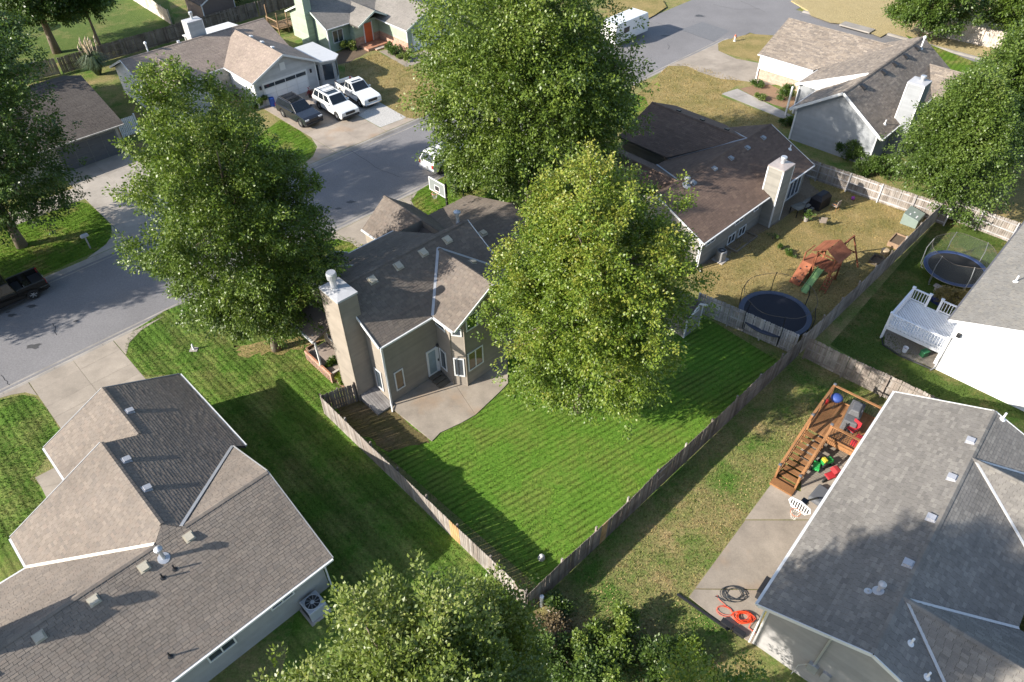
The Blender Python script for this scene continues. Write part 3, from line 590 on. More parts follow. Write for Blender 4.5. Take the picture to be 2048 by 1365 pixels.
w1 = wall(HM, (0, 0), (3.85, 0), 0, 5.0, SD_M, .17); w2 = wall(HM, (3.85, 0), (3.75, -1.4), 0, 5.0, SD_M, .17); w3 = wall(HM, (3.75, -1.4), (4.25, -2.1), 0, [(0, 4.98), (.86, 4.98)], SD_M, .17)
w4 = wall(HM, (4.25, -2.1), (9.2, -2.1), 0, [(0, 5.4), (2.2, 6.67), (4.95, 5.05)], SD_M, .17)
wl_ = wall(HM, (0, 7.0), (0, 0), 0, [(0, 5.4), (3.8, 7.1), (7.0, 5.15)], SD_M, .17)
poly_walls(HM, [(9.2, -2.1), (9.2, 7.9), (7.0, 7.9), (0, 7.0)], 5.0, SD_M, .2, (3,)); poly_walls(HM, [(7.3, 7.5), (11.5, 7.5), (11.5, 12.3), (7.3, 12.3)], 3.0, SD_M); wall(HM, (11.5, 12.3), (7.3, 12.3), 2.9, [(0, 2.95), (2.1, 4.6), (4.2, 2.95)], SD_M)
poly_walls(HM, [(9.4, 1.8), (15.6, 1.8), (15.6, 10.6), (9.4, 10.6)], 2.75, SD_M)
window(HM, w1, .47, 1.12, .79, 2.32, WHITE, GLW); window(HM, wl_, 5.84, 6.5, .72, 2.33, WHITE, GL)
window(HM, w2, .2, .85, .68, 2.27, WHITE, GL); window(HM, w2, .1, 1.05, 4.1, 4.75, WHITE, GL); window(HM, w3, .1, .76, .85, 2.35, WHITE, GL); window(HM, w3, .12, .74, 4.15, 4.78, WHITE, GL)
window(HM, w4, .12, 1.32, 1.2, 2.67, WHITE, GLW, 1); window(HM, w4, .15, 1.05, 4.42, 5.55, WHITE, glass('glass_tree_reflection', (.03, .06, .02)))  # green base colour stands for a tree reflected in the pane
d = slab_on(HM, w1, 2.88, 3.80, .24, 2.34, .02, .07, 'door', WHITE); slab_on(HM, w1, 3.0, 3.52, .42, 2.2, .07, .08, 'pane', glass('glass_pale', (.20, .25, .27)), d); slab_on(HM, w1, 3.66, 3.71, 1.15, 1.32, .07, .12, 'handle', BLKP, d)
st = empty('back_steps', (0, 0)); bpy.data.objects.remove(st)
WOODD = wood('dark_step_wood', [(.13, .11, .085), (.17, .14, .105)]); sp = MB().bx(2.9, 2.94, -1.15, -.02, 0, .12).build('back_steps', WOODD, HM)
for k in range(3): MB().bx(2.84, 3.66, -.40 - .38 * k, -.04 - .38 * k, .24 - .08 * k - .03, .27 - .08 * k).build('tread', WOODD, sp)
for k in range(3): MB().bx(2.86, 3.64, -.06 - .38 * k, -.03 - .38 * k, 0.0, .21 - .08 * k).build('riser', WOODD, sp)
for u in (2.93, 3.57): MB().bx(u - .03, u + .03, -1.1, -.03, 0, .09).build('stringer', WOODD, sp)
MB().lathe([(.02, -.16), (.07, -.12), (.075, .04), (.03, .1)], (3.86 - .14, -.08, 2.45), 10).build('wall_lantern', BLKP, HM)
chimney(HM, -1.22, -.02, 1.5, 3.22, 0, 7.8, SD_M, CAPM, None, (-.72, 2.55, 1.1), .24, .17)
for p in ((-1.22, 1.5), (-1.22, 3.22)): MB().bx(p[0] - .03, p[0] + .03, p[1] - .03, p[1] + .03, 0, 7.7).build('corner_trim', SD_M, HM)
strip(HM, 'gutter', [((-.3, -.40, 5.04), (3.42, -.40, 5.04)), ((3.40, -.36, 5.04), (3.40, -2.2, 5.04)), ((-.3, 7.15, 5.42), (1.7, 7.15, 5.42)), ((1.7, 8.25, 4.94), (7.1, 8.25, 4.94)), ((7.15, 8.3, 2.95), (7.15, 12.5, 2.95))], WHITE, .11, .11)
strip(HM, 'fascia', [((-.34, -.35, 5.06), (-.34, 3.2, 7.17)), ((-.34, 3.2, 7.17), (-.34, 7.1, 5.43)), ((3.45, -2.28, 5.04), (6.45, -2.28, 6.79)), ((6.45, -2.28, 6.79), (9.45, -2.28, 5.04)), ((9.35, -.2, 5.12), (9.35, 3.2, 7.15)), ((1.2, 8.4, 4.93), (2.4, 8.4, 5.57)), ((2.4, 8.4, 5.57), (3.55, 8.4, 4.93))], WHITE, .05, .17)
MB().bx(-.05, .05, -.05, .05, 0, 4.95).build('corner_trim', WHITE, HM); downspout(HM, (-.08, -.08), 5.0, (-.5, -.9))
MB().bx(3.71, 3.79, -1.45, -1.36, 0, 4.95).build('corner_trim', SD_M, HM); MB().bx(4.21, 4.29, -2.15, -2.06, 0, 5.2).build('corner_trim', SD_M, HM)
# cellar bulkhead beside the chimney
b = MB(); b.add([(-1.15, -.2, 0), (-.03, -.2, 0), (-.03, 1.45, 0), (-1.15, 1.45, 0), (-1.15, -.2, .12), (-.03, -.2, .12), (-.03, 1.45, .5), (-1.15, 1.45, .5)], [(0, 3, 2, 1), (4, 5, 6, 7), (0, 1, 5, 4), (1, 2, 6, 5), (2, 3, 7, 6), (3, 0, 4, 7)])
bh = b.build('cellar_hatch', plain('hatch_grey', (.25, .235, .225), .8, .2, 2, fine=.15), HM)
for k in range(7): u = -1.15 + k * .16; MB().add([(u + .01, -.22, .125), (u + .15, -.22, .125), (u + .15, 1.44, .51), (u + .01, 1.44, .51), (u + .01, -.22, .14), (u + .15, -.22, .14), (u + .15, 1.44, .53), (u + .01, 1.44, .53)], [(4, 5, 6, 7), (0, 1, 5, 4), (1, 2, 6, 5), (2, 3, 7, 6), (3, 0, 4, 7)]).build('plank', wood('hatch_plank', [(.22, .20, .19), (.30, .28, .26), (.26, .24, .23)]), bh)
MB().bx(-.62, -.38, .2, .75, .26, .42).build('paper', plain('pale_board', (.5, .48, .45)), bh) if 0 else None
# front porch stoop seen past the chimney
pr = MB().bx(-1.5, -.2, 3.9, 4.05, 0, .75).build('stoop_wall', BRK, HM); MB().bx(-1.6, -.1, 4.05, 6.9, 0, .55).build('stoop', concrete('stoop_conc', (.32, .26, .22)), HM); MB().bx(-1.6, -1.5, 3.9, 6.9, 0, .8).build('stoop_wall', BRK, HM)
MB().bx(-1.6, -1.5, 5.0, 5.1, .5, 3.3).build('porch_post', WHITE, HM); b = MB(); b.add([(-1.8, 4.6, 3.2), (0, 4.6, 3.9), (0, 7.2, 3.9), (-1.8, 7.2, 3.2), (-1.8, 4.6, 3.08), (0, 4.6, 3.78), (0, 7.2, 3.78), (-1.8, 7.2, 3.08)], [(0, 1, 2, 3), (7, 6, 5, 4), (0, 4, 5, 1), (1, 5, 6, 2), (2, 6, 7, 3), (3, 7, 4, 0)]); b.build('porch_roof', SH_M, HM); strip(HM, 'gutter', [((-1.85, 4.6, 3.14), (-1.85, 7.2, 3.14))], WHITE)
window(HM, wl_, .6, 1.7, 1.2, 2.4, WHITE, GL)
# patio
slabs('patio', [[(-7.19, 28.76),(-7.24, 29.52),(-4.93, 31.92),(-3.43, 31.46),(-3.41, 30.44),(-2.22, 28.19),(-3.02, 27.59),(-4.23, 26.86),(-4.65, 26.25)], [(-3.41, 30.44),(-3.43, 31.46),(-2.66, 31.62),(-1.57, 32.17),(-0.30, 33.50),(-0.28, 30.71),(-0.72, 30.09),(-2.22, 28.19)]], M_PATIO, .05)
# --- house in the lower left
HB = empty('tan_roof_house', (-8.36, 17.4), 44.2, 'low house with tan and charcoal shingled gables in the lower left corner', 'house')
ro, PL = roof(HB, [[(-16, 0, 2.7), (0, 0, 2.7), (0, 4.7, 4.75), (-16, 4.7, 4.75)], [(-4.25, 4.7, 4.75), (0, 4.7, 4.75), (0, 8.96, 2.85)],
    [(.55, 8.75, 2.6), (.55, 16.2, 2.6), (-3.25, 16.2, 4.31), (-3.25, 11.65, 4.31), (-4.85, 11.65, 5.03), (-4.85, 5.25, 5.03), (-4.25, 4.7, 4.76), (.0, 8.96, 2.85)],
    [(-3.25, 16.2, 4.31), (-7.0, 16.2, 2.6), (-7.0, 11.65, 2.6), (-3.25, 11.65, 4.31)], [(-4.85, 11.75, 5.03), (-10.1, 11.75, 2.6), (-10.1, 9.52, 2.6), (-5.5, 4.72, 4.73), (-4.85, 5.25, 5.03)],
    [(-5.5, 4.7, 4.75), (-10.1, 9.52, 2.6), (-16, 9.52, 2.6), (-16, 4.7, 4.75)], [(-4.25, 4.68, 4.75), (-4.85, 5.25, 5.03), (-5.5, 4.68, 4.75)]], DECK, SH_B, .305, .14, 300,
    ridges=[((-16, 4.7, 4.77), (-5.5, 4.7, 4.77)), ((-4.25, 4.7, 4.77), (0, 4.7, 4.77)), ((-3.25, 11.7, 4.33), (-3.25, 16.2, 4.33)), ((-4.85, 5.25, 5.05), (-4.85, 11.7, 5.05))])
for a, b, m in (((-5.5, 4.75, 4.76), (-10.1, 9.52, 2.64), plain('cream_flashing', (.70, .64, .55), .5)), ((-4.25, 4.75, 4.78), (0, 8.96, 2.88), FLASH)): MB().beam(Vector(a) + Vector((0, 0, .03)), Vector(b) + Vector((0, 0, .03)), .15, .03).build('valley_flashing', m, ro)
for u in (-4.25, -6.3, -8.42, -10.57, -12.7): box_vent(ro, PL[0], u, 4.2, TANV, .85)
for u, v in ((-2.9, 13.7), (-4.42, 10.0), (-4.45, 7.7)): box_vent(ro, PL[2], u, v, VENTG, .8)
pipe_vent(ro, PL[0], -5.5, 4.05, GALV, .085, .6, True)
for u, v in ((-5.95, 3.4), (-5.4, 3.42), (-7.3, .75)): pipe_vent(ro, PL[0], u, v, BLKP, .035, .35)
wr = wall(HB, (-15.6, .5), (-.4, .5), 0, 2.75, SD_B, .25); wg = wall(HB, (-.4, .5), (-.4, 8.9), 0, [(0, 2.75), (4.2, 4.6), (8.4, 2.75)], SD_B, .25); wall(HB, (.2, 8.9), (.2, 15.8), 0, 2.7, SD_B, .25); wall(HB, (.2, 15.8), (-6.6, 15.8), 0, [(0, 2.6), (3.4, 4.2), (6.8, 2.6)], SD_B, .25)
poly_walls(HB, [(-6.6, 15.8), (-6.6, 11.4), (-9.7, 11.4), (-9.7, 9.1), (-15.6, 9.1), (-15.6, .5)], 2.65, SD_B, .25, (5,)); wall(HB, (-6.6, 11.4), (-9.7, 11.4), 2.6, [(0, 4.1), (3.1, 2.7)], SD_B, .25); wall(HB, (-15.6, 9.1), (-15.6, .5), 0, [(0, 2.6), (4.4, 4.6), (8.6, 2.6)], SD_B, .25)
wall(HB, (-.4, 8.9), (.2, 8.9), 0, 2.7, SD_B, .25)
window(HB, wr, 9.3, 10.6, 1.2, 2.3, WHITE, GL, 1); window(HB, wr, 12.4, 13.6, 1.5, 2.3, WHITE, GL, 1)
strip(HB, 'gutter', [((-16, -.05, 2.64), (0, -.05, 2.64)), ((.60, 8.8, 2.54), (.60, 16.2, 2.54)), ((-7.05, 13.1, 2.54), (-7.05, 16.2, 2.54)), ((-10.15, 9.6, 2.54), (-10.15, 11.7, 2.54)), ((-16, 9.57, 2.54), (-10.15, 9.57, 2.54))], WHITE, .11, .10)
strip(HB, 'fascia', [((.04, 0, 2.65), (.04, 4.7, 4.69)), ((.04, 4.7, 4.69), (.04, 8.9, 2.85)), ((.55, 16.24, 2.55), (-3.25, 16.24, 4.25)), ((-3.25, 16.24, 4.25), (-7, 16.24, 2.55)), ((-4.85, 11.79, 4.97), (-10.1, 11.79, 2.54))], plain('grey_fascia', (.30, .30, .30)), .05, .15)
downspout(HB, (-.35, .45), 2.6, (.1, -.9)); chimney(HB, -13.7, -12.5, 5.2, 6.4, 2.5, 6.6, SD_B, CAPM, None, (-13.1, 5.8, .9), .2)
for k in range(9): MB().bx(-9.9 + k * .85, -9.84 + k * .85, -.62, -.58, 0, .9).build('stake', plain('grey_stake', (.22, .21, .2)), HB) if 0 else None
# --- house in the lower right
HR = empty('grey_roof_house', (20.54, 26.27), 48.7, 'grey shingled house with white gutters and a wooden deck in the lower right corner', 'house')
ro, PL = roof(HR, [[(0, 0, 3.6), (-15.75, 0, 3.6), (-15.75, -4.3, 5.22), (0, -4.3, 5.22)],
    [(-15.75, -4.3, 5.22), (-12.75, -4.3, 5.22), (-16.2 + .45, -8.4, 3.62)], [(-12.75, -4.3, 5.22), (-3.75, -4.3, 5.22), (-6.6, -8.5, 3.6), (-9.9, -8.5, 3.6)], [(-3.75, -4.3, 5.22), (0, -4.3, 5.22), (0, -8.5, 3.6), (-.9, -8.5, 3.6)],
    [(-12.75, -4.3, 5.22), (-12.75, -12, 5.22), (-15.75, -12, 3.62), (-15.75, -8.4, 3.62)], [(-12.75, -4.3, 5.22), (-12.75, -12, 5.22), (-9.9, -12, 3.6), (-9.9, -8.5, 3.6)],
    [(-3.75, -4.3, 5.22), (-3.75, -12, 5.22), (-6.6, -12, 3.6), (-6.6, -8.5, 3.6)], [(-3.75, -4.3, 5.22), (-3.75, -12, 5.22), (-.9, -12, 3.6), (-.9, -8.5, 3.6)]], DECK, SH_R, .30, .145, 300,
    ridges=[((-15.75, -4.3, 5.24), (0, -4.3, 5.24)), ((-12.75, -4.3, 5.24), (-12.75, -12, 5.24)), ((-3.75, -4.3, 5.24), (-3.75, -12, 5.24))])
WF = plain('white_valley', (.48, .48, .48), .45, .1, 3)
for a, b in (((-12.75, -4.45, 5.2), (-15.7, -8.4, 3.66)), ((-12.75, -4.45, 5.2), (-9.9, -8.5, 3.64)), ((-3.75, -4.45, 5.2), (-6.6, -8.5, 3.64)), ((-3.75, -4.45, 5.2), (-.9, -8.5, 3.64))): MB().beam(Vector(a) + Vector((0, 0, .03)), Vector(b) + Vector((0, 0, .03)), .12, .03).build('valley_flashing', WF, ro)
for u in (-2.6, -5.4, -8.2, -11.05): box_vent(ro, PL[0], u, -4.0, VENTG, .85)
pipe_vent(ro, PL[0], -12.9, -3.5, VENTG, .075, .4, True); pipe_vent(ro, PL[0], -13.1, -3.2, GALV, .05, .15); pipe_vent(ro, PL[1], -14.2, -5.25, PVC, .045, .4); pipe_vent(ro, PL[1], -14.85, -6.2, PVC, .045, .4); pipe_vent(ro, PL[3], -.1, -4.75, PVC, .05, .45)
wdk = wall(HR, (-.45, -.45), (-15.4, -.45), 0, 3.6, SD_R, .2); we = wall(HR, (-15.4, -.45), (-15.4, -8.0), 0, [(0, 3.55), (3.85, 5.05), (7.55, 3.6)], SD_R, .2); poly_walls(HR, [(-15.4, -8.0), (-15.4, -11.8), (-.5, -11.8), (-.45, -.45)], 3.6, SD_R, .2)
b = MB(); b.add([(-15.4, -11.8, 3.5), (-12.75, -11.8, 5.1), (-10.1, -11.8, 3.5), (-6.4, -11.8, 3.5), (-3.75, -11.8, 5.1), (-1.1, -11.8, 3.5)], [(0, 1, 2), (3, 4, 5)]); b.build('gable_wall', SD_R, HR)
window(HR, wdk, 11.2, 12.6, 1.3, 2.6, WHITE, GL, 1); window(HR, wdk, .9, 2.7, 1.25, 3.25, WHITE, GL, 1)
strip(HR, 'gutter', [((.05, .06, 3.54), (-15.8, .06, 3.54))], WHITE, .13, .12); strip(HR, 'fascia', [((-15.79, 0, 3.53), (-15.79, -4.3, 5.15)), ((-15.79, -4.3, 5.15), (-15.79, -8.4, 3.55)), ((.04, 0, 3.53), (.04, -4.3, 5.15)), ((.04, -4.3, 5.15), (.04, -8.5, 3.53))], WHITE, .05, .18)
MB().bx(-15.46, -15.36, -.50, -.40, 0, 3.5).build('corner_trim', WHITE, HR); MB().tube([(-15.5, -2.9, 4.4), (-15.5, -2.9, 1.6)], .05, 8).build('service_mast', GALV, HR); MB().bx(-15.6, -15.43, -3.1, -2.7, 1.1, 1.65).build('meter_box', GALV, HR); MB().bx(-15.56, -15.43, -3.65, -3.3, 1.05, 1.6).build('breaker_box', plain('box_grey', (.3, .3, .3)), HR)
MB().tube([(-15.55, -.3, 3.45), (-15.6, -.3, .2)], .045, 4).build('downspout', WHITE, HR); MB().tube([(-15.55, -2.7, 1.5), (-15.6, -2.4, 1.0), (-15.6, -2.35, 0)], .02, 6).build('conduit', GALV, HR)
slabs('patio', [[(13.95, 23.12),(15.24, 22.46),(18.88, 25.24),(19.37, 25.06),(15.76, 20.75),(11.90, 20.82)], [(11.89, 20.76),(15.74, 20.69),(12.39, 16.94),(8.59, 17.05)], [(8.53, 17.00),(12.38, 16.89),(11.29, 15.47),(10.65, 14.32),(9.04, 15.75),(8.22, 16.63)], [(15.29, 22.46),(18.84, 25.14),(20.37, 27.04),(19.06, 27.44),(16.09, 25.29)]], M_PATIO, .05)
# --- white house on the right edge
HW = empty('white_house', (26.31, 31.51), 45.7, 'white sided house with plain grey roof cut by the right edge', 'house')
ro, PL = roof(HW, [[(-.3, .5, 4.0), (16, .5, 4.0), (16, -6.0, 6.35), (-.3, -6, 6.35)], [(-.3, -6, 6.35), (16, -6, 6.35), (16, -12.5, 4.0), (-.3, -12.5, 4.0)]], DECK, SH_W, .32, .15, 0, irregular=True, ridges=[((-.3, -6, 6.37), (16, -6, 6.37))])
pipe_vent(ro, PL[0], 5.0, -1.2, PVC, .05, .45)
ww = wall(HW, (0, 0), (0, -12), 0, [(0, 3.85), (6, 6.2), (12, 3.85)][::1], SD_W, .2) if 0 else None
ww = wall(HW, (0, 0.05), (0, -12), 0, [(0, 3.95), (6.05, 6.2), (12.05, 3.95)], SD_W, .2); 
b = MB(); b.bx(.06, 15.5, -11.9, -.02, 0, 3.85); b.build('inner_wall', SD_W, HW)
strip(HW, 'gutter', [((-.3, .56, 3.92), (16, .56, 3.92))], plain('dark_gutter', (.12, .12, .13)), .11, .10); strip(HW, 'fascia', [((-.33, .5, 3.9), (-.33, -6, 6.25)), ((-.33, -6, 6.25), (-.33, -12.5, 3.9))], WHITE, .04, .16)
MB().tube([(-.12, -.05, 2.7), (-.06, -.05, 2.4), (-.06, -.05, .2), (-.4, .1, .06)], .035, 6).build('downspout', plain('grey_cable', (.22, .22, .22)), HW); MB().bx(-.22, -.02, -.42, -.2, 2.95, 3.2).build('junction_box', BLKP, HW)
# --- brown-roofed house in the middle right
HD = empty('brown_roof_house', (13.46, 41.99), 43.6, 'house with dark brown roof, olive siding and square chimney behind the play set', 'house')
ro, PL = roof(HD, [[(-.3, -.4, 2.6), (14.9, -.4, 2.6), (14.9, 4.05, 4.55), (-.3, 4.05, 4.55)],
    [(-.3, 4.05, 4.55), (2.4, 4.05, 4.55), (5.9, 8.5, 2.62), (7.2, 8.5, 2.62), (7.2, 8.3, 2.7), (11.4, 4.1, 4.5), (14.9, 4.05, 4.55), (14.9, 8.5, 2.62), (-.3, 8.5, 2.62)][:3] + [(5.9, 8.5, 2.62), (7.25, 8.5, 2.62), (11.4, 4.1, 4.53)],
    [(11.4, 4.1, 4.53), (14.9, 4.1, 4.53), (14.9, 8.5, 2.62)],
    [(11.4, 4.1, 4.52), (11.4, 13.5, 4.52), (7.1, 13.5, 2.9), (7.1, 8.4, 2.9)], [(11.4, 4.1, 4.52), (11.4, 13.5, 4.52), (15.2, 13.5, 2.9), (15.2, 8.2, 2.9)],
    [(2.4, 4.1, 4.53), (2.4, 12.5, 4.53), (5.9, 12.5, 2.65), (5.9, 8.5, 2.65)], [(2.4, 4.1, 4.53), (2.4, 12.5, 4.53), (-1.1, 12.5, 2.65), (-1.1, 8.5, 2.65)]], DECK, SH_D, .40, .17, 0,
    ridges=[((-.3, 4.05, 4.57), (14.9, 4.05, 4.57)), ((11.4, 4.1, 4.55), (11.4, 13.5, 4.55)), ((2.4, 4.1, 4.55), (2.4, 12.5, 4.55))])
for a, b in (((2.4, 4.1, 4.55), (5.9, 8.5, 2.67)), ((11.4, 4.1, 4.55), (7.2, 8.4, 2.7)), ((11.4, 4.1, 4.55), (15.0, 8.4, 2.85))): MB().beam(Vector(a) + Vector((0, 0, .03)), Vector(b) + Vector((0, 0, .03)), .14, .03).build('valley_flashing', plain('dull_flashing', (.33, .33, .34)), ro)
for u in (6.1, 8.3, 10.6, 12.9): box_vent(ro, PL[0], u, 3.45, VENTD, .8)
for v in (6.2, 8.6, 11): box_vent(ro, PL[4], 11.8, v, BLKP, .9)
pipe_vent(ro, PL[0], 2.6, 3.5, VENTD, .11, .5, True); box_vent(ro, PL[0], 3.3, 3.4, VENTD, .9); pipe_vent(ro, PL[0], 14.2, 1.6, PVC, .05, .4)
wb = wall(HD, (0, 0), (14.6, 0), 0, 2.55, SD_D, .2); wall(HD, (0, 8.1), (0, 0), 0, [(0, 2.55), (4.05, 4.4), (8.1, 2.55)], SD_D, .2); wall(HD, (14.6, 0), (14.6, 8.1), 0, [(0, 2.55), (4.05, 4.4), (8.1, 2.55)], SD_D, .2)
poly_walls(HD, [(14.9, 8.1), (14.9, 13.2), (7.4, 13.2), (7.4, 8.2)], 2.8, SD_D, .2, (3,)); wall(HD, (7.4, 13.2), (7.4, 8.2), 0, 2.8, SD_D, .2); poly_walls(HD, [(5.6, 8.2), (5.6, 12.2), (-.8, 12.2), (-.8, 8.2)], 2.55, SD_D, .2); wall(HD, (7.4, 8.2), (5.6, 8.2), 0, 2.5, SD_D, .2); wall(HD, (14.9, 13.2), (7.4, 13.2), 2.7, [(0, 2.8), (3.7, 4.35), (7.5, 2.8)], SD_D, .2)
for a, c, m in ((4.4, 5.6, 1), (.7, 1.85, 1), (6.95, 7.6, 0)): window(HD, wb, a, c, 1.6, 2.2, WHITE, GL, m)
window(HD, wb, 3.9, 4.9, .05, .9, WHITE, GL, 1, off=.02); window(HD, wb, 5.3, 6.3, .05, .9, WHITE, GL, 1)
dd = window(HD, wb, 12.15, 14.1, .25, 2.35, WHITE, glass('glass_blue', (.05, .07, .10)), 2, name='patio_door', fw=.11)
chimney(HD, 8.32, 9.8, -.95, .3, 0, 4.95, SD_D, plain('rusty_cap', (.42, .36, .33), .5, .3, 2.5, metal=.2), WHITE, (9.2, -.3, .55), .2)
strip(HD, 'gutter', [((-.3, -.46, 2.54), (8.2, -.46, 2.54)), ((9.9, -.46, 2.54), (14.9, -.46, 2.54))], WHITE, .10, .09); MB().bx(-.06, .06, -.06, .06, 0, 2.5).build('corner_trim', WHITE, HD); downspout(HD, (-.05, -.1), 2.5, (-.2, -.8)); strip(HD, 'fascia', [((-.33, -.4, 2.55), (-.33, 4.05, 4.5)), ((14.94, -.4, 2.55), (14.94, 4.05, 4.5))], WHITE, .04, .14)
ws = MB().bx(3.7, 6.6, -1.05, -.95, -.2, .14).build('window_well', wood('well_timber', [(.23, .19, .14), (.28, .23, .17)]), HD); MB().bx(3.7, 3.8, -.95, -.03, -.2, .14).build('window_well', ws.data.materials[0], HD); MB().bx(6.5, 6.6, -.95, -.03, -.2, .14).build('window_well', ws.data.materials[0], HD)
# --- grey gabled house, upper right
HG = empty('grey_gable_house', (25.87, 61.27), 45.5, 'grey gabled house with white rakes and tall white-edged chimney in the upper right', 'house')
ro, PL = roof(HG, [[(-.4, -3.65, 5.68), (16.4, -3.65, 5.68), (16.4, -7.9, 2.9), (-.4, -7.9, 2.9)], [(-.4, -3.65, 5.68), (4.7, -3.65, 5.68), (4.7, .5, 2.92), (-.4, .5, 2.92)], [(4.7, -3.65, 5.68), (16.4, -3.65, 5.68), (16.4, 2.6, 2.92), (4.7, 2.6, 2.92)],
    [(14.4, -1.9, 4.9), (14.4, 9.2, 4.9), (9.2, 9.2, 2.7), (9.2, 3.1, 2.7)], [(14.4, -1.9, 4.9), (14.4, 9.2, 4.9), (19.4, 9.2, 2.7), (19.4, 3.1, 2.7)],
    [(13.3, -5.9, 4.55), (13.3, -9.0, 4.55), (10.2, -9.0, 2.85), (10.2, -7.9, 2.85)], [(13.3, -5.9, 4.55), (13.3, -9.0, 4.55), (16.4, -9.0, 2.85), (16.4, -7.9, 2.85)]], DECK, SH_G, .42, .18, 0, irregular=True,
    ridges=[((-.4, -3.65, 5.7), (16.4, -3.65, 5.7)), ((14.4, -1.9, 4.92), (14.4, 9.2, 4.92)), ((13.3, -5.9, 4.57), (13.3, -9, 4.57))])
for u in (2.5, 6.6, 9.0, 11.4, 14.0): box_vent(ro, PL[0], u, -4.15, BLKP, 1.2)
pipe_vent(ro, PL[0], 14.6, -4.3, PVC, .07, .9, True); pipe_vent(ro, PL[0], 1.4, -7.2, PVC, .05, .4); pipe_vent(ro, PL[0], 15, -7.0, PVC, .06, .4)
wg = wall(HG, (0, 0), (0, -7.35), 0, [(0, 2.95), (3.65, 5.45), (7.35, 3.0)], SD_G, .25); wv = wall(HG, (0, -7.35), (16, -7.35), 0, 2.95, SD_G, .25); wall(HG, (4.7, -3.6), (4.7, 2.3), 2.9, [(0, 5.6), (4.1, 2.92), (4.11, 2.92), (5.9, 2.9)], SD_W, 0) if 0 else None
b = MB(); b.add([(4.66, -3.3, 5.40), (4.66, 2.3, 3.0), (4.66, .45, 2.95)], [(0, 1, 2)]); b.build('clerestory_wall', SD_W, HG); strip(HG, 'fascia', [((4.62, -3.55, 5.66), (4.62, 2.6, 2.9)), ((-.43, .5, 2.85), (-.43, -3.65, 5.6)), ((-.43, -3.65, 5.6), (-.43, -7.9, 2.82))], WHITE, .06, .22)
strip(HG, 'gutter', [((9.15, 3.1, 2.62), (9.15, 9.2, 2.62)), ((-.4, -7.95, 2.84), (10.2, -7.95, 2.84)), ((-.4, .55, 2.85), (4.7, .55, 2.85)), ((4.7, 2.65, 2.85), (9.1, 2.65, 2.85))], WHITE, .12, .11)
wgar = wall(HG, (9.6, 9.0), (9.6, 2.4), 1.1, 2.65, siding('siding_ivory', (.62, .60, .55), .03), .25); wall(HG, (9.66, 9.0), (9.66, 2.4), 0, 1.1, BRK_P, 0, 'brick_wall'); wall(HG, (19, 9.0), (9.6, 9.0), 0, [(0, 2.65), (4.7, 4.75), (9.4, 2.65)], SD_G, .25); wall(HG, (9.6, 2.3), (4.9, 2.3), 0, 2.9, SD_G, .25); wall(HG, (4.9, 2.3), (4.9, 0), 0, 2.9, SD_G, .25); wall(HG, (4.9, 0), (0, 0), 0, 2.9, SD_G, .25); poly_walls(HG, [(16, -7.35), (16, 2.3), (19, 2.3), (19, 9)], 2.7, SD_G, .25, (3,))
for u, v in ((0, 0), (0, -7.35), (9.6, 9.0), (4.9, 2.3)): MB().bx(u - .07, u + .07, v - .07, v + .07, 0, 2.75).build('corner_trim', WHITE, HG)
wall(HG, (10.5, -7.6), (10.5, -8.7), 0, 2.8, SD_G, .25); wall(HG, (10.5, -8.7), (16.2, -8.7), 0, [(0, 2.8), (2.8, 4.4), (5.7, 2.8)], SD_G, .25)
chimney(HG, 3.25, 4.7, -8.65, -7.3, 0, 6.5, SD_G, CAPM, WHITE, (4.1, -8.1, .45), .2); window(HG, wv, 5.5, 7.2, .6, 2.4, WHITE, GL, 1); window(HG, wv, 8.2, 9.6, .6, 2.4, WHITE, GL, 1)
MB().bx(3.9, 4.05, 2.5, 2.65, 0, 2.9).build('porch_post', WHITE, HG)
# --- house with the white garage door, upper left
HN = empty('pale_grey_house', (-24.24, 69.75), 43.9, 'pale grey house with tan roof and white garage door behind the three parked vehicles', 'house')
ro, PL = roof(HN, [[(-9.3, 9.55, 4.62), (6.4, 9.55, 4.62), (6.4, 5.2, 2.75), (-9.3, 5.2, 2.75)], [(-9.3, 9.55, 4.62), (6.4, 9.55, 4.62), (6.4, 13.8, 2.75), (-9.3, 13.8, 2.75)],
    [(2.55, -.45, 4.55), (2.55, 9.4, 4.55), (-1.25, 5.2, 2.78), (-1.25, -.45, 2.78)], [(2.55, -.45, 4.55), (2.55, 9.4, 4.55), (6.4, 5.2, 2.78), (6.4, -.45, 2.78)],
    [(-6.25, 2.35, 4.25), (-6.25, 8.7, 4.25), (-9.4, 5.2, 2.75), (-9.4, 2.35, 2.75)], [(-6.25, 2.35, 4.25), (-6.25, 8.7, 4.25), (-3.1, 5.2, 2.75), (-3.1, 2.35, 2.75)]], DECK, SH_N, .42, .18, 0,
    ridges=[((-9.3, 9.55, 4.64), (6.4, 9.55, 4.64)), ((2.55, -.45, 4.57), (2.55, 9.4, 4.57)), ((-6.25, 2.35, 4.27), (-6.25, 8.7, 4.27))])
for v in (2.2, 4.2, 6.4): box_vent(ro, PL[3], 2.95, v, PVC, .8)
for u, v in ((-8.3, 7.5), (-7.6, 6.4)): pipe_vent(ro, PL[0], u, v, PVC, .05, .4)
pipe_vent(ro, PL[1], -6.4, 9.9, PVC, .07, .8, True); pipe_vent(ro, PL[1], -3.2, 9.9, GALV, .15, .25)
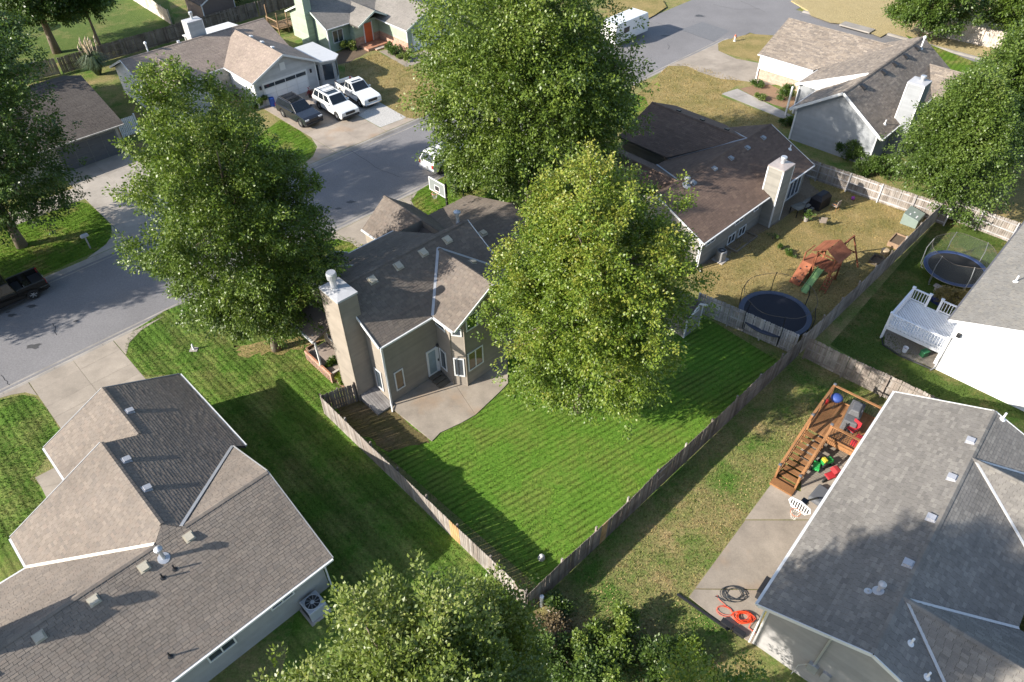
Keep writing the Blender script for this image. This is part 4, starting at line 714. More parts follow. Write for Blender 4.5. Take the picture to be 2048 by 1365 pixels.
wgd = wall(HN, (-.95, 0), (6.05, 0), 0, [(0, 2.7), (3.5, 4.4), (7, 2.7)], SD_N, .25); wall(HN, (-.95, 4.9), (-.95, 0), 1.0, 2.7, SD_W, .25); wall(HN, (-1.0, 4.9), (-1.0, 0), 0, 1.0, BRK_L, 0, 'brick_wall'); wlw = wall(HN, (-8.95, 13.4), (-8.95, 2.7), 0, [(0, 2.75), (3.85, 4.5), (8.2, 2.75), (10.7, 2.75)], SD_W, .25)  # white on the left-facing walls carries their sunlit brightness in the colour
wall(HN, (-8.95, 2.7), (-3.5, 2.7), 0, [(0, 2.7), (2.7, 4.1), (5.45, 2.7)], SD_N, .25); wall(HN, (-3.5, 2.7), (-3.5, 4.9), 0, 2.7, SD_N, .25); wall(HN, (-3.5, 4.9), (-.95, 4.9), 0, 2.7, BRK_L, 0); wall(HN, (6.05, 0), (6.05, 13.4), 0, 2.75, SD_N, .25); wall(HN, (6.05, 13.4), (-8.95, 13.4), 0, 2.75, SD_N, .25)
garage_door(HN, wgd, .95, 5.8, 2.15, WHITE, PVC, GL); slab_on(HN, wgd, 3.1, 3.7, 2.9, 3.65, .02, .06, 'gable_vent', WHITE)
for a in (.5, 6.3): slab_on(HN, wgd, a, a + .16, 1.75, 2.1, .02, .14, 'wall_lantern', BLKP)
strip(HN, 'gutter', [((-1.3, -.45, 2.7), (-1.3, 5.2, 2.7)), ((-3.1, 5.15, 2.68), (-1.3, 5.15, 2.68)), ((-9.45, 2.35, 2.68), (-9.45, 5.2, 2.68))], WHITE, .10, .10); strip(HN, 'fascia', [((-1.25, -.5, 2.72), (2.55, -.5, 4.48)), ((2.55, -.5, 4.48), (6.4, -.5, 2.72)), ((-9.35, 5.2, 2.7), (-9.35, 9.55, 4.55)), ((-9.35, 9.55, 4.55), (-9.35, 13.8, 2.7)), ((-9.4, 2.3, 2.7), (-6.25, 2.3, 4.18)), ((-6.25, 2.3, 4.18), (-3.1, 2.3, 2.7))], WHITE, .05, .18)
for u in (-.95, 6.05): MB().bx(u - .06, u + .06, -.06, .06, 0, 2.7).build('corner_trim', WHITE, HN)
chimney(HN, -1.75, -.15, 9.95, 11.1, 2.5, 6.05, SD_N, CAPM, WHITE, (-.9, 10.5, .75), .16); b = MB(); b.add([(0, 13.9, 2.9), (5.6, 13.9, 2.9), (5.6, 17, 2.6), (0, 17, 2.6), (0, 13.9, 2.8), (5.6, 13.9, 2.8), (5.6, 17, 2.5), (0, 17, 2.5)], [(0, 1, 2, 3), (7, 6, 5, 4), (0, 4, 5, 1), (1, 5, 6, 2), (2, 6, 7, 3), (3, 7, 4, 0)]); b.build('patio_cover', WHITE, HN)
for u in (.2, 5.4): MB().bx(u - .06, u + .06, 16.8, 16.92, 0, 2.55).build('patio_post', WHITE, HN)
# bay sunroom beside the garage
bp = [(6.1, .9), (6.6, -.05), (8.0, -.55), (8.75, .2), (8.75, 4.6), (6.1, 4.6)]; bwin = []
for i in range(5):
    wl2 = wall(HN, bp[i], bp[i + 1], 0, 2.45, SD_N, .25); L = math.hypot(bp[i + 1][0] - bp[i][0], bp[i + 1][1] - bp[i][1])
    if i < 4: window(HN, wl2, .14, L - .14, .45, 2.25, SD_N, GL, 2 if L > 3 else 0)
b = MB(); rp = [(5.95, .8), (6.5, -.3), (8.05, -.85), (9.05, .05), (9.05, 4.9), (6.0, 4.9)]; b.prism(rp, 2.45, 2.58); b.build('bay_roof', plain('bay_metal_roof', (.55, .55, .55), .45, .1, 2, metal=.2), HN)
# --- sage green house, top centre
HT = empty('sage_green_house', (-11.25, 82.64), 43.5, 'sage green house with red brick base and orange door at the top', 'house')
ro, PL = roof(HT, [[(-6.6, 5.9, 2.8), (1.4, 5.9, 2.8), (1.4, 10.2, 4.7), (-6.6, 10.2, 4.7)], [(-6.6, 10.2, 4.7), (12, 10.2, 4.7), (12, 14.5, 2.8), (-6.6, 14.5, 2.8)],
    [(3.3, -.5, 4.35), (3.3, 9.4, 4.35), (-.35, 5.9, 2.7), (-.35, -.5, 2.7)], [(3.3, -.5, 4.35), (3.3, 9.4, 4.35), (7.0, 5.9, 2.7), (7.0, -.5, 2.7)], [(1.4, 5.9, 2.8), (12, 5.9, 2.8), (12, 10.2, 4.7), (1.4, 10.2, 4.7)],
    [(-1.2, 4.1, 3.95), (-1.2, 8.9, 3.95), (-3.6, 6.3, 2.75), (-3.6, 4.1, 2.75)], [(-1.2, 4.1, 3.95), (-1.2, 8.9, 3.95), (1.0, 6.0, 2.85), (1.0, 4.1, 2.85)]], DECK, SH_T, .42, .18, 0, ridges=[((-6.6, 10.2, 4.72), (12, 10.2, 4.72)), ((3.3, -.5, 4.37), (3.3, 9.4, 4.37)), ((-1.2, 4.1, 3.97), (-1.2, 8.9, 3.97))])
wt = wall(HT, (0, 0), (6.6, 0), 0, [(0, 2.65), (3.3, 4.2), (6.6, 2.65)], SD_T, .25); garage_door(HT, wt, .75, 5.7, 2.1, WHITE, PVC, GL); slab_on(HT, wt, 3.0, 3.5, 2.9, 3.6, .02, .05, 'gable_vent', WHITE)
wall(HT, (0, 5.4), (0, 0), 1.15, 2.65, SD_T, .25); wall(HT, (-.05, 5.4), (-.05, -.05), 0, 1.15, BRK, 0, 'brick_wall'); wd = wall(HT, (-3.4, 5.4), (0, 5.4), 1.1, 2.75, SD_T, .25); wall(HT, (-3.4, 5.35), (0, 5.35), 0, 1.1, BRK, 0, 'brick_wall'); wall(HT, (-.05, 0), (.72, -.05), 0, 1.1, BRK, 0, 'brick_wall')
wfl = wall(HT, (-6.25, 6.4), (-3.4, 6.4), 0, 2.75, SD_T, .25); wll = wall(HT, (-6.25, 14.1), (-6.25, 6.4), 0, [(0, 2.75), (3.9, 4.55), (7.7, 2.75)], SD_T, .25); wall(HT, (-3.4, 6.4), (-3.4, 5.4), 0, 2.75, SD_T, .25); poly_walls(HT, [(6.6, 0), (6.6, 6), (11.6, 6), (11.6, 14.1), (-6.25, 14.1)], 2.7, SD_T, .25, (4,))
window(HT, wfl, .55, 1.95, .9, 2.3, WHITE, GL, 1); dr = slab_on(HT, wd, 1.35, 2.35, .3, 2.4, .02, .08, 'door', plain('orange_door', (.52, .10, .035), .5)); slab_on(HT, wd, 1.22, 1.35, .3, 2.5, .02, .09, 'door_trim', WHITE); slab_on(HT, wd, 2.35, 2.48, .3, 2.5, .02, .09, 'door_trim', WHITE)
MB().bx(-3.0, -.2, 3.6, 5.3, 0, .28).build('porch_deck', BRK, HT); MB().bx(-2.2, -1.0, 3.1, 3.6, 0, .14).build('porch_step', BRK, HT)
strip(HT, 'gutter', [((-6.6, 5.85, 2.74), (-3.6, 5.85, 2.74)), ((-.4, -.5, 2.64), (-.4, 5.4, 2.64))], WHITE, .1, .1); strip(HT, 'fascia', [((-.35, -.55, 2.65), (3.3, -.55, 4.28)), ((3.3, -.55, 4.28), (7, -.55, 2.65)), ((-6.64, 5.9, 2.75), (-6.64, 10.2, 4.62)), ((-6.64, 10.2, 4.62), (-6.64, 14.5, 2.75)), ((-3.6, 4.05, 2.7), (-1.2, 4.05, 3.88)), ((-1.2, 4.05, 3.88), (1.0, 4.05, 2.8))], plain('sage_trim', (.5, .55, .48)), .05, .18)
chimney(HT, -7.2, -6.3, 8.9, 10.7, 0, 6.2, SD_T, BRK, None, None)
for u, v in ((-6.25, 6.4), (0, 0)): MB().bx(u - .06, u + .06, v - .06, v + .06, 1.15 if u == 0 else 0, 2.7).build('corner_trim', WHITE, HT)
# --- dark-roofed house behind the far left tree
HL = empty('dark_roof_house', (-35.55, 60.41), 43.5, 'dark roofed house with open-looking grey garage behind the far left tree', 'house')
ro, PL = roof(HL, [[(-14, -.55, 2.7), (1.1, -.55, 2.7), (1.1, 7.2, 4.75), (-14, 7.2, 4.75)], [(-14, 7.2, 4.75), (1.1, 7.2, 4.75), (1.1, 14, 2.7), (-14, 14, 2.7)]], DECK, SH_L, .42, .18, 0, ridges=[((-14, 7.2, 4.77), (1.1, 7.2, 4.77))])
wL = wall(HL, (-13, 0), (.6, 0), 0, 2.7, BRK_L, 0); wall(HL, (.6, 0), (.6, 13.4), 0, [(0, 2.65), (7.2, 4.6), (13.4, 2.65)], SD_L, .25); poly_walls(HL, [(.6, 13.4), (-13, 13.4), (-13, 0)], 2.7, BRK_L, 0, (2,)); garage_door(HL, wL, 8.3, 13.2, 2.1, plain('dark_trim', (.16, .16, .17)), plain('dark_door', (.10, .105, .12)), None); strip(HL, 'gutter', [((-14, -.6, 2.64), (1.1, -.6, 2.64))], BRK_L, .1, .1)

# ---------------- trees and shrubs ----------------
LEAF_A = leaf('leaf_green', [(.05, .085, .012), (.09, .14, .019), (.145, .205, .03), (.25, .285, .065)])
LEAF_Y = leaf('leaf_yellow_green', [(.06, .108, .013), (.105, .165, .018), (.155, .218, .026), (.24, .26, .04), (.30, .27, .055)])
LEAF_D = leaf('leaf_deep_green', [(.034, .064, .012), (.058, .1, .017), (.09, .145, .026), (.15, .20, .05)])
LEAF_R = leaf('leaf_mid_green', [(.042, .078, .013), (.075, .122, .02), (.12, .178, .03), (.20, .245, .06)])
LEAF_P = leaf('leaf_pear', [(.07, .105, .02), (.12, .165, .03), (.18, .225, .05), (.30, .30, .11)])
LEAF_S = leaf('leaf_shrub', [(.045, .085, .014), (.075, .125, .02), (.10, .15, .03)])
LEAF_DEAD = leaf('leaf_brown', [(.10, .07, .035), (.15, .11, .055), (.21, .16, .09)], .2)
BARK = plain('bark', (.16, .125, .095), .95, .35, 5, fine=.3, fs=20, bump=.6); WRAP = plain('white_trunk_guard', (.78, .77, .74), .6)
def leaf_mesh(name, C, axis, n_per, size, spread, mat, droop=.5, tints=None, seed=1):
    """n_per leaf blades round each cluster centre C, hanging from a short twig along axis"""
    g = np.random.default_rng(seed); m = len(C); N = m * n_per
    c = np.repeat(C, n_per, 0); ax = np.repeat(axis, n_per, 0)
    off = g.normal(size=(N, 3)); off /= np.linalg.norm(off, axis=1)[:, None]; rad = spread * g.random((N, 1)) ** .5
    base = c + off * rad * np.array([1, 1, .8]) + ax * (g.random((N, 1)) - .35) * spread * 1.2
    d = off * .9 + ax * .7 + g.normal(size=(N, 3)) * .45; d[:, 2] -= droop; d /= np.linalg.norm(d, axis=1)[:, None]
    up = g.normal(size=(N, 3)) * .55 + np.array([-.18, -.08, .9]); s = np.cross(d, up); s /= np.linalg.norm(s, axis=1)[:, None] + 1e-9; nn = np.cross(s, d)
    L = size * (.65 + .7 * g.random((N, 1))); W = L * (.52 + .2 * g.random((N, 1)))
    V = np.empty((N, 4, 3), dtype=np.float32); V[:, 0] = base; V[:, 1] = base + d * L * .45 + s * W * .5 + nn * L * .06; V[:, 2] = base + d * L; V[:, 3] = base + d * L * .45 - s * W * .5 + nn * L * .06
    me = bpy.data.meshes.new(name); me.vertices.add(N * 4); me.vertices.foreach_set('co', V.reshape(-1)); me.loops.add(N * 4); me.loops.foreach_set('vertex_index', np.arange(N * 4, dtype=np.int32)); me.polygons.add(N); me.polygons.foreach_set('loop_start', np.arange(0, N * 4, 4, dtype=np.int32)); me.polygons.foreach_set('loop_total', np.full(N, 4, dtype=np.int32))
    t = np.clip(np.repeat(tints if tints is not None else g.random(m), n_per) * .6 + g.random(N) * .4, 0.001, 1)
    at = me.attributes.new('tint', 'FLOAT', 'FACE'); at.data.foreach_set('value', t.astype(np.float32)); me.materials.append(mat); me.update(); me.validate(); return me
def lobes(g, k):
    d = g.normal(size=(k, 3)); d /= np.linalg.norm(d, axis=1)[:, None]; return d, g.uniform(-.16, .2, k)
def tree(name, label, loc, r, a, low, mat, n_cl=1500, n_per=40, size=.19, shape='oval', trunk_r=.22, seed=3, group=None, cat='tree', spread=.42, lean=(0, 0), limbs=14, trunkmat=None, ry=1.0, hollow=.52, droop=.5, gap=0.0, lump=13, lump_r=None):
    g = np.random.default_rng(seed); e = empty(name, loc, 0, label, cat, group); zc = low + a
    D, A = lobes(g, 26)
    nb = max(6, int(n_cl * .72 / lump)); d = g.normal(size=(nb, 3)); d /= np.linalg.norm(d, axis=1)[:, None]; d[:, 2] = np.where(d[:, 2] < -.9, -.5, d[:, 2]); d /= np.linalg.norm(d, axis=1)[:, None]
    rad = .62 + .38 * g.random(nb) ** .6
    k = 1 + np.sum(A[None, :] * np.clip((d @ D.T - .72) / .28, 0, 1), axis=1)
    bc = d * (rad * k * .90)[:, None]; lr = lump_r if lump_r else .13 * (r + a) / 2
    P_ = np.repeat(bc, lump, 0) + g.normal(size=(nb * lump, 3)) * np.array([lr / r, lr / (r * ry), lr * .75 / a])
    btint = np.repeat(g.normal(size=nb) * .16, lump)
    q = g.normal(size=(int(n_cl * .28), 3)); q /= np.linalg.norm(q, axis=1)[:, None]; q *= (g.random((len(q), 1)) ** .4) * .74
    P_ = np.concatenate([P_, q]); btint = np.concatenate([btint, np.full(len(q), -.2)]); zz = np.clip(P_[:, 2], -1.15, 1.15)  # inner clusters get darker tints: crown-interior shade put into leaf colour
    if shape == 'cone': f = np.clip(1.12 - .62 * (zz + 1) / 2, .2, 1.2)
    elif shape == 'spindle': f = np.clip(1.12 - .40 * np.abs(zz + .1), .5, 1.12)
    elif shape == 'dome': f = np.where(zz < 0, 1.05, 1.0)
    else: f = np.ones_like(zz)
    P_ = np.stack([P_[:, 0] * r * f + lean[0] * (zz + 1), P_[:, 1] * r * ry * f + lean[1] * (zz + 1), zz * a + zc], 1)
    ok = P_[:, 2] > .25; P_ = P_[ok]; btint = btint[ok]
    ax = P_ - np.array([0, 0, zc - a * .35]); ax /= np.linalg.norm(ax, axis=1)[:, None] + 1e-6; ax[:, 2] -= .25
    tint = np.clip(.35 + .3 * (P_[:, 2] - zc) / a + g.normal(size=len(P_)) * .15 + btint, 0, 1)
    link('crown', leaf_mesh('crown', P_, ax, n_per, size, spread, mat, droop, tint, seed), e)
    b = MB(); top = zc + a * .45; pts = [(0, 0, -.1), (0, 0, low * .5 + .2), (lean[0] * .4, lean[1] * .4, zc * .6), (lean[0], lean[1], top)]
    b.tube(pts, [trunk_r * 1.35, trunk_r, trunk_r * .7, trunk_r * .12], 9)
    sel = P_[g.choice(len(P_), min(limbs, len(P_)), replace=False)]
    for q in sel:
        z0 = max(low * .7, min(q[2] - .4 * math.hypot(q[0], q[1]), top * .8)); f = z0 / max(top, .1); s0 = np.array([lean[0] * f, lean[1] * f, z0]); m1 = s0 + (q - s0) * .5 + np.array([0, 0, .12 * np.linalg.norm(q - s0)])
        b.tube([s0, m1, q], [trunk_r * .38, trunk_r * .22, .02], 6)
    b.build('trunk', trunkmat or BARK, e, smooth=True); return e
GT = 'large shade trees'
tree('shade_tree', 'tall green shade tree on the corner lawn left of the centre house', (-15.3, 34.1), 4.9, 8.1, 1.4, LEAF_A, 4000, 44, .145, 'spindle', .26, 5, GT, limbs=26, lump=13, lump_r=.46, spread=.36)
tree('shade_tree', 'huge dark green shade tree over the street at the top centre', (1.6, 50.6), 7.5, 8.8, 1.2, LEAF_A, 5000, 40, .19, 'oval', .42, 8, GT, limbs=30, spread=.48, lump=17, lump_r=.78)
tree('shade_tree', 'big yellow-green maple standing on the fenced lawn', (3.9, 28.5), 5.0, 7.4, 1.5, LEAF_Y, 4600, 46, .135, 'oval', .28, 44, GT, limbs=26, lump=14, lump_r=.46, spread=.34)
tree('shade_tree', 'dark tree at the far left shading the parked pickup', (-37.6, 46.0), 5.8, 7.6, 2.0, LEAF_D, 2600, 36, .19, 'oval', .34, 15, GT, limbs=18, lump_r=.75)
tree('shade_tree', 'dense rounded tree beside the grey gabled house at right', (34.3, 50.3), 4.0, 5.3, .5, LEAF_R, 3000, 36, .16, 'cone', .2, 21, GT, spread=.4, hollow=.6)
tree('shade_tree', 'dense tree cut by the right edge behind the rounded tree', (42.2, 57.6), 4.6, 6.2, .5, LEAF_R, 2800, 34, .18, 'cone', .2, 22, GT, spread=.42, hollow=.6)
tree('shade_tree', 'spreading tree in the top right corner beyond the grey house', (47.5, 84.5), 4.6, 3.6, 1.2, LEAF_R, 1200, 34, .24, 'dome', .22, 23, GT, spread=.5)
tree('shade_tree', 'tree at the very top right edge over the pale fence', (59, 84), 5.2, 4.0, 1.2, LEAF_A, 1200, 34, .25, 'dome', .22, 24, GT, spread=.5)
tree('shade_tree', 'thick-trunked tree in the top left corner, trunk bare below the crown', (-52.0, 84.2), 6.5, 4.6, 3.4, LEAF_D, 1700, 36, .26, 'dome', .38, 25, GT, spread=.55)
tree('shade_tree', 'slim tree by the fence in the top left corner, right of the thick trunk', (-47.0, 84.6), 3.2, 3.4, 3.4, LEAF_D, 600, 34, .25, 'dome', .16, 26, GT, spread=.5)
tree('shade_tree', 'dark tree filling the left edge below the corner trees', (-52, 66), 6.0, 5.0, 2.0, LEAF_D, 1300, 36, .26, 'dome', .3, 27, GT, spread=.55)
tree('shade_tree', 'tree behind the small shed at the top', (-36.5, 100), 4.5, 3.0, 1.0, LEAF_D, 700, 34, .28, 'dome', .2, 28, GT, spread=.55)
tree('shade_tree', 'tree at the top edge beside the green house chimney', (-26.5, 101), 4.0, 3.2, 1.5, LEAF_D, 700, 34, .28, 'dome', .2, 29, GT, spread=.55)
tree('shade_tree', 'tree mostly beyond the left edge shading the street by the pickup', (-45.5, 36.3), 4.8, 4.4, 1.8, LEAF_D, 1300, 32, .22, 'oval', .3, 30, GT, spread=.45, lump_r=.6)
GB = 'trees along the bottom edge'
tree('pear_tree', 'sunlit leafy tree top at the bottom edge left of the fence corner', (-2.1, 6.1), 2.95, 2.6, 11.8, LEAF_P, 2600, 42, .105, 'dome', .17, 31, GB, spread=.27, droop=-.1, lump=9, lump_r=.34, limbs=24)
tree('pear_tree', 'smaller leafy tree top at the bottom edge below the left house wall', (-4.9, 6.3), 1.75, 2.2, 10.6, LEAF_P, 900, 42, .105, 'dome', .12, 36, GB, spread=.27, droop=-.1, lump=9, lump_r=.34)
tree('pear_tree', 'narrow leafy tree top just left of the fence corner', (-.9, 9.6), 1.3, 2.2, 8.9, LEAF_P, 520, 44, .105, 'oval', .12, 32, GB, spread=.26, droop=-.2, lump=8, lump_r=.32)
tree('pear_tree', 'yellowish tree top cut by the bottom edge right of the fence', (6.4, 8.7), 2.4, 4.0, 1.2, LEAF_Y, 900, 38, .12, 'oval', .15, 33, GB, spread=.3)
tree('young_tree', 'young tree with white trunk guard on the front lawn', (-3.76, 50.77), 1.55, 1.6, 1.3, LEAF_S, 260, 34, .16, 'oval', .07, 41, None, spread=.3, limbs=8)
MB().tube([(0, 0, 0), (0, 0, .75)], .11, 10).build('trunk_guard', WRAP, bpy.data.objects['young_tree'])
def shrub(label, loc, r, h, mat=LEAF_S, n=120, size=.11, seed=50, group='shrubs', name='shrub', spread=.2):
    return tree(name, label, loc, r, h / 2, .05, mat, n, 30, size, 'dome', .04, seed, group, 'shrub', spread, limbs=6)
shrub('leafy dark shrub against the grey gable wall', (29.58, 57.12), 1.1, 1.8, LEAF_D, 130, .13, 51); shrub('round green shrub along the fence below the grey house', (31.68, 54.51), 1.6, 1.7, LEAF_S, 220, .13, 52); shrub('green shrub next to the rounded tree by the fence', (30.19, 54.88), 1.0, 1.3, LEAF_S, 110, .13, 53)
shrub('bright green shrub by the grey house entrance', (27.67, 69.33), 1.0, 1.5, LEAF_S, 160, .12, 54); shrub('small green shrub in the mulch bed by the brick wall', (25.71, 72.68), .7, .7, LEAF_S, 60, .11, 55); shrub('low olive shrub in the front mulch bed', (25.13, 69.41), .5, .5, LEAF_P, 50, .11, 56); shrub('small dark shrub at the grey house corner', (26.29, 63.80), .6, .8, LEAF_D, 60, .12, 57)
shrub('lime green hosta clump beside the chimney', (-11.29, 32.36), .55, .6, LEAF_S, 110, .14, 58, spread=.16); shrub('leafy plant in the side bed nearest the fence', (-10.59, 31.17), .4, .5, LEAF_Y, 60, .13, 59, spread=.14); shrub('straggly plant by the front stoop', (-13.45, 35.34), .4, .7, LEAF_P, 60, .11, 60, spread=.14); shrub('dried flower tuft in the side bed', (-12.43, 33.75), .35, .3, LEAF_DEAD, 40, .1, 61, spread=.12)
shrub('dead brown bush under the bottom trees', (1.65, 14.79), 1.0, 1.1, LEAF_DEAD, 180, .10, 62, spread=.22)
for i, (q, r_, h_) in enumerate((((3.31, 14.20), .9, 1.3), ((4.74, 14.86), .8, 1.4), ((3.98, 13.08), 1.2, 1.5), ((5.87, 13.27), 1.0, 1.1), ((2.54, 12.89), 1.2, 1.5), ((1.26, 13.56), 1.0, 1.4), ((7.64, 13.91), .6, .8), ((2.06, 15.98), .5, .8))):
    shrub(('tall weedy bush by the dead bush', 'upright weed clump on the dry grass', 'broad dark weed patch at the bottom edge', 'low weed patch right of the broad one', 'dark weeds at the bottom edge below the fence corner', 'weeds in shade just below the dead bush', 'small weed clump near the patio', 'weeds beside the white pipe')[i], q, r_, h_, LEAF_A if i in (0, 1, 2, 6) else LEAF_D, int(150 * r_), .13, 70 + i, 'weeds along the bottom edge', 'weed_clump', .26)
shrub('round yellowing bush beside the white deck', (29.85, 37.54), 1.2, 1.2, leaf('leaf_olive', [(.13, .11, .03), (.19, .15, .05), (.26, .19, .06)]), 170, .11, 80); shrub('low shrub in front of the green house window', (-18.14, 83.82), .9, 1.0, LEAF_P, 90, .14, 81); shrub('green shrub by the brick garage wall', (-12.82, 82.47), 1.0, .9, LEAF_S, 100, .14, 82); shrub('low flowering shrub at the walk corner', (-11.26, 81.00), .9, .6, LEAF_P, 80, .14, 83)
shrub('shrub by the white garage door', (-25.06, 69.69), .9, 1.5, LEAF_S, 100, .14, 84); shrub('weed clump in the dry yard by the window wells', (20.22, 44.12), .3, .3, LEAF_D, 18, .10, 85, spread=.12); shrub('green weeds near the play set', (20.86, 43.36), .4, .3, LEAF_S, 26, .10, 86, spread=.12); shrub('dark weeds by the house wall', (20.05, 45.55), .3, .25, LEAF_D, 18, .10, 87, spread=.12)
# pampas grass: arching blades and pale plumes
def pampas(loc, label):
    e = empty('pampas_grass', loc, 0, label, 'plant'); b = MB()
    for i in range(420):
        an = random.random() * 6.283; L = random.uniform(1.6, 3.0); rr = random.uniform(.5, 1.5); p0 = Vector((math.cos(an) * .25, math.sin(an) * .25, 0)); p1 = p0 + Vector((math.cos(an) * rr * .5, math.sin(an) * rr * .5, L * .8)); p2 = p0 + Vector((math.cos(an) * rr * 1.25, math.sin(an) * rr * 1.25, L * .55)); s = Vector((-math.sin(an), math.cos(an), 0)) * .03
        b.add([p0 - s, p0 + s, p1 + s, p1 - s, p2], [(0, 1, 2, 3), (3, 2, 4)], random.random() * .9 + .05)
    b.build('blades', leaf('leaf_pampas', [(.05, .085, .05), (.09, .13, .075), (.15, .18, .10)]), e)
    for i in range(16):
        an = random.random() * 6.283; rr = random.uniform(.2, 1.1); h = random.uniform(2.6, 3.5); p = Vector((math.cos(an) * rr, math.sin(an) * rr, h)); b = MB(); b.tube([p * .8, p, p + Vector((0, 0, .3)), p + Vector((.05, 0, .6))], [.02, .07, .09, .02], 6); b.build('plume', plain('plume', (.55, .45, .32), .95), e)
pampas((-44.59, 77.85), 'clump of pampas grass with pale plumes by the fence')

# ---------------- grass blades on the lawns ----------------
def blades(label_poly, mat, dens, hh, seed, holes=()):
    g = np.random.default_rng(seed); A = np.array(label_poly); x0, y0 = A.min(0); x1, y1 = A.max(0); n = int((x1 - x0) * (y1 - y0) * dens); P = np.stack([g.uniform(x0, x1, n), g.uniform(y0, y1, n)], 1)
    def inside(P, poly):
        r = np.zeros(len(P), bool); m = len(poly)
        for i in range(m):
            (xa, ya), (xb, yb) = poly[i], poly[i - 1]; c = ((ya > P[:, 1]) != (yb > P[:, 1])) & (P[:, 0] < (xb - xa) * (P[:, 1] - ya) / (yb - ya + 1e-12) + xa); r ^= c
        return r
    ok = inside(P, label_poly)
    for h in holes: ok &= ~inside(P, h)
    P = P[ok]; N = len(P); B = 2; P = np.repeat(P, B, 0) + g.normal(size=(N * B, 2)) * .012; M = len(P)
    an = g.uniform(0, 6.283, M); ln = g.uniform(.2, 1.0, M); H = hh * g.uniform(.6, 1.3, M); w = .014 + .3 * hh * g.random(M) * .5
    V = np.zeros((M, 3, 3), np.float32); dx, dy = np.cos(an), np.sin(an)
    V[:, 0, 0] = P[:, 0] - dy * w; V[:, 0, 1] = P[:, 1] + dx * w; V[:, 1, 0] = P[:, 0] + dy * w; V[:, 1, 1] = P[:, 1] - dx * w; V[:, 2, 0] = P[:, 0] + dx * H * ln; V[:, 2, 1] = P[:, 1] + dy * H * ln; V[:, 2, 2] = H; V[:, :2, 2] = .002
    me = bpy.data.meshes.new('grass'); me.vertices.add(M * 3); me.vertices.foreach_set('co', V.reshape(-1)); me.loops.add(M * 3); me.loops.foreach_set('vertex_index', np.arange(M * 3, dtype=np.int32)); me.polygons.add(M); me.polygons.foreach_set('loop_start', np.arange(0, M * 3, 3, dtype=np.int32)); me.polygons.foreach_set('loop_total', np.full(M, 3, dtype=np.int32))
    at = me.attributes.new('tint', 'FLOAT', 'FACE'); at.data.foreach_set('value', (.04 + .9 * g.random(M) ** 1.5).astype(np.float32)); me.materials.append(mat); me.update(); me.validate()
    return tag(link('grass', me), kind='stuff')
hole = [(-7.17, 28.84),(-5.06, 30.76),(-0.65, 32.15),(-0.28, 30.71),(-0.72, 30.09),(-2.22, 28.19),(-3.02, 27.59),(-4.23, 26.86),(-4.65, 26.25)]; wornp = [(-11.25, 29.80),(-9.48, 29.56),(-7.08, 28.64),(-4.71, 26.25),(-7.11, 25.54),(-9.53, 27.52)]
blades([(1.2, 16.9), (17.4, 32.1), (12.9, 36.9), (4.5, 38.9), (-6.9, 29.4), (-11.0, 28.9)], M_LUSH, 130, .05, 1, [hole, wornp, [(-8.3, 30.0), (-7.2, 29.1), (-1.5, 31.2), (4, 36), (-3, 40)]])
blades([(-25.41, 34.73),(-25.47, 35.94),(-23.93, 38.10),(-21.39, 40.05),(-17.46, 44.72),(-14.82, 46.81),(-14.10, 44.96),(-14.24, 37.99),(-12.55, 34.46),(-10.31, 30.61),(-11.34, 29.48),(-9.42, 26.77),(0.19, 16.25),(-0.74, 13.59),(-7.52, 14.35),(-8.64, 17.27),(-12.63, 23.10),(-15.00, 26.04),(-17.71, 28.53),(-20.79, 31.81),(-23.01, 31.72),(-24.95, 33.69)], M_SIDE, 110, .06, 2)
blades([(0.71, 16.17),(18.09, 32.52),(19.65, 32.94),(23.16, 28.93),(21.67, 28.16),(18.83, 29.42),(13.79, 23.03),(8.13, 16.63),(8.87, 15.51),(10.87, 13.86),(11.00, 12.66),(-0.08, 12.82)], M_PATCHY, 110, .07, 3)
dp = [[(1.69, 15.62),(3.63, 17.86),(5.75, 19.18),(7.36, 18.33),(8.25, 16.50),(9.33, 14.98),(7.80, 14.13),(4.91, 14.40),(2.41, 14.21)], [(9.50, 21.77),(11.16, 23.34),(12.86, 23.64),(13.46, 22.81),(11.25, 20.24),(9.80, 19.40),(8.96, 20.28)], [(15.37, 26.76),(17.21, 29.04),(18.83, 29.42),(18.02, 27.85),(15.81, 25.30)]]
for i, q_ in enumerate(dp): blades(q_, M_STRAW, 26, .06, 60 + i)
blades([(13.52, 41.54),(17.16, 45.49),(23.11, 48.76),(27.34, 55.63),(34.62, 49.54),(18.82, 33.89),(13.34, 38.34)], M_DRY, 70, .075, 4)
blades([(20.72, 33.76),(34.61, 48.60),(38.09, 45.29),(32.31, 38.02),(24.50, 35.61),(26.16, 31.29),(29.89, 27.62),(24.64, 28.90)], bpy.data.materials['grass_white_house'], 75, .075, 5)
blades([(-31.22, 29.99),(-30.04, 30.38),(-29.17, 30.15),(-27.93, 29.12),(-26.17, 27.16),(-26.43, 24.33),(-24.97, 22.36),(-25.80, 20.27),(-26.03, 19.70)], M_SIDE, 100, .07, 6)
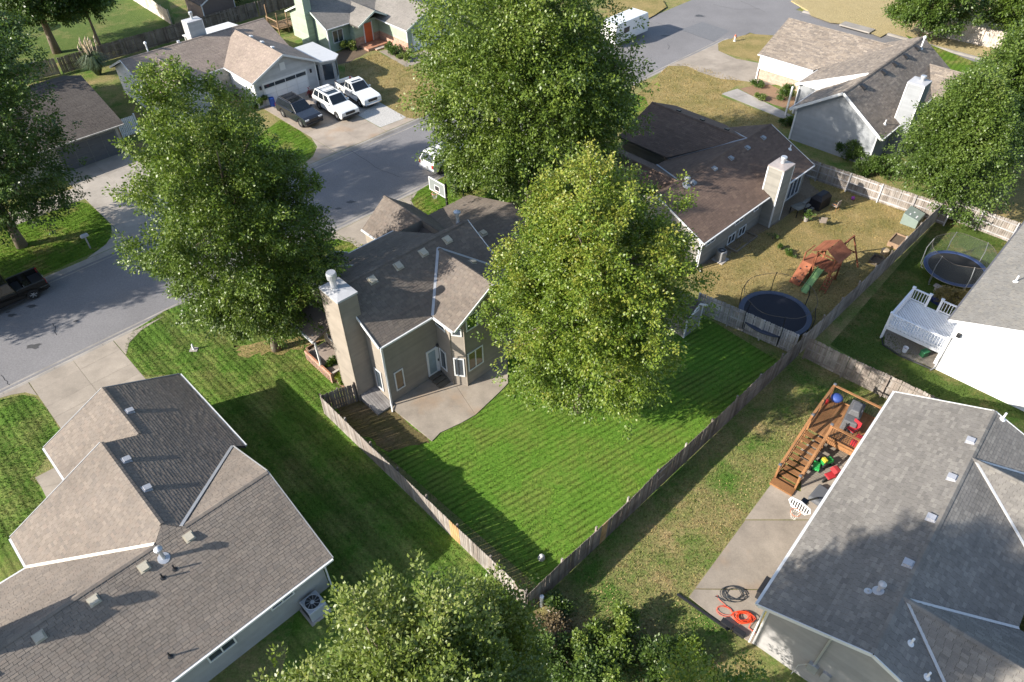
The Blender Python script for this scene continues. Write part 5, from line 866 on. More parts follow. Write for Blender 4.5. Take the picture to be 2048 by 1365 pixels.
for i, (p_, m_, d_) in enumerate((([(-14.84, 46.95),(-12.44, 46.55),(-11.20, 45.40),(-11.99, 41.26),(-13.81, 41.30),(-15.75, 43.74)], M_FRONT, 60), ([(-8.52, 52.19),(-6.80, 54.27),(0.55, 61.82),(3.58, 57.16),(-0.82, 49.38),(-5.52, 47.39),(-7.20, 48.83)], M_FRONT, 45), ([(-41.17, 49.70),(-36.70, 52.40),(-34.90, 51.90),(-33.05, 50.07),(-31.70, 48.40),(-31.12, 46.82),(-31.36, 45.38),(-33.93, 42.65),(-36.33, 40.11)], M_FRONT, 50), ([(13.17, 70.96),(17.39, 77.92),(19.41, 78.52),(21.80, 76.84),(24.87, 73.93),(21.48, 70.45),(26.12, 65.25),(21.76, 59.31),(11.40, 59.62)], M_DRY, 30), ([(-22.34, 66.55),(-19.91, 64.21),(-18.28, 61.91),(-17.69, 60.47),(-17.92, 58.84),(-18.83, 57.80),(-21.76, 56.17)], M_FRONT, 40), ([(-18.05, 79.59),(-14.87, 82.98),(-8.37, 75.96),(-7.10, 72.82),(-8.19, 66.64),(-10.09, 66.17),(-13.33, 70.67),(-17.33, 75.00)], M_DRY, 30))): blades(p_, m_, d_, .10, 20 + i)

# ---------------- fences ----------------
F_GREY = wood('fence_grey', [(.20, .17, .145), (.27, .235, .205), (.33, .30, .27), (.24, .20, .17), (.30, .26, .225)]); F_DARK = wood('fence_dark', [(.13, .105, .085), (.19, .155, .13), (.24, .205, .175), (.16, .13, .105)]); F_WHITE = wood('fence_bleached', [(.36, .34, .33), (.46, .45, .45), (.30, .28, .27), (.50, .49, .49)]); F_NEW = wood('fence_new_cedar', [(.42, .26, .12), (.46, .30, .15)]); F_PALE = wood('fence_pale', [(.55, .47, .40), (.62, .55, .48), (.48, .40, .34)])
fence('board_fence', 'weathered grey board fence running from the house down the left of the green lawn', (-11.2, 28.5), (.42, 16.25), F_GREY, 1.52, special=(11.6, 12.3, F_NEW), rail_side=-1)
fence('board_fence', 'long dark board fence along the back of the green lawn', (.5, 15.95), (18.2, 32.8), [F_DARK, F_GREY], 1.78, rail_side=-1, special=(5.2, 5.65, F_NEW))
fence('board_fence', 'grey board fence between the play set yard and the trampoline lawn', (18.35, 32.95), (34.1, 48.2), F_GREY, 1.72, rail_side=-1)
fence('board_fence', 'bleached board fence in front of the navy trampoline', (12.6, 37.2), (17.9, 32.95), F_WHITE, 1.7, rail_side=1, gap=.012)
fence('board_fence', 'grey board fence between the wooden deck yard and the white house', (18.5, 32.6), (27.5, 24.2), F_GREY, 1.75, rail_side=1)
fence('board_fence', 'board fence with white rails along the grey house yard', (24.0, 55.6), (33.8, 47.0), [F_GREY, F_WHITE], 1.7, rail_side=1)
fence('board_fence', 'sunlit board fence above the blue trampoline', (34.25, 48.15), (39.4, 42.9), [F_GREY, F_WHITE], 1.75, rail_side=1)
fence('board_fence', 'grey board fence behind the house with the white garage door', (-48.6, 78.2), (-31.5, 95.0), F_DARK, 1.8, rail_side=1, pw=.15, bay=2.5)
fence('board_fence', 'board fence in the top left below the thick trunk', (-61, 70.2), (-48.9, 78.1), F_GREY, 1.8, rail_side=1, pw=.15)
fence('board_fence', 'pale board fence crossing the bright lawn at the top left', (-41.6, 92.6), (-50.5, 102.6), F_PALE, 1.8, rail_side=1, pw=.15)
fence('board_fence', 'dark fence at the top behind the white patio cover', (-31.2, 95.2), (-25.5, 101), F_DARK, 1.8, rail_side=1, pw=.15)
fence('board_fence', 'bright pale fence beside the side street in the top right', (48.64, 86.46), (55.15, 81.12), F_PALE, 1.9, rail_side=1, pw=.15)
fence('board_fence', 'short board return between the left fence and the chimney', (-11.15, 28.55), (-9.34, 29.44), F_DARK, 1.55, rail_side=-1, bay=1.3)
g = empty('yard_gate', (-36.30, 63.32), 43.5, 'white picket gate beside the dark garage', 'gate'); GW = plain('vinyl_white', (.74, .75, .78), .4)
for k in range(9): MB().bx(.02 + k * .16, .14 + k * .16, -.015, .015, .08, 1.75).build('slat', GW, g)
for z in (.3, 1.5): MB().bx(0, 1.46, .016, .05, z, z + .1).build('rail', GW, g)
for x in (-.08, 1.54): MB().bx(x - .06, x + .06, -.06, .06, 0, 1.9).build('post', GW, g)
# ---------------- vehicles ----------------
TYRE = plain('tyre', (.018, .018, .018), .85, .2, 6); RIM = plain('alloy', (.55, .55, .56), .3, .1, 6, metal=.8); CARG = glass('car_glass', (.012, .015, .018), .04); TRIM = plain('car_trim', (.03, .03, .032), .5); LAMP = plain('lamp_lens', (.65, .66, .68), .15, .05, 6, spec=.8); RED = plain('red_lens', (.38, .015, .015), .2); CHROME = plain('chrome', (.6, .6, .62), .2, .05, 4, metal=.9); PLATE = plain('plate', (.6, .6, .58), .5)
def wheel(e, x, y, r=.40, w=.26):
    s = 1 if y > 0 else -1; b = MB()
    pr = [(r * .62, -w / 2), (r * .94, -w / 2), (r, -w * .32), (r, w * .32), (r * .94, w / 2), (r * .62, w / 2)]; n = 22
    vs = [(x + q * math.cos(6.28318 * k / n), y + o, r + q * math.sin(6.28318 * k / n)) for q, o in pr for k in range(n)]; m = len(pr)
    b.add(vs, [(i * n + k, i * n + (k + 1) % n, ((i + 1) % m) * n + (k + 1) % n, ((i + 1) % m) * n + k) for i in range(m) for k in range(n)]); wh = b.build('wheel', TYRE, e)
    b = MB(); yo = y + s * w * .30
    for k in range(6):
        a = 6.28318 * k / 6; b.add([(x + q * math.cos(a + t), yo + s * o, r + q * math.sin(a + t)) for q, t, o in ((.05, -.6, .05), (r * .62, -.2, .03), (r * .62, .2, .03), (.05, .6, .05))], [(0, 1, 2, 3)])
    b.tube([(x, yo - s * .02, r), (x, yo + s * .055, r)], .075, 10); b.build('rim', RIM, wh); bb = MB(); bb.tube([(x, y - s * .05, r), (x, y + s * .06, r)], r * .63, 18); bb.build('brake', TRIM, wh)
def car(name, label, loc, hd, pm, kind='suv', L=5.25, W=2.02, H=1.92, accent=None, group='parked vehicles', lower=None, rails=True, sunroof=True):
    e = empty(name, tuple(loc), hd, label, 'pickup' if kind == 'pickup' else 'suv', group); e.location.z = loc[2] if len(loc) > 2 else 0.02
    h = L / 2; xf, xr, r = h - 1.0, -h + 1.12, .48; ac = lambda cx: [(cx + r * math.cos(t), .40 + r * math.sin(t)) for t in [math.pi * k / 8 for k in range(9)]]
    belt = 1.16; zb = .34; rear_top = belt if kind == 'suv' else .72
    prof = [(-h + .02, .55), (-h + .1, zb)] + ac(xr)[::-1] + ac(xf)[::-1] + [(h - .22, zb - .02), (h - .03, .5), (h, .78), (h - .06, .98), (h - .35, 1.09), (1.02, belt + .03), (.9, belt)]
    if kind == 'pickup': prof += [(-h + 1.95, belt), (-h + 1.94, .72)]
    prof += [(-h + .03, rear_top)]
    b = MB(); b.extr(prof, -W / 2, W / 2); body = b.build('body', pm, e, bevel=.055)
    x0 = -h + .06 if kind == 'suv' else -h + 1.95; x1 = 1.02; t0 = x0 + (.42 if kind == 'suv' else .18); t1 = x1 - .82; wb = W / 2 - .035; wt = W / 2 - .24; zt = H; z0 = belt - .02
    c = [Vector(v) for v in ((x0, -wb, z0), (x1, -wb + .06, z0), (x1, wb - .06, z0), (x0, wb, z0), (t0, -wt, zt - .03), (t1, -wt, zt - .05), (t1, wt, zt - .05), (t0, wt, zt - .03))]
    mid = [Vector(((t0 + t1) / 2, 0, zt + .015))]
    cb = MB(); cb.add(c, [(0, 1, 5, 4), (2, 3, 7, 6), (1, 2, 6, 5), (3, 0, 4, 7), (4, 5, 6, 7)]); cab = cb.build('cabin', pm, e, bevel=.05)
    def quad(nm, A, B, C_, D_, u0, u1, v0, v1, off):
        f = lambda u, v: (A + (B - A) * u) * (1 - v) + (D_ + (C_ - D_) * u) * v
        n = (B - A).cross(D_ - A).normalized() * off; MB().add([f(u0, v0) + n, f(u1, v0) + n, f(u1, v1) + n, f(u0, v1) + n], [(0, 1, 2, 3)]).build(nm, CARG, e)
    quad('windscreen', c[1], c[2], c[6], c[5], .06, .94, .10, .93, .012); quad('rear_window', c[3], c[0], c[4], c[7], .08, .92, .15, .88, .012)
    sp = [(.04, .30), (.33, .60), (.63, .90)] if kind == 'suv' else [(.06, .44), (.48, .90)]
    for u0, u1 in sp: quad('side_window', c[0], c[1], c[5], c[4], u0, u1, .16, .88, .012); quad('side_window', c[2], c[3], c[7], c[6], 1 - u1, 1 - u0, .16, .88, .012)
    if sunroof: quad('sunroof', c[4], c[5], c[6], c[7], .62, .92, .14, .86, .012)
    if rails:
        for s in (-1, 1): MB().tube([(t0 + .1, s * (wt - .06), zt - .02), (t0 + .2, s * (wt - .06), zt + .06), (t1 - .3, s * (wt - .06), zt + .05), (t1 - .15, s * (wt - .06), zt - .03)], .022, 6).build('roof_rail', TRIM, e)
        for x in (t0 + .7, t1 - .9): MB().bx(x - .03, x + .03, -wt + .05, wt - .05, zt + .04, zt + .07).build('cross_bar', TRIM, e)
    for s in (-1, 1):
        MB().box((.62, s * (W / 2 + .09), belt + .06), (.16, .2, .16)).build('mirror', pm, e, bevel=.03)
        MB().box((h - .07, s * (W / 2 - .27), .90), (.12, .42, .15)).build('headlight', LAMP, e, bevel=.02); MB().box((-h + .06, s * (W / 2 - .14), .98), (.12, .24, .32)).build('taillight', RED, e, bevel=.02)
        MB().bx(xr + .6, xf - .6, s * (W / 2) - .03, s * (W / 2) + .05, .32, .40).build('running_board', TRIM, e)
        for x in (xf, xr): wheel(e, x, s * (W / 2 - .12))
    MB().box((h - .02, 0, .82), (.08, W - 1.0, .26)).build('grille', TRIM, e, bevel=.02); MB().box((h - .02, 0, .48), (.16, W - .12, .22)).build('bumper', lower or TRIM, e, bevel=.05); MB().box((-h + .02, 0, .52), (.18, W - .1, .24)).build('bumper', lower or CHROME, e, bevel=.05); MB().box((-h - .02, 0, .78), (.03, .34, .17)).build('number_plate', PLATE, e)
    MB().bx(-h + .2, h - .2, -W / 2 + .15, W / 2 - .15, .25, .36).build('underbody', TRIM, e)
    if kind == 'pickup':
        for s in (-1, 1): MB().bx(-h + .04, -h + 1.95, s * (W / 2 - .05) - .05, s * (W / 2 - .05) + .05, .70, belt).build('bed_side', pm, e, bevel=.02)
        MB().bx(-h + .02, -h + .10, -W / 2 + .06, W / 2 - .06, .55, belt - .02).build('tailgate', pm, e, bevel=.02); MB().bx(-h + .1, -h + 1.94, -W / 2 + .1, W / 2 - .1, .72, .75).build('bed_floor', TRIM, e)
        for s in (-1, 1): MB().bx(-h + .06, -h + 1.93, s * (W / 2 - .05) - .06, s * (W / 2 - .05) + .06, belt, belt + .025).build('bed_rail', TRIM, e)
    return e
PW = paint('paint_white', (.74, .74, .72)); PG = paint('paint_graphite', (.022, .025, .034), .22, .25); PS = paint('paint_silver_white', (.62, .63, .61)); PB = paint('paint_black_bronze', (.022, .018, .013), .2, .2)
car('parked_suv', 'dark graphite SUV nearest the lawn on the left of the three', (-20.35, 66.7, .02), -45, PG, 'suv', 5.2, 2.0, 1.88)
car('parked_suv', 'white SUV with black roof rails in the middle of the three', (-17.05, 68.15, .02), -48, PW, 'suv', 5.35, 2.03, 1.94)
car('parked_pickup', 'white crew cab pickup on the right of the three', (-15.3, 71.1, .02), -50, PW, 'pickup', 5.75, 2.03, 1.88, rails=False, lower=CHROME)
car('parked_suv', 'white SUV seen from behind, half hidden under the big tree', (-5.35, 57.85, -.1), 44, PW, 'suv', 5.2, 2.0, 1.9)
car('parked_pickup', 'black pickup cut by the left edge on the street', (-35.6, 39.2, -.1), 224, PB, 'pickup', 5.8, 2.03, 1.9, rails=False, sunroof=False, lower=PB)
e = empty('camper_trailer', (13.6, 86.0, -.12), 44, 'white camper trailer on the street behind the big tree', 'trailer'); MB().extr([(-3.0, .5), (3.0, .5), (3.1, 1.6), (2.7, 2.7), (-2.8, 2.7), (-3.05, 2.2)], -1.15, 1.15).build('body', PW, e, bevel=.08)
for s in (-1, 1):
    MB().bx(-1.6, -.6, s * 1.155 - .01, s * 1.155 + .01, 1.4, 2.0).build('window', CARG, e); MB().bx(.9, 1.6, s * 1.155 - .01, s * 1.155 + .01, .7, 2.3).build('door', PVC, e); wheel(e, -.4, s * 1.02, .36, .22)
# ---------------- basketball hoops ----------------
def hoop(label, loc, hd, fan=False):
    e = empty('basketball_hoop', loc, hd, label, 'basketball hoop'); BM = plain('black_steel', (.025, .025, .028), .4, metal=.3); CLR = plain('backboard_clear', (.20, .22, .21), .2, .08); OR = plain('rim_orange', (.55, .13, .04), .5); NET = plain('net_white', (.6, .58, .54), .9)
    if not fan:
        MB().bx(-.07, .07, -.07, .07, 0, 3.35).build('pole', BM, e); MB().beam((0, 0, 3.2), (.75, 0, 3.55), .1, .1).build('arm', BM, e); MB().beam((0, 0, 2.7), (.75, 0, 3.05), .1, .1).build('arm', BM, e); bx = .8; bz = 2.9
        bb = MB().bx(bx, bx + .04, -.9, .9, bz, bz + 1.05).build('backboard', CLR, e)
        for a, c, z0, z1 in ((-.93, .93, bz - .04, bz + .04), (-.93, .93, bz + 1.0, bz + 1.08), (-.93, -.85, bz + .04, bz + 1.0), (.85, .93, bz + .04, bz + 1.0)): MB().bx(bx - .01, bx + .05, a, c, z0, z1).build('backboard_frame', WHITE, bb)
        for a, c, z0, z1 in ((-.3, .3, bz + .15, bz + .2), (-.3, .3, bz + .6, bz + .65), (-.3, -.25, bz + .2, bz + .6), (.25, .3, bz + .2, bz + .6)): MB().bx(bx + .041, bx + .046, a, c, z0, z1).build('target_box', WHITE, bb)
        MB().bx(bx + .041, bx + .047, -.22, .22, bz + .22, bz + .58).build('pad', TRIM, bb)
        rx = bx + .32
    else:
        BASE = plain('hoop_base', (.10, .105, .115), .6); MB().box((0, 0, .18), (1.2, .8, .34)).build('base', BASE, e, bevel=.1); MB().tube([(.3, 0, .3), (3.0, 0, 2.75)], .05, 8).build('pole', BM, e); MB().beam((2.5, .1, 2.2), (3.5, .1, 2.75), .06, .08).build('arm', BM, e); MB().beam((2.5, -.1, 2.2), (3.5, -.1, 2.75), .06, .08).build('arm', BM, e); MB().box((3.0, 0, 2.6), (.45, .3, .35)).build('bracket', BM, e, bevel=.03)
        bx = 3.5; bz = 2.55; pr = [(-.36, 0), (.36, 0), (.58, .35), (.5, .62), (0, .74), (-.5, .62), (-.58, .35)]
        b = MB(); n = len(pr); b.add([(bx, y, bz + z) for y, z in pr] + [(bx + .04, y, bz + z) for y, z in pr], [tuple(range(n)), tuple(range(n, 2 * n))[::-1]] + [(i, n + i, n + (i + 1) % n, (i + 1) % n) for i in range(n)]); bb = b.build('backboard', WHITE, e)
        for k in range(8):
            for a_, b_ in ((-.02, -.003), (.043, .055)): MB().bx(bx + a_, bx + b_, -.44 + k * .12, -.38 + k * .12, bz + .10 + abs(k - 3.5) * .03, bz + .64 - abs(k - 3.5) * .03).build('stripe', TRIM, bb)
        rx = bx + .28
    b = MB(); b.tube([(rx + .23 * math.cos(t), .23 * math.sin(t), bz + .12) for t in [6.28318 * k / 18 for k in range(18)]], .014, 6, closed=True); rm = b.build('rim', OR, e)
    for k in range(12):
        a = 6.28318 * k / 12; MB().tube([(rx + .23 * math.cos(a), .23 * math.sin(a), bz + .12), (rx + .17 * math.cos(a + .3), .17 * math.sin(a + .3), bz - .1), (rx + .12 * math.cos(a), .12 * math.sin(a), bz - .32)], .012, 4).build('net_strand', NET, rm)
    return e
hoop('black pole basketball hoop with clear backboard beside the front drive', (-4.92, 48.63), 224)
hoop('portable basketball hoop leaning over the patio with fan backboard', (16.15, 22.1), 224, True)
# ---------------- trampolines ----------------
def net_mat(name, col, a):
    k = NT(name); k.set(Base_Color=tuple(col) + (1,), Roughness=.9); tr = k.n('BsdfTransparent'); mx = k.n('MixShader'); mx.inputs[0].default_value = a; k.l(tr.outputs[0], mx.inputs[1]); k.l(k.b.outputs[0], mx.inputs[2]); k.l(mx.outputs[0], k.out.inputs[0]); return k.m
def trampoline(label, loc, r, matc, padc, polec, tilt=0, net=True, npole=6):
    e = empty('trampoline', loc, 0, label, 'trampoline', 'trampolines'); n = 40; MT = plain('tramp_mat_' + label[:6], matc, .8, .15, 1.2); PD = plain('tramp_pad_' + label[:6], padc, .5, .25, 2.5); PO = plain('tramp_pole_' + label[:6], polec, .4, metal=.4)
    b = MB(); b.lathe([(.01, .84), (r * .5, .845), (r * .86, .88)], (0, 0, 0), n, cap=False); b.build('mat', MT, e)
    b = MB(); b.lathe([(r * .85, .89), (r * .88, .93), (r * .99, .925), (r * 1.0, .88), (r * .985, .86), (r * .86, .875)], (0, 0, 0), n, cap=False); b.build('pad', PD, e)
    b = MB(); b.tube([(r * .985 * math.cos(t), r * .985 * math.sin(t), .86) for t in [6.28318 * k / n for k in range(n)]], .03, 6, closed=True); b.build('frame', PO, e)
    for k in range(npole):
        a = 6.28318 * (k + .35) / npole; c, s = math.cos(a), math.sin(a)
        MB().tube([(c * r * .98, s * r * .98, .86), (c * r * .98, s * r * .98, .05), (c * r * .9, s * r * .9, .03)], .025, 6).build('leg', PO, e)
        MB().tube([(c * r * 1.03, s * r * 1.03, .3), (c * r * 1.06, s * r * 1.06, 1.7), (c * r * .97, s * r * .97, 2.55)], .028, 7).build('net_pole', PO, e)
    if net:
        b = MB(); b.lathe([(r * .96, .95), (r * .97, 2.45)], (0, 0, 0), n, cap=False); b.build('net', net_mat('net_' + label[:6], (.10, .11, .11), .16), e)
    b = MB(); b.tube([(r * .97 * math.cos(t), r * .97 * math.sin(t), 2.46 + (.05 * math.sin(npole * t))) for t in [6.28318 * k / n for k in range(n)]], .016, 5, closed=True); b.build('net_rope', plain('rope_tan', (.10, .085, .07), .9), e)
    return e
trampoline('navy trampoline in the dry yard behind the bleached fence', (17.38, 35.90, 0.90)[:2], 2.35, (.012, .013, .02), (.045, .055, .085), (.03, .03, .032), net=False)
trampoline('black trampoline with blue rim on the white house lawn', (31.38, 40.42, 0.90)[:2], 2.12, (.018, .018, .018), (.03, .05, .12), (.25, .26, .27))
# ---------------- play set ----------------
PL_W = wood('playset_cedar', [(.24, .085, .045), (.30, .11, .06), (.27, .098, .05)], .25); pe = empty('play_set', (22.2, 40.5), 43, 'red-brown wooden play set with green slide in the dry yard', 'play set')
for x in (-.65, .65):
    for y in (-.65, .65): MB().bx(x - .05, x + .05, y - .05, y + .05, 0, 2.45).build('post', PL_W, pe)
for k in range(9): MB().bx(-.7, .7, -.7 + k * .157, -.7 + k * .157 + .145, 1.25, 1.29).build('deck_board', PL_W, pe)
for s in (-1, 1):
    for k in range(6): y0 = s * (.02 + k * .17); y1 = s * (.19 + k * .17 - .012); z0 = 3.0 - k * .1; MB().add([(-.9, y0, z0), (.9, y0, z0), (.9, y1, z0 - .11), (-.9, y1, z0 - .11), (-.9, y0, z0 + .025), (.9, y0, z0 + .025), (.9, y1, z0 - .085), (-.9, y1, z0 - .085)], [(4, 5, 6, 7), (3, 2, 1, 0), (0, 1, 5, 4), (1, 2, 6, 5), (2, 3, 7, 6), (3, 0, 4, 7)]).build('roof_slat', PL_W, pe)
for x in (-.65, .65): MB().beam((x, -.9, 2.45), (x, 0, 2.97), .05, .08).build('rafter', PL_W, pe); MB().beam((x, .9, 2.45), (x, 0, 2.97), .05, .08).build('rafter', PL_W, pe); MB().beam((x, -.65, 2.4), (x, .65, 2.4), .05, .1).build('tie', PL_W, pe)
for y in (-.65, .65): MB().beam((-.65, y, 1.95), (.65, y, 1.95), .04, .12).build('rail', PL_W, pe)
SLG = plain('slide_green', (.20, .34, .12), .5, .22, 1.8); b = MB()
for i in range(8):
    t = i / 8; t2 = (i + 1) / 8; f = lambda t: (-.7 - 1.75 * t, 1.28 - 1.15 * t ** 1.05 + (.03 if t > .9 else 0)); (xa, za), (xb, zb_) = f(t), f(t2); b.add([(xa, -.15, za), (xa, .3, za), (xb, .3, zb_), (xb, -.15, zb_)], [(0, 1, 2, 3)])
    for y in (-.15, .3): b.add([(xa, y, za), (xb, y, zb_), (xb, y, zb_ + .12), (xa, y, za + .12), (xa, y + .03, za + .12), (xb, y + .03, zb_ + .12)], [(0, 1, 2, 3), (3, 2, 5, 4)])
b.build('slide', SLG, pe)
cl = empty('x', (0, 0)); bpy.data.objects.remove(cl)
b = MB(); b.add([(-.7, .72, 1.28), (-.7, 1.5, 1.28), (-1.9, 1.5, .02), (-1.9, .72, .02), (-.66, .72, 1.24), (-.66, 1.5, 1.24), (-1.86, 1.5, -.02), (-1.86, .72, -.02)], [(0, 1, 2, 3), (7, 6, 5, 4), (0, 4, 5, 1), (1, 5, 6, 2), (2, 6, 7, 3), (3, 7, 4, 0)]); rw = b.build('climbing_wall', PL_W, pe); MB().bx(-.7, .6, .72, 1.5, 1.24, 1.28).build('side_deck', PL_W, pe)
for x, y in ((-.9, 1.0), (-1.1, 1.3), (-1.35, .95), (-1.6, 1.25), (-1.7, .9)): MB().lathe([(.07, 0), (.06, .04), (.02, .06)], (x, y, 1.28 + (x + .7) * 1.05 + .0), 8).build('hand_hold', TRIM, rw)
for y in (1.45, .75): MB().beam((-.7, y, 1.95), (.6, y, 1.95), .05, .08).build('rail', PL_W, pe); MB().bx(-.7, -.62, y - .04, y + .04, 0, 2.0).build('post', PL_W, pe)
for y in (-.95, -.55): MB().beam((-.65, y, 1.3), (-1.35, y, 0), .05, .09).build('ladder_side', PL_W, pe)
for k in range(5): t = .15 + k * .17; MB().bx(-.65 - .7 * t - .05, -.65 - .7 * t + .05, -.93, -.57, 1.3 - 1.3 * t - .02, 1.3 - 1.3 * t + .02).build('rung', PL_W, pe)
MB().beam((.6, -.1, 2.3), (3.1, -.1, 2.3), .09, .14).build('swing_beam', PL_W, pe)
for s in (-1, 1): MB().beam((3.0, -.1, 2.35), (3.15, -.1 + s * 1.0, 0), .09, .09).build('leg', PL_W, pe)
MB().beam((3.07, -.65, 1.1), (3.07, .45, 1.1), .05, .09).build('cross_brace', PL_W, pe)
for x in (1.3, 2.2):
    for d_ in (-.2, .2): MB().tube([(x + d_, -.1, 2.25), (x + d_, -.1, .5)], .012, 4).build('chain', TRIM, pe)
    MB().box((x, -.1, .48), (.46, .16, .03)).build('swing_seat', plain('swing_yellow', (.5, .46, .2)) if x < 2 else TRIM, pe)
# ---------------- wooden deck of the lower right house ----------------
CED = wood('deck_cedar', [(.29, .14, .06), (.34, .17, .075), (.25, .12, .05), (.31, .155, .068)], .25, .8); BAL = plain('black_baluster', (.02, .02, .022), .5); CAPB = plain('post_cap', (.18, .18, .19), .4, metal=.4)
dk = empty('wooden_deck', HR.location, 48.7, 'orange-brown wooden deck with stairs on the grey-roofed house', 'deck')
for k in range(19): MB().bx(-3.05, -.05, .0 - .42 + k * .148 + .42 - .42, -.42 + k * .148 + .138, 1.16, 1.2).build('deck_board', CED, dk) if 0 else MB().bx(-3.05, -.05, -.42 + k * .176, -.42 + k * .176 + .166, 1.16, 1.2).build('deck_board', CED, dk)
for v in (2.88, 1.8): MB().bx(-3.1, -3.0, v - .05, v + .05, 0, 2.28).build('post', CED, dk)
for u, v in ((-.08, 2.88), (-.08, .2), (-3.05, .25), (-1.6, 2.9)): MB().bx(u - .05, u + .05, v - .05, v + .05, 0, 2.28).build('post', CED, dk)
for u, v in ((-3.05, 2.88), (-3.05, 1.8), (-.08, 2.88)): MB().box((u, v, 2.32), (.16, .16, .07)).build('post_cap', CAPB, dk, bevel=.02)
def railing(e, a, b, z0, z1, step=.115, sub=BAL, top=CED):
    a = Vector(a); b = Vector(b); L = (b - a).length
    MB().beam(a + Vector((0, 0, z1)), b + Vector((0, 0, z1)), .14, .045).build('hand_rail', top, e); MB().beam(a + Vector((0, 0, z0)), b + Vector((0, 0, z0)), .05, .08).build('bottom_rail', top, e)
    n = int(L / step)
    for i in range(1, n): p = a + (b - a) * (i / n); MB().tube([p + Vector((0, 0, z0)), p + Vector((0, 0, z1))], .012 if sub is BAL else .022, 5 if sub is BAL else 4).build('baluster', sub, e)
railing(dk, (-3.05, 2.9, 0), (-.08, 2.9, 0), 1.3, 2.2); railing(dk, (-.06, 2.88, 0), (-.06, -.2, 0), 1.3, 2.2); railing(dk, (-3.05, 1.8, 0), (-3.05, -.2, 0), 1.3, 2.2)
for a, b in (((-3.08, 2.96), (-.02, 2.96)), ((-3.09, 1.8), (-3.09, -.4)), ((-.01, 2.9), (-.01, -.4))): MB().beam((a[0], a[1], 1.04), (b[0], b[1], 1.04), .045, .28).build('rim_joist', CED, dk)
for k in range(9):
    z = 1.04 - k * .125; u = -3.28 - k * .38
    for j in (0, 1): MB().bx(u - .16 + j * .17, u - .01 + j * .17, 1.8, 2.86, z - .035, z).build('tread', CED, dk)
for v in (1.76, 2.9): MB().beam((-3.1, v, .98), (-6.6, v, -.04), .045, .26).build('stringer', CED, dk); MB().bx(-6.45, -6.35, v - .05, v + .05, 0, 1.2).build('post', CED, dk); MB().box((-6.4, v, 1.23), (.16, .16, .07)).build('post_cap', CAPB, dk, bevel=.02); MB().beam((-3.05, v, 2.16), (-6.4, v, 1.08), .13, .05).build('hand_rail', CED, dk)
for v in (1.76, 2.9):
    for k in range(16): u = -3.3 - k * .19; zt_ = 2.16 - (-3.05 - u) * .322; MB().tube([(u, v, zt_ - .02), (u, v, zt_ - .95)], .012, 5).build('baluster', BAL, dk)
MB().bx(-6.95, -6.45, 1.7, 2.95, .0, .16).build('landing', CED, dk)
def in_R(u, v, z=0.0): a = R(48.7); return (20.54 + u * math.cos(a) - v * math.sin(a), 26.27 + u * math.sin(a) + v * math.cos(a), z)
e = empty('covered_grill', in_R(-.95, 1.25, 1.2), 55, 'grill under a grey cover on the wooden deck', 'grill'); CV = plain('grey_cover', (.10, .10, .105), .7, .2, 3, bump=.3, fs=8)
b = MB(); b.add([(-.95, -.4, 0), (.95, -.4, 0), (.95, .4, 0), (-.95, .4, 0), (-.92, -.36, .72), (.92, -.36, .72), (.92, .36, .72), (-.92, .36, .72), (-.42, -.3, .78), (.45, -.3, .78), (.45, .3, .78), (-.42, .3, .78), (-.36, -.2, 1.12), (.4, -.2, 1.12), (.4, .24, 1.1), (-.36, .24, 1.1)], [(0, 1, 5, 4), (1, 2, 6, 5), (2, 3, 7, 6), (3, 0, 4, 7), (4, 5, 6, 7), (8, 9, 13, 12), (9, 10, 14, 13), (10, 11, 15, 14), (11, 8, 12, 15), (12, 13, 14, 15)]); b.build('cover', CV, e, bevel=.06); MB().box((.0, -.30, .95), (.16, .01, .08), rx=-.3).build('badge', PVC, e)
e = empty('kettle_barbecue', in_R(-.55, 2.45, 1.2), 0, 'round blue kettle barbecue at the deck corner', 'barbecue'); MB().lathe([(.05, .40), (.22, .46), (.32, .62), (.33, .70), (.27, .80), (.12, .86), (.03, .87)], (0, 0, 0), 20).build('bowl', plain('kettle_blue', (.035, .07, .25), .6, .3), e, smooth=True)
for k in range(3): a = 2.1 * k; MB().tube([(.15 * math.cos(a), .15 * math.sin(a), .45), (.3 * math.cos(a), .3 * math.sin(a), 0)], .018, 5).build('leg', BAL, e)
MB().lathe([(.10, 0), (.12, .3), (.05, .34)], (-.38, .2, 0), 10).build('gas_bottle', plain('bottle_red', (.42, .03, .03), .4), e)
def folding_chair(name, label, loc, hd, m, fm, z=0.0):
    e = empty(name, tuple(loc[:2]) + (z,), hd, label, 'chair'); MB().box((0, 0, .42), (.48, .46, .04)).build('seat', m, e); MB().box((-.24, 0, .68), (.04, .46, .46)).build('backrest', m, e)
    for x in (-.2, .2):
        for y in (-.22, .22): MB().tube([(x, y, .42), (x * 1.25, y, 0)], .016, 5).build('leg', fm, e)
    for y in (-.26, .26): MB().bx(-.22, .22, y - .025, y + .025, .6, .63).build('armrest', fm, e)
    return e
REDP = plain('red_plastic', (.36, .022, .03), .6, .25); folding_chair('deck_chair', 'red chair beside the covered grill', in_R(-1.9, .9), 210, REDP, BAL, 1.2)
e = empty('red_crate', in_R(-2.35, .35, 1.2), 40, 'red slatted crate by the wall on the wooden deck', 'crate')
for k in range(5): MB().bx(-.35, .35, -.24 + k * .1, -.16 + k * .1, .3, .34).build('slat', REDP, e)
for x in (-.33, .33): MB().bx(x - .03, x + .03, -.25, .25, 0, .3).build('side', REDP, e)
GRN = plain('toy_green', (.03, .30, .07), .4)
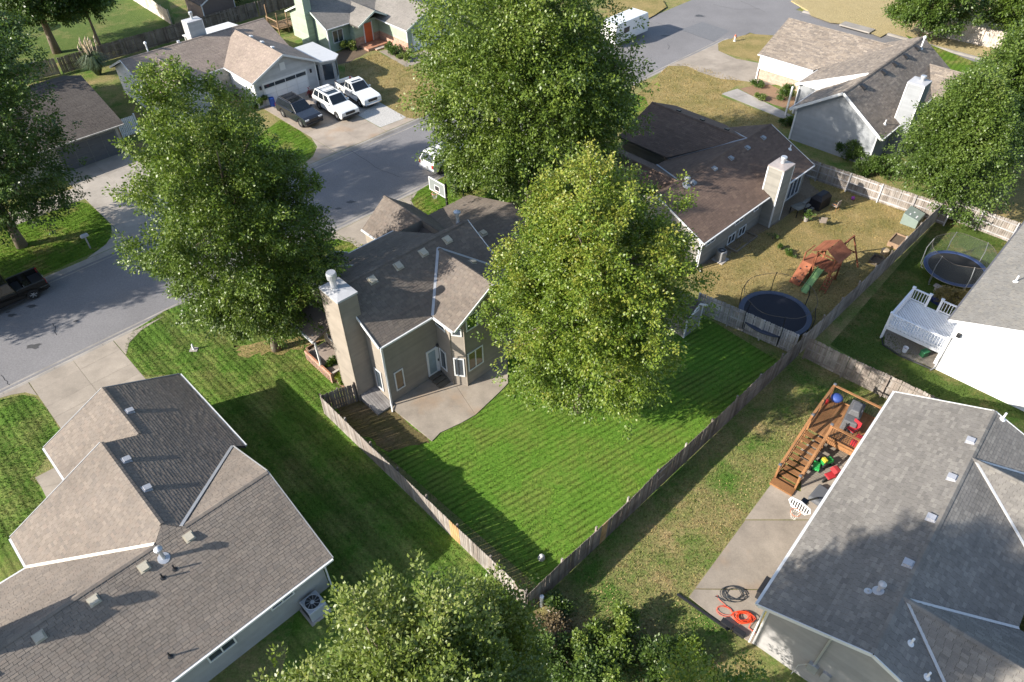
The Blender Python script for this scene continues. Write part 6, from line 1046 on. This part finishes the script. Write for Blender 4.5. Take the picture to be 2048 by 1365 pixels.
e = empty('toy_tractor', in_R(-3.75, 1.2), 20, 'green ride-on toy tractor under the deck stairs', 'toy'); MB().box((0, 0, .32), (.7, .34, .22)).build('body', GRN, e, bevel=.04); MB().box((-.2, 0, .5), (.2, .3, .2)).build('seat', plain('toy_yellow', (.6, .5, .05)), e, bevel=.03); MB().tube([(.1, 0, .4), (.02, 0, .65)], .02, 6).build('steering_post', BAL, e)
for x, y, r_ in ((-.22, .22, .2), (-.22, -.22, .2), (.26, .2, .13), (.26, -.2, .13)): MB().tube([(x, y - .05, r_), (x, y + .05, r_)], r_, 12).build('wheel', TYRE, e)
e = empty('toy_wagon', in_R(-4.35, 1.5), 65, 'bright green toy wagon beside the stairs', 'toy'); MB().box((0, 0, .22), (.6, .36, .16)).build('tray', plain('toy_lime', (.04, .42, .10), .4), e, bevel=.04)
for x in (-.2, .2):
    for y in (-.2, .2): MB().tube([(x, y - .03, .1), (x, y + .03, .1)], .1, 10).build('wheel', TYRE, e)
e = empty('stroller', in_R(-4.55, .55), 200, 'red and black stroller parked under the roof edge', 'stroller'); MB().extr([(-.32, .55), (-.36, .8), (-.2, .98), (.05, 1.0), (.22, .85), (-.02, .62)], -.22, .22).build('canopy', plain('stroller_red', (.30, .025, .03), .85, .25), e, bevel=.04); MB().box((.2, 0, .5), (.5, .4, .1)).build('seat', REDP, e, bevel=.03); MB().tube([(-.4, -.25, .95), (-.45, 0, 1.0), (-.4, .25, .95)], .02, 6).build('handle', BAL, e)
for x, y in ((-.3, .28), (-.3, -.28), (.45, 0)): MB().tube([(x, y - .04, .16), (x, y + .04, .16)], .16, 12).build('wheel', TYRE, e); MB().tube([(x, y, .16), (0, 0, .55)], .018, 5).build('strut', BAL, e)
# garden hoses and bits on the patio
def coil(name, label, c, rx, n, mat, r_, seed, tail):
    g = random.Random(seed); e = empty(name, tuple(c) + (.055,), 0, label, 'hose'); pts = []; cx = cy = 0.0
    for k in range(n * 16):
        t = 6.28318 * k / 16
        if k % 16 == 0: ox, oy, s, an = g.uniform(-.14, .14), g.uniform(-.12, .12), g.uniform(.7, 1.1), g.uniform(-.3, .3)
        cx += (ox - cx) * .12; cy += (oy - cy) * .12; pts.append((cx + rx * s * math.cos(t) * 1.15, cy + rx * s * .8 * math.sin(t + an), .02 + r_ + (k / (n * 16)) * min(.12, n * .012)))
    pts += [(x, y, .02 + r_) for x, y in tail]; b = MB(); b.tube(pts, r_, 6); b.build('tube', mat, e, smooth=True); return e
coil('garden_hose', 'black hose loosely coiled on the patio', (10.34, 16.77), .48, 4, plain('hose_black', (.03, .035, .04), .5), .018, 3, [(-.5, -.4), (-.9, -.15)])
coil('extension_cord', 'bright orange cord coiled in a thick heap on the patio', (10.55, 15.56), .36, 11, plain('cord_orange', (.75, .07, .02), .5), .017, 9, [(.1, -.5), (.35, -.75)]); coil('extension_cord', 'thin orange loop of cord beside the thick coil', (9.69, 15.86), .33, 2, plain('cord_orange', (.75, .07, .02), .5), .010, 10, [(-.1, .6), (-.15, .8)])
e = empty('storage_bench', in_R(-12.9, .25), 48.7, 'black storage box against the patio wall', 'box'); MB().box((0, 0, .3), (1.0, .55, .58)).build('body', BLKP, e, bevel=.03); MB().box((0, 0, .62), (1.05, .6, .06)).build('lid', BLKP, e, bevel=.02)
e = empty('metal_edging', in_R(-15.62, 1.9), 139, 'black trough along the patio end', 'trough'); MB().bx(-1.2, 1.5, -.05, .05, 0, .1).build('edge', BLKP, e)
for k, u in enumerate((-1.1, -.5)): MB().bx(-1.1 + k * .6 - .8, -.55 + k * .6 - .8, -.3, -.05, 0, .22).build('bin', BLKP, e)
# ---------------- white deck ----------------
WD = plain('deck_white', (.74, .75, .77), .5, .06, 2, rnd=.06); wk = empty('white_deck', HW.location, 45.7, 'raised white deck with balustrade on the white house', 'deck')
for k in range(30):
    d0 = -3.6 + k * .235; poly = [(.45, 0.06), (4.0, .06), (4.0, 3.6), (.45, 3.6)]; q = clip_half(clip_half(poly, 1, -1, -d0 - .0), -1, 1, d0 + .185)
    if len(q) >= 3: MB().prism(q, 1.12, 1.15).build('deck_board', WD, wk)
for u, v in ((.48, 3.58), (3.97, 3.58), (3.97, 2.5), (3.97, 1.75), (3.97, .15), (.48, .15)): MB().bx(u - .07, u + .07, v - .07, v + .07, 0, 2.12).build('post', WD, wk); MB().box((u, v, 2.15), (.2, .2, .06)).build('post_cap', WD, wk)
for a, b in (((.48, 3.58, 0), (3.97, 3.58, 0)), ((.48, 3.58, 0), (.48, .15, 0)), ((3.97, 3.58, 0), (3.97, 2.5, 0)), ((3.97, 1.75, 0), (3.97, .15, 0))): railing(wk, a, b, 1.25, 2.05, .17, WD, WD)
for a, b in (((.42, 3.64), (4.03, 3.64)), ((.42, 3.64), (.42, .06)), ((4.03, 3.64), (4.03, .06))): MB().beam((a[0], a[1], 1.0), (b[0], b[1], 1.0), .04, .22).build('rim_joist', WD, wk)
for k in range(4): MB().bx(4.08 + k * .28, 4.34 + k * .28, 1.75, 2.5, .86 - k * .22, .9 - k * .22).build('step', WD, wk)
e = empty('bucket', (25.05, 33.02), 0, 'white bucket on the gravel under the white deck', 'bucket'); MB().lathe([(.13, 0), (.16, .38), (.17, .38), (.165, .36), (.15, .36)], (0, 0, 0), 16, cap=False).build('pail', WD, e); MB().lathe([(.145, .2), (.01, .21)], (0, 0, 0), 16, cap=False).build('contents', plain('bucket_pink', (.4, .25, .3)), e)
e = empty('storage_tub', (26.10, 32.63), 20, 'green plastic tub on the ground by the white wall', 'tub'); MB().box((0, 0, .2), (.44, .34, .38)).build('body', plain('tub_green', (.03, .13, .055), .5), e, bevel=.03); MB().box((0, 0, .42), (.48, .38, .05)).build('lid', plain('tub_green_lid', (.05, .20, .09), .5), e, bevel=.02)
MB().tube([(24.19, 34.67, 0.06), (23.92, 33.63, 0.06), (24.60, 32.60, 0.06), (26.14, 31.32, 0.06)], .05, 6).build('bed_edging', BLKP); tag(bpy.data.objects['bed_edging'], 'black edging around the gravel under the white deck', 'edging')
e = empty('outdoor_bench', (30.00, 38.72), 130, 'grey bench slab below the blue trampoline', 'bench'); MB().box((0, 0, .4), (1.4, .4, .06)).build('seat', M_CONC2, e)
for x in (-.5, .5): MB().box((x, 0, .18), (.12, .36, .37)).build('leg', M_CONC2, e)
e = empty('toy_pool', (29.17, 37.77), 120, 'dark blue toy tub next to the white deck steps', 'tub'); MB().box((0, 0, .16), (.9, .5, .3)).build('body', plain('tub_blue', (.02, .03, .10), .5), e, bevel=.05); MB().box((0, 0, .33), (.95, .55, .05)).build('rim', plain('tub_blue2', (.03, .04, .14), .5), e, bevel=.02)
# ---------------- air conditioners ----------------
def ac_unit(label, loc, hd, w=.9, h=.85, col=(.40, .42, .46), rnd=False):
    e = empty('air_conditioner', tuple(loc) + (0,), hd, label, 'air conditioner', 'air conditioners'); m = plain('ac_%s' % rnd, col, .5, .1, 4, metal=.2); MB().box((0, 0, .04), (w + .2, w + .2, .08)).build('pad', M_CONC2, e)
    if rnd: MB().lathe([(w / 2, .08), (w / 2, h - .05), (w * .46, h)], (0, 0, 0), 22).build('case', m, e)
    else:
        cs = MB().box((0, 0, .08 + h / 2 - .04), (w, w, h - .08)).build('case', m, e, bevel=.05)
        for k in range(8): MB().bx(-w / 2 - .012, -w / 2 + .001, -w / 2 + .08, w / 2 - .08, .15 + k * .08, .19 + k * .08).build('louvre', TRIM, cs)
    MB().lathe([(w * .40, h + .001), (.01, h + .003)], (0, 0, 0), 22, cap=False).build('fan_well', TRIM, e)
    b = MB(); b.tube([(w * .41 * math.cos(t), w * .41 * math.sin(t), h + .02) for t in [6.28318 * k / 24 for k in range(24)]], .02, 5, closed=True); b.build('guard_ring', m, e)
    for k in range(10): a = 6.28318 * k / 10; MB().tube([(.08 * math.cos(a), .08 * math.sin(a), h + .03), (w * .4 * math.cos(a + .35), w * .4 * math.sin(a + .35), h + .02)], .008, 4).build('guard_spoke', m, e)
    MB().lathe([(.10, h + .02), (.09, h + .05), (.01, h + .055)], (0, 0, 0), 12, cap=False).build('hub', m, e); return e
ac_unit('square grey air conditioner beside the lower left house', (-9.40, 16.22), 44); ac_unit('round air conditioner by the window wells of the brown-roofed house', (15.47, 42.99), 44, .75, .85, (.30, .30, .30), True)
# ---------------- sheds ----------------
def shed(name, label, loc, hd, w, d, hw, hr, wm, rm, win=True):
    e = empty(name, tuple(loc) + (0,), hd, label, 'shed'); ws = [wall(e, (0, 0), (w, 0), 0, [(0, hw), (w / 2, hr - .08), (w, hw)], wm, 0 if 'brick' in wm.name else .15), wall(e, (w, 0), (w, d), 0, hw, wm, .15), wall(e, (w, d), (0, d), 0, [(0, hw), (w / 2, hr - .08), (w, hw)], wm, .15), wall(e, (0, d), (0, 0), 0, hw, wm, .15)]
    roof(e, [[(-.2, -.2, hw - .12), (-.2, d + .2, hw - .12), (w / 2, d + .2, hr), (w / 2, -.2, hr)], [(w + .2, -.2, hw - .12), (w + .2, d + .2, hw - .12), (w / 2, d + .2, hr), (w / 2, -.2, hr)]], DECK, rm, .4, .18, 0, thick=.08, ridges=[((w / 2, -.2, hr + .02), (w / 2, d + .2, hr + .02))])
    strip(e, 'fascia', [((-.2, -.23, hw - .16), (w / 2, -.23, hr - .04)), ((w / 2, -.23, hr - .04), (w + .2, -.23, hw - .16))], WHITE, .04, .14)
    for u in (0, w): MB().bx(u - .05, u + .05, -.05, .05, 0, hw).build('corner_trim', WHITE, e)
    if win: window(e, ws[0], w / 2 - .3, w / 2 + .3, 1.75, 2.2, WHITE, GL)
    return e
shed('garden_shed', 'grey garden shed with white trim half hidden by the yellow-green maple', (11.24, 34.63), 43, 1.6, 2.2, 2.0, 2.6, SD_D, SH_L); shed('brick_shed', 'small dark roofed outbuilding at the top behind the board fence', (-37.3, 92.8), 43.9, 4.2, 4.6, 2.3, 3.3, plain('shed_brown', (.16, .12, .10)), SH_L, False)
# ---------------- yard furniture of the brown-roofed house ----------------
e = empty('covered_grill', (24.99, 50.01), 40, 'large grill under a black cover by the patio door', 'grill'); b = MB(); b.add([(-.8, -.5, 0), (.8, -.5, 0), (.8, .5, 0), (-.8, .5, 0), (-.8, -.48, .85), (.8, -.48, .85), (.8, .48, .85), (-.8, .48, .85), (-.55, -.25, 1.2), (.55, -.25, 1.2), (.55, .25, 1.2), (-.55, .25, 1.2)], [(0, 1, 5, 4), (1, 2, 6, 5), (2, 3, 7, 6), (3, 0, 4, 7), (4, 5, 9, 8), (5, 6, 10, 9), (6, 7, 11, 10), (7, 4, 8, 11), (8, 9, 10, 11)]); b.build('cover', plain('black_cover', (.012, .012, .016), .55, .3, 3, bump=.3, fs=7), e, bevel=.06)
TAN = plain('chair_sling', (.28, .23, .19), .8); OW = wood('orange_wood', [(.42, .20, .08), (.38, .17, .06)])
folding_chair('yard_chair', 'sling chair with wooden frame right of the black grill', (26.04, 49.40), 130, TAN, OW); folding_chair('yard_chair', 'sling chair facing the fire pit on the dry yard', (24.28, 47.19), 80, TAN, BAL); folding_chair('yard_chair', 'dark chair in the shade by the patio table', (23.54, 48.60), 330, BLKP, BAL)
e = empty('patio_table', (22.92, 48.90), 30, 'slatted patio table in the shade of the house', 'table')
for k in range(6): MB().bx(-.6, .6, -.42 + k * .14, -.30 + k * .14, .70, .73).build('slat', wood('table_slat', [(.20, .19, .16), (.26, .24, .20)]), e)
for x in (-.5, .5):
    for y in (-.35, .35): MB().bx(x - .03, x + .03, y - .03, y + .03, 0, .70).build('leg', BAL, e)
ds = empty('door_steps', (23.79, 50.19), 43.6, 'grey plank steps below the patio door', 'steps')
for k in range(3): MB().bx(-.7, .7, -.34 - .34 * k, -.04 - .34 * k, .42 - .14 * k, .46 - .14 * k).build('tread', wood('table_slat2', [(.22, .20, .17), (.27, .25, .21)]), ds); MB().bx(-.66, .66, -.10 - .34 * k, -.05 - .34 * k, 0, .42 - .14 * k).build('riser', WOODD, ds)
e = empty('planter_pot', (23.27, 47.83), 0, 'leafy potted plant beside the dry grass', 'plant'); MB().lathe([(.14, 0), (.2, .35), (.21, .4), (.17, .4)], (0, 0, 0), 14).build('pot', plain('pot_grey', (.3, .27, .24)), e); g_ = np.random.default_rng(4); link('leaves', leaf_mesh('leaves', g_.normal(size=(14, 3)) * .14 + np.array([0, 0, .6]), np.tile([0, 0, 1.], (14, 1)), 16, .14, .15, LEAF_S, .2, None, 4), e)
e = empty('utility_cabinet', (31.44, 47.49), 47, 'grey-green utility cabinet with white stickers in the fence corner', 'cabinet'); UG = plain('cabinet_green', (.19, .235, .205), .55, .15, 3); b = MB(); b.add([(-.75, -.6, 0), (.75, -.6, 0), (.75, .6, 0), (-.75, .6, 0), (-.75, -.6, .7), (.75, -.6, .7), (.75, .6, .95), (-.75, .6, .95)], [(0, 3, 2, 1), (4, 5, 6, 7), (0, 1, 5, 4), (1, 2, 6, 5), (2, 3, 7, 6), (3, 0, 4, 7)]); b.build('case', UG, e, bevel=.03)
for x, y, w_ in ((-.3, -.3, .34), (.1, .05, .14), (-.4, .2, .2)): MB().box((x, y, .765 + (y + .6) * .2085 * 0 + (y) * .2083 + .07), (w_, .1, .012), rx=.205).build('sticker', PVC, e)
e = empty('planter_box', (29.18, 44.73), 47, 'wooden raised planter box against the grey fence', 'planter'); TB = wood('planter_timber', [(.30, .20, .13), (.36, .24, .16)])
for y in (-.4, .4): MB().bx(-.75, .75, y - .03, y + .03, 0, .4).build('plank', TB, e)
for x in (-.75, .75): MB().bx(x - .03, x + .03, -.37, .37, 0, .4).build('plank', TB, e)
MB().bx(-.72, .72, -.37, .37, 0, .3).build('soil', M_SOIL, e)
e = empty('log_round', (27.77, 43.44), 0, 'pale cut log round by the grey fence', 'log'); MB().lathe([(.28, 0), (.29, .35), (.27, .38), (.01, .385)], (0, 0, 0), 16).build('log', wood('log_end', [(.40, .31, .20), (.44, .34, .22)]), e)
e = empty('compost_tray', (26.81, 42.48), 47, 'dark low wooden tray by the grey fence', 'planter')
for y in (-.35, .35): MB().bx(-.5, .5, y - .03, y + .03, 0, .3).build('plank', WOODD, e)
for x in (-.5, .5): MB().bx(x - .03, x + .03, -.32, .32, 0, .3).build('plank', WOODD, e)
MB().bx(-.47, .47, -.32, .32, 0, .12).build('soil', M_SOIL, e)
MB().lathe([(.01, 0), (.12, .04), (.16, .16), (.12, .28), (.01, .32)], (0, 0, 0), 14).build('play_ball', plain('ball_purple', (.30, .06, .30), .5), None, smooth=True, loc=(28.03, 50.83)); tag(bpy.data.objects['play_ball'], 'purple play ball on the dry grass', 'ball')
# ---------------- street and yard fittings ----------------
e = empty('mailbox', (-32.17, 45.60), 224, 'grey mailbox on a post by the left driveway', 'mailbox'); MB().bx(-.05, .05, -.05, .05, 0, 1.05).build('post', F_WHITE, e); b = MB(); b.extr([(-.26, 0), (.26, 0), (.26, .16), (.26, .16), (-.26, .16)], -.1, .1); MB().extr([(-.28, 1.05), (.28, 1.05), (.28, 1.2), (.2, 1.28), (-.2, 1.28), (-.28, 1.2)], -.11, .11).build('box', plain('mailbox_grey', (.42, .42, .44), .5), e, bevel=.02)
e = empty('fire_hydrant', (26.28, 84.69), 0, 'small white and red fire hydrant on the dry verge', 'hydrant'); MB().lathe([(.16, 0), (.16, .06), (.10, .08), (.10, .5), (.14, .52), (.14, .56)], (0, 0, 0), 14).build('barrel', plain('hydrant_white', (.6, .58, .55), .5), e); MB().lathe([(.13, .56), (.11, .68), (.05, .76), (.02, .8)], (0, 0, 0), 14).build('bonnet', plain('hydrant_red', (.45, .12, .06), .5), e); MB().tube([(-.2, 0, .42), (.2, 0, .42)], .05, 8).build('outlet', plain('hydrant_red', (.45, .12, .06), .5), e)
e = empty('cable_marker', (-20.70, 34.16), 0, 'small white cable marker on the corner lawn', 'marker'); MB().box((0, 0, .02), (.5, .4, .04)).build('pad', M_CONC2, e); MB().lathe([(.07, .02), (.07, .4), (.03, .5)], (0, 0, 0), 10).build('tube', PVC, e)
e = empty('bleached_pipe', (1.21, 16.31), 0, 'capped white pipe standing outside the fence corner', 'pipe'); MB().lathe([(.09, 0), (.09, .8), (.1, .8), (.1, .9), (.02, .91)], (0, 0, 0), 14).build('pipe', PVC, e)
e = empty('lawn_cover', (1.31, 18.79), 30, 'pale stone-like cover on the green lawn near the fence corner', 'cover'); MB().lathe([(.2, 0), (.17, .15), (.10, .26), (.02, .29)], (0, 0, 0), 7).build('cap', plain('cover_grey', (.5, .49, .47), .7), e)  # low stone-like lawn cover, no lamp in it
e = empty('drain_inlet', K(90.9, 34.5) + (0,), 44, 'concrete storm drain inlet on the side street kerb', 'drain'); MB().bx(-.3, 1.2, -1.9, 1.9, .0, .14).build('lid', M_GUT, e, bevel=.02); MB().bx(-.32, -.302, -1.6, 1.6, -.1, -.01).build('slot', BLKP, e)
e = empty('patio_umbrella', (-60.21, 90.66), 0, 'red patio umbrella under the top left tree', 'umbrella'); MB().lathe([(1.4, 2.0), (.7, 2.3), (.03, 2.55)], (0, 0, 0), 8, cap=False).build('canopy', plain('umbrella_red', (.45, .06, .04), .7), e); MB().tube([(0, 0, 0), (0, 0, 2.5)], .03, 6).build('pole', BAL, e)
OLDW = wood('back_deck_wood', [(.34, .22, .13), (.40, .27, .16), (.30, .19, .11)]); e = empty('back_deck', (-27.30, 88.75), 43.5, 'small timber back deck beside the green house chimney', 'deck')
for k in range(14): MB().bx(0, 2.6, k * .18, k * .18 + .165, .55, .59).build('deck_board', OLDW, e)
for x in (0, 1.3, 2.6):
    for y in (0, 2.5): MB().bx(x - .05, x + .05, y - .05, y + .05, 0, 1.6).build('post', OLDW, e)
railing(e, (0, 0, 0), (2.6, 0, 0), .7, 1.5, .16, OLDW, OLDW); railing(e, (0, 0, 0), (0, 2.5, 0), .7, 1.5, .16, OLDW, OLDW); MB().bx(.0, .1, 2.3, 2.4, 0, 2.9).build('post', OLDW, e)
e = empty('recycling_bin', (-23.73, 69.65), 43, 'blue bin beside the white garage door', 'bin'); MB().lathe([(.24, 0), (.28, .75), (.30, .78), (.28, .84), (.05, .88)], (0, 0, 0), 12).build('body', plain('bin_blue', (.03, .09, .38), .5), e); MB().box((0, 0, .9), (.3, .06, .05)).build('handle', plain('bin_blue', (.03, .09, .38), .5), e)
e = empty('flower_pot', (-20.24, 71.36), 0, 'dark pot with red flowers between the white SUV and the garage', 'plant'); MB().lathe([(.16, 0), (.24, .4), (.2, .42)], (0, 0, 0), 12).build('pot', TRIM, e); link('leaves', leaf_mesh('leaves2', g_.normal(size=(14, 3)) * .14 + np.array([0, 0, .55]), np.tile([0, 0, 1.], (14, 1)), 14, .13, .15, leaf('flower_red', [(.05, .08, .02), (.3, .03, .04), (.42, .04, .05)]), .1, None, 6), e)
# timber edging of the side bed
e = empty('bed_border', (-13.38, 34.00), 0, 'timber border round the planted bed beside the chimney', 'edging'); o0 = e.location
for a, b in (((-13.36, 34.05), (-12.61, 34.74)), ((-13.36, 34.05), (-11.74, 32.06)), ((-11.74, 32.06), (-10.29, 30.49))): MB().beam((a[0] - o0.x, a[1] - o0.y, .07), (b[0] - o0.x, b[1] - o0.y, .07), .09, .14).build('timber', wood('border_timber', [(.25, .15, .10), (.30, .19, .12)]), e)
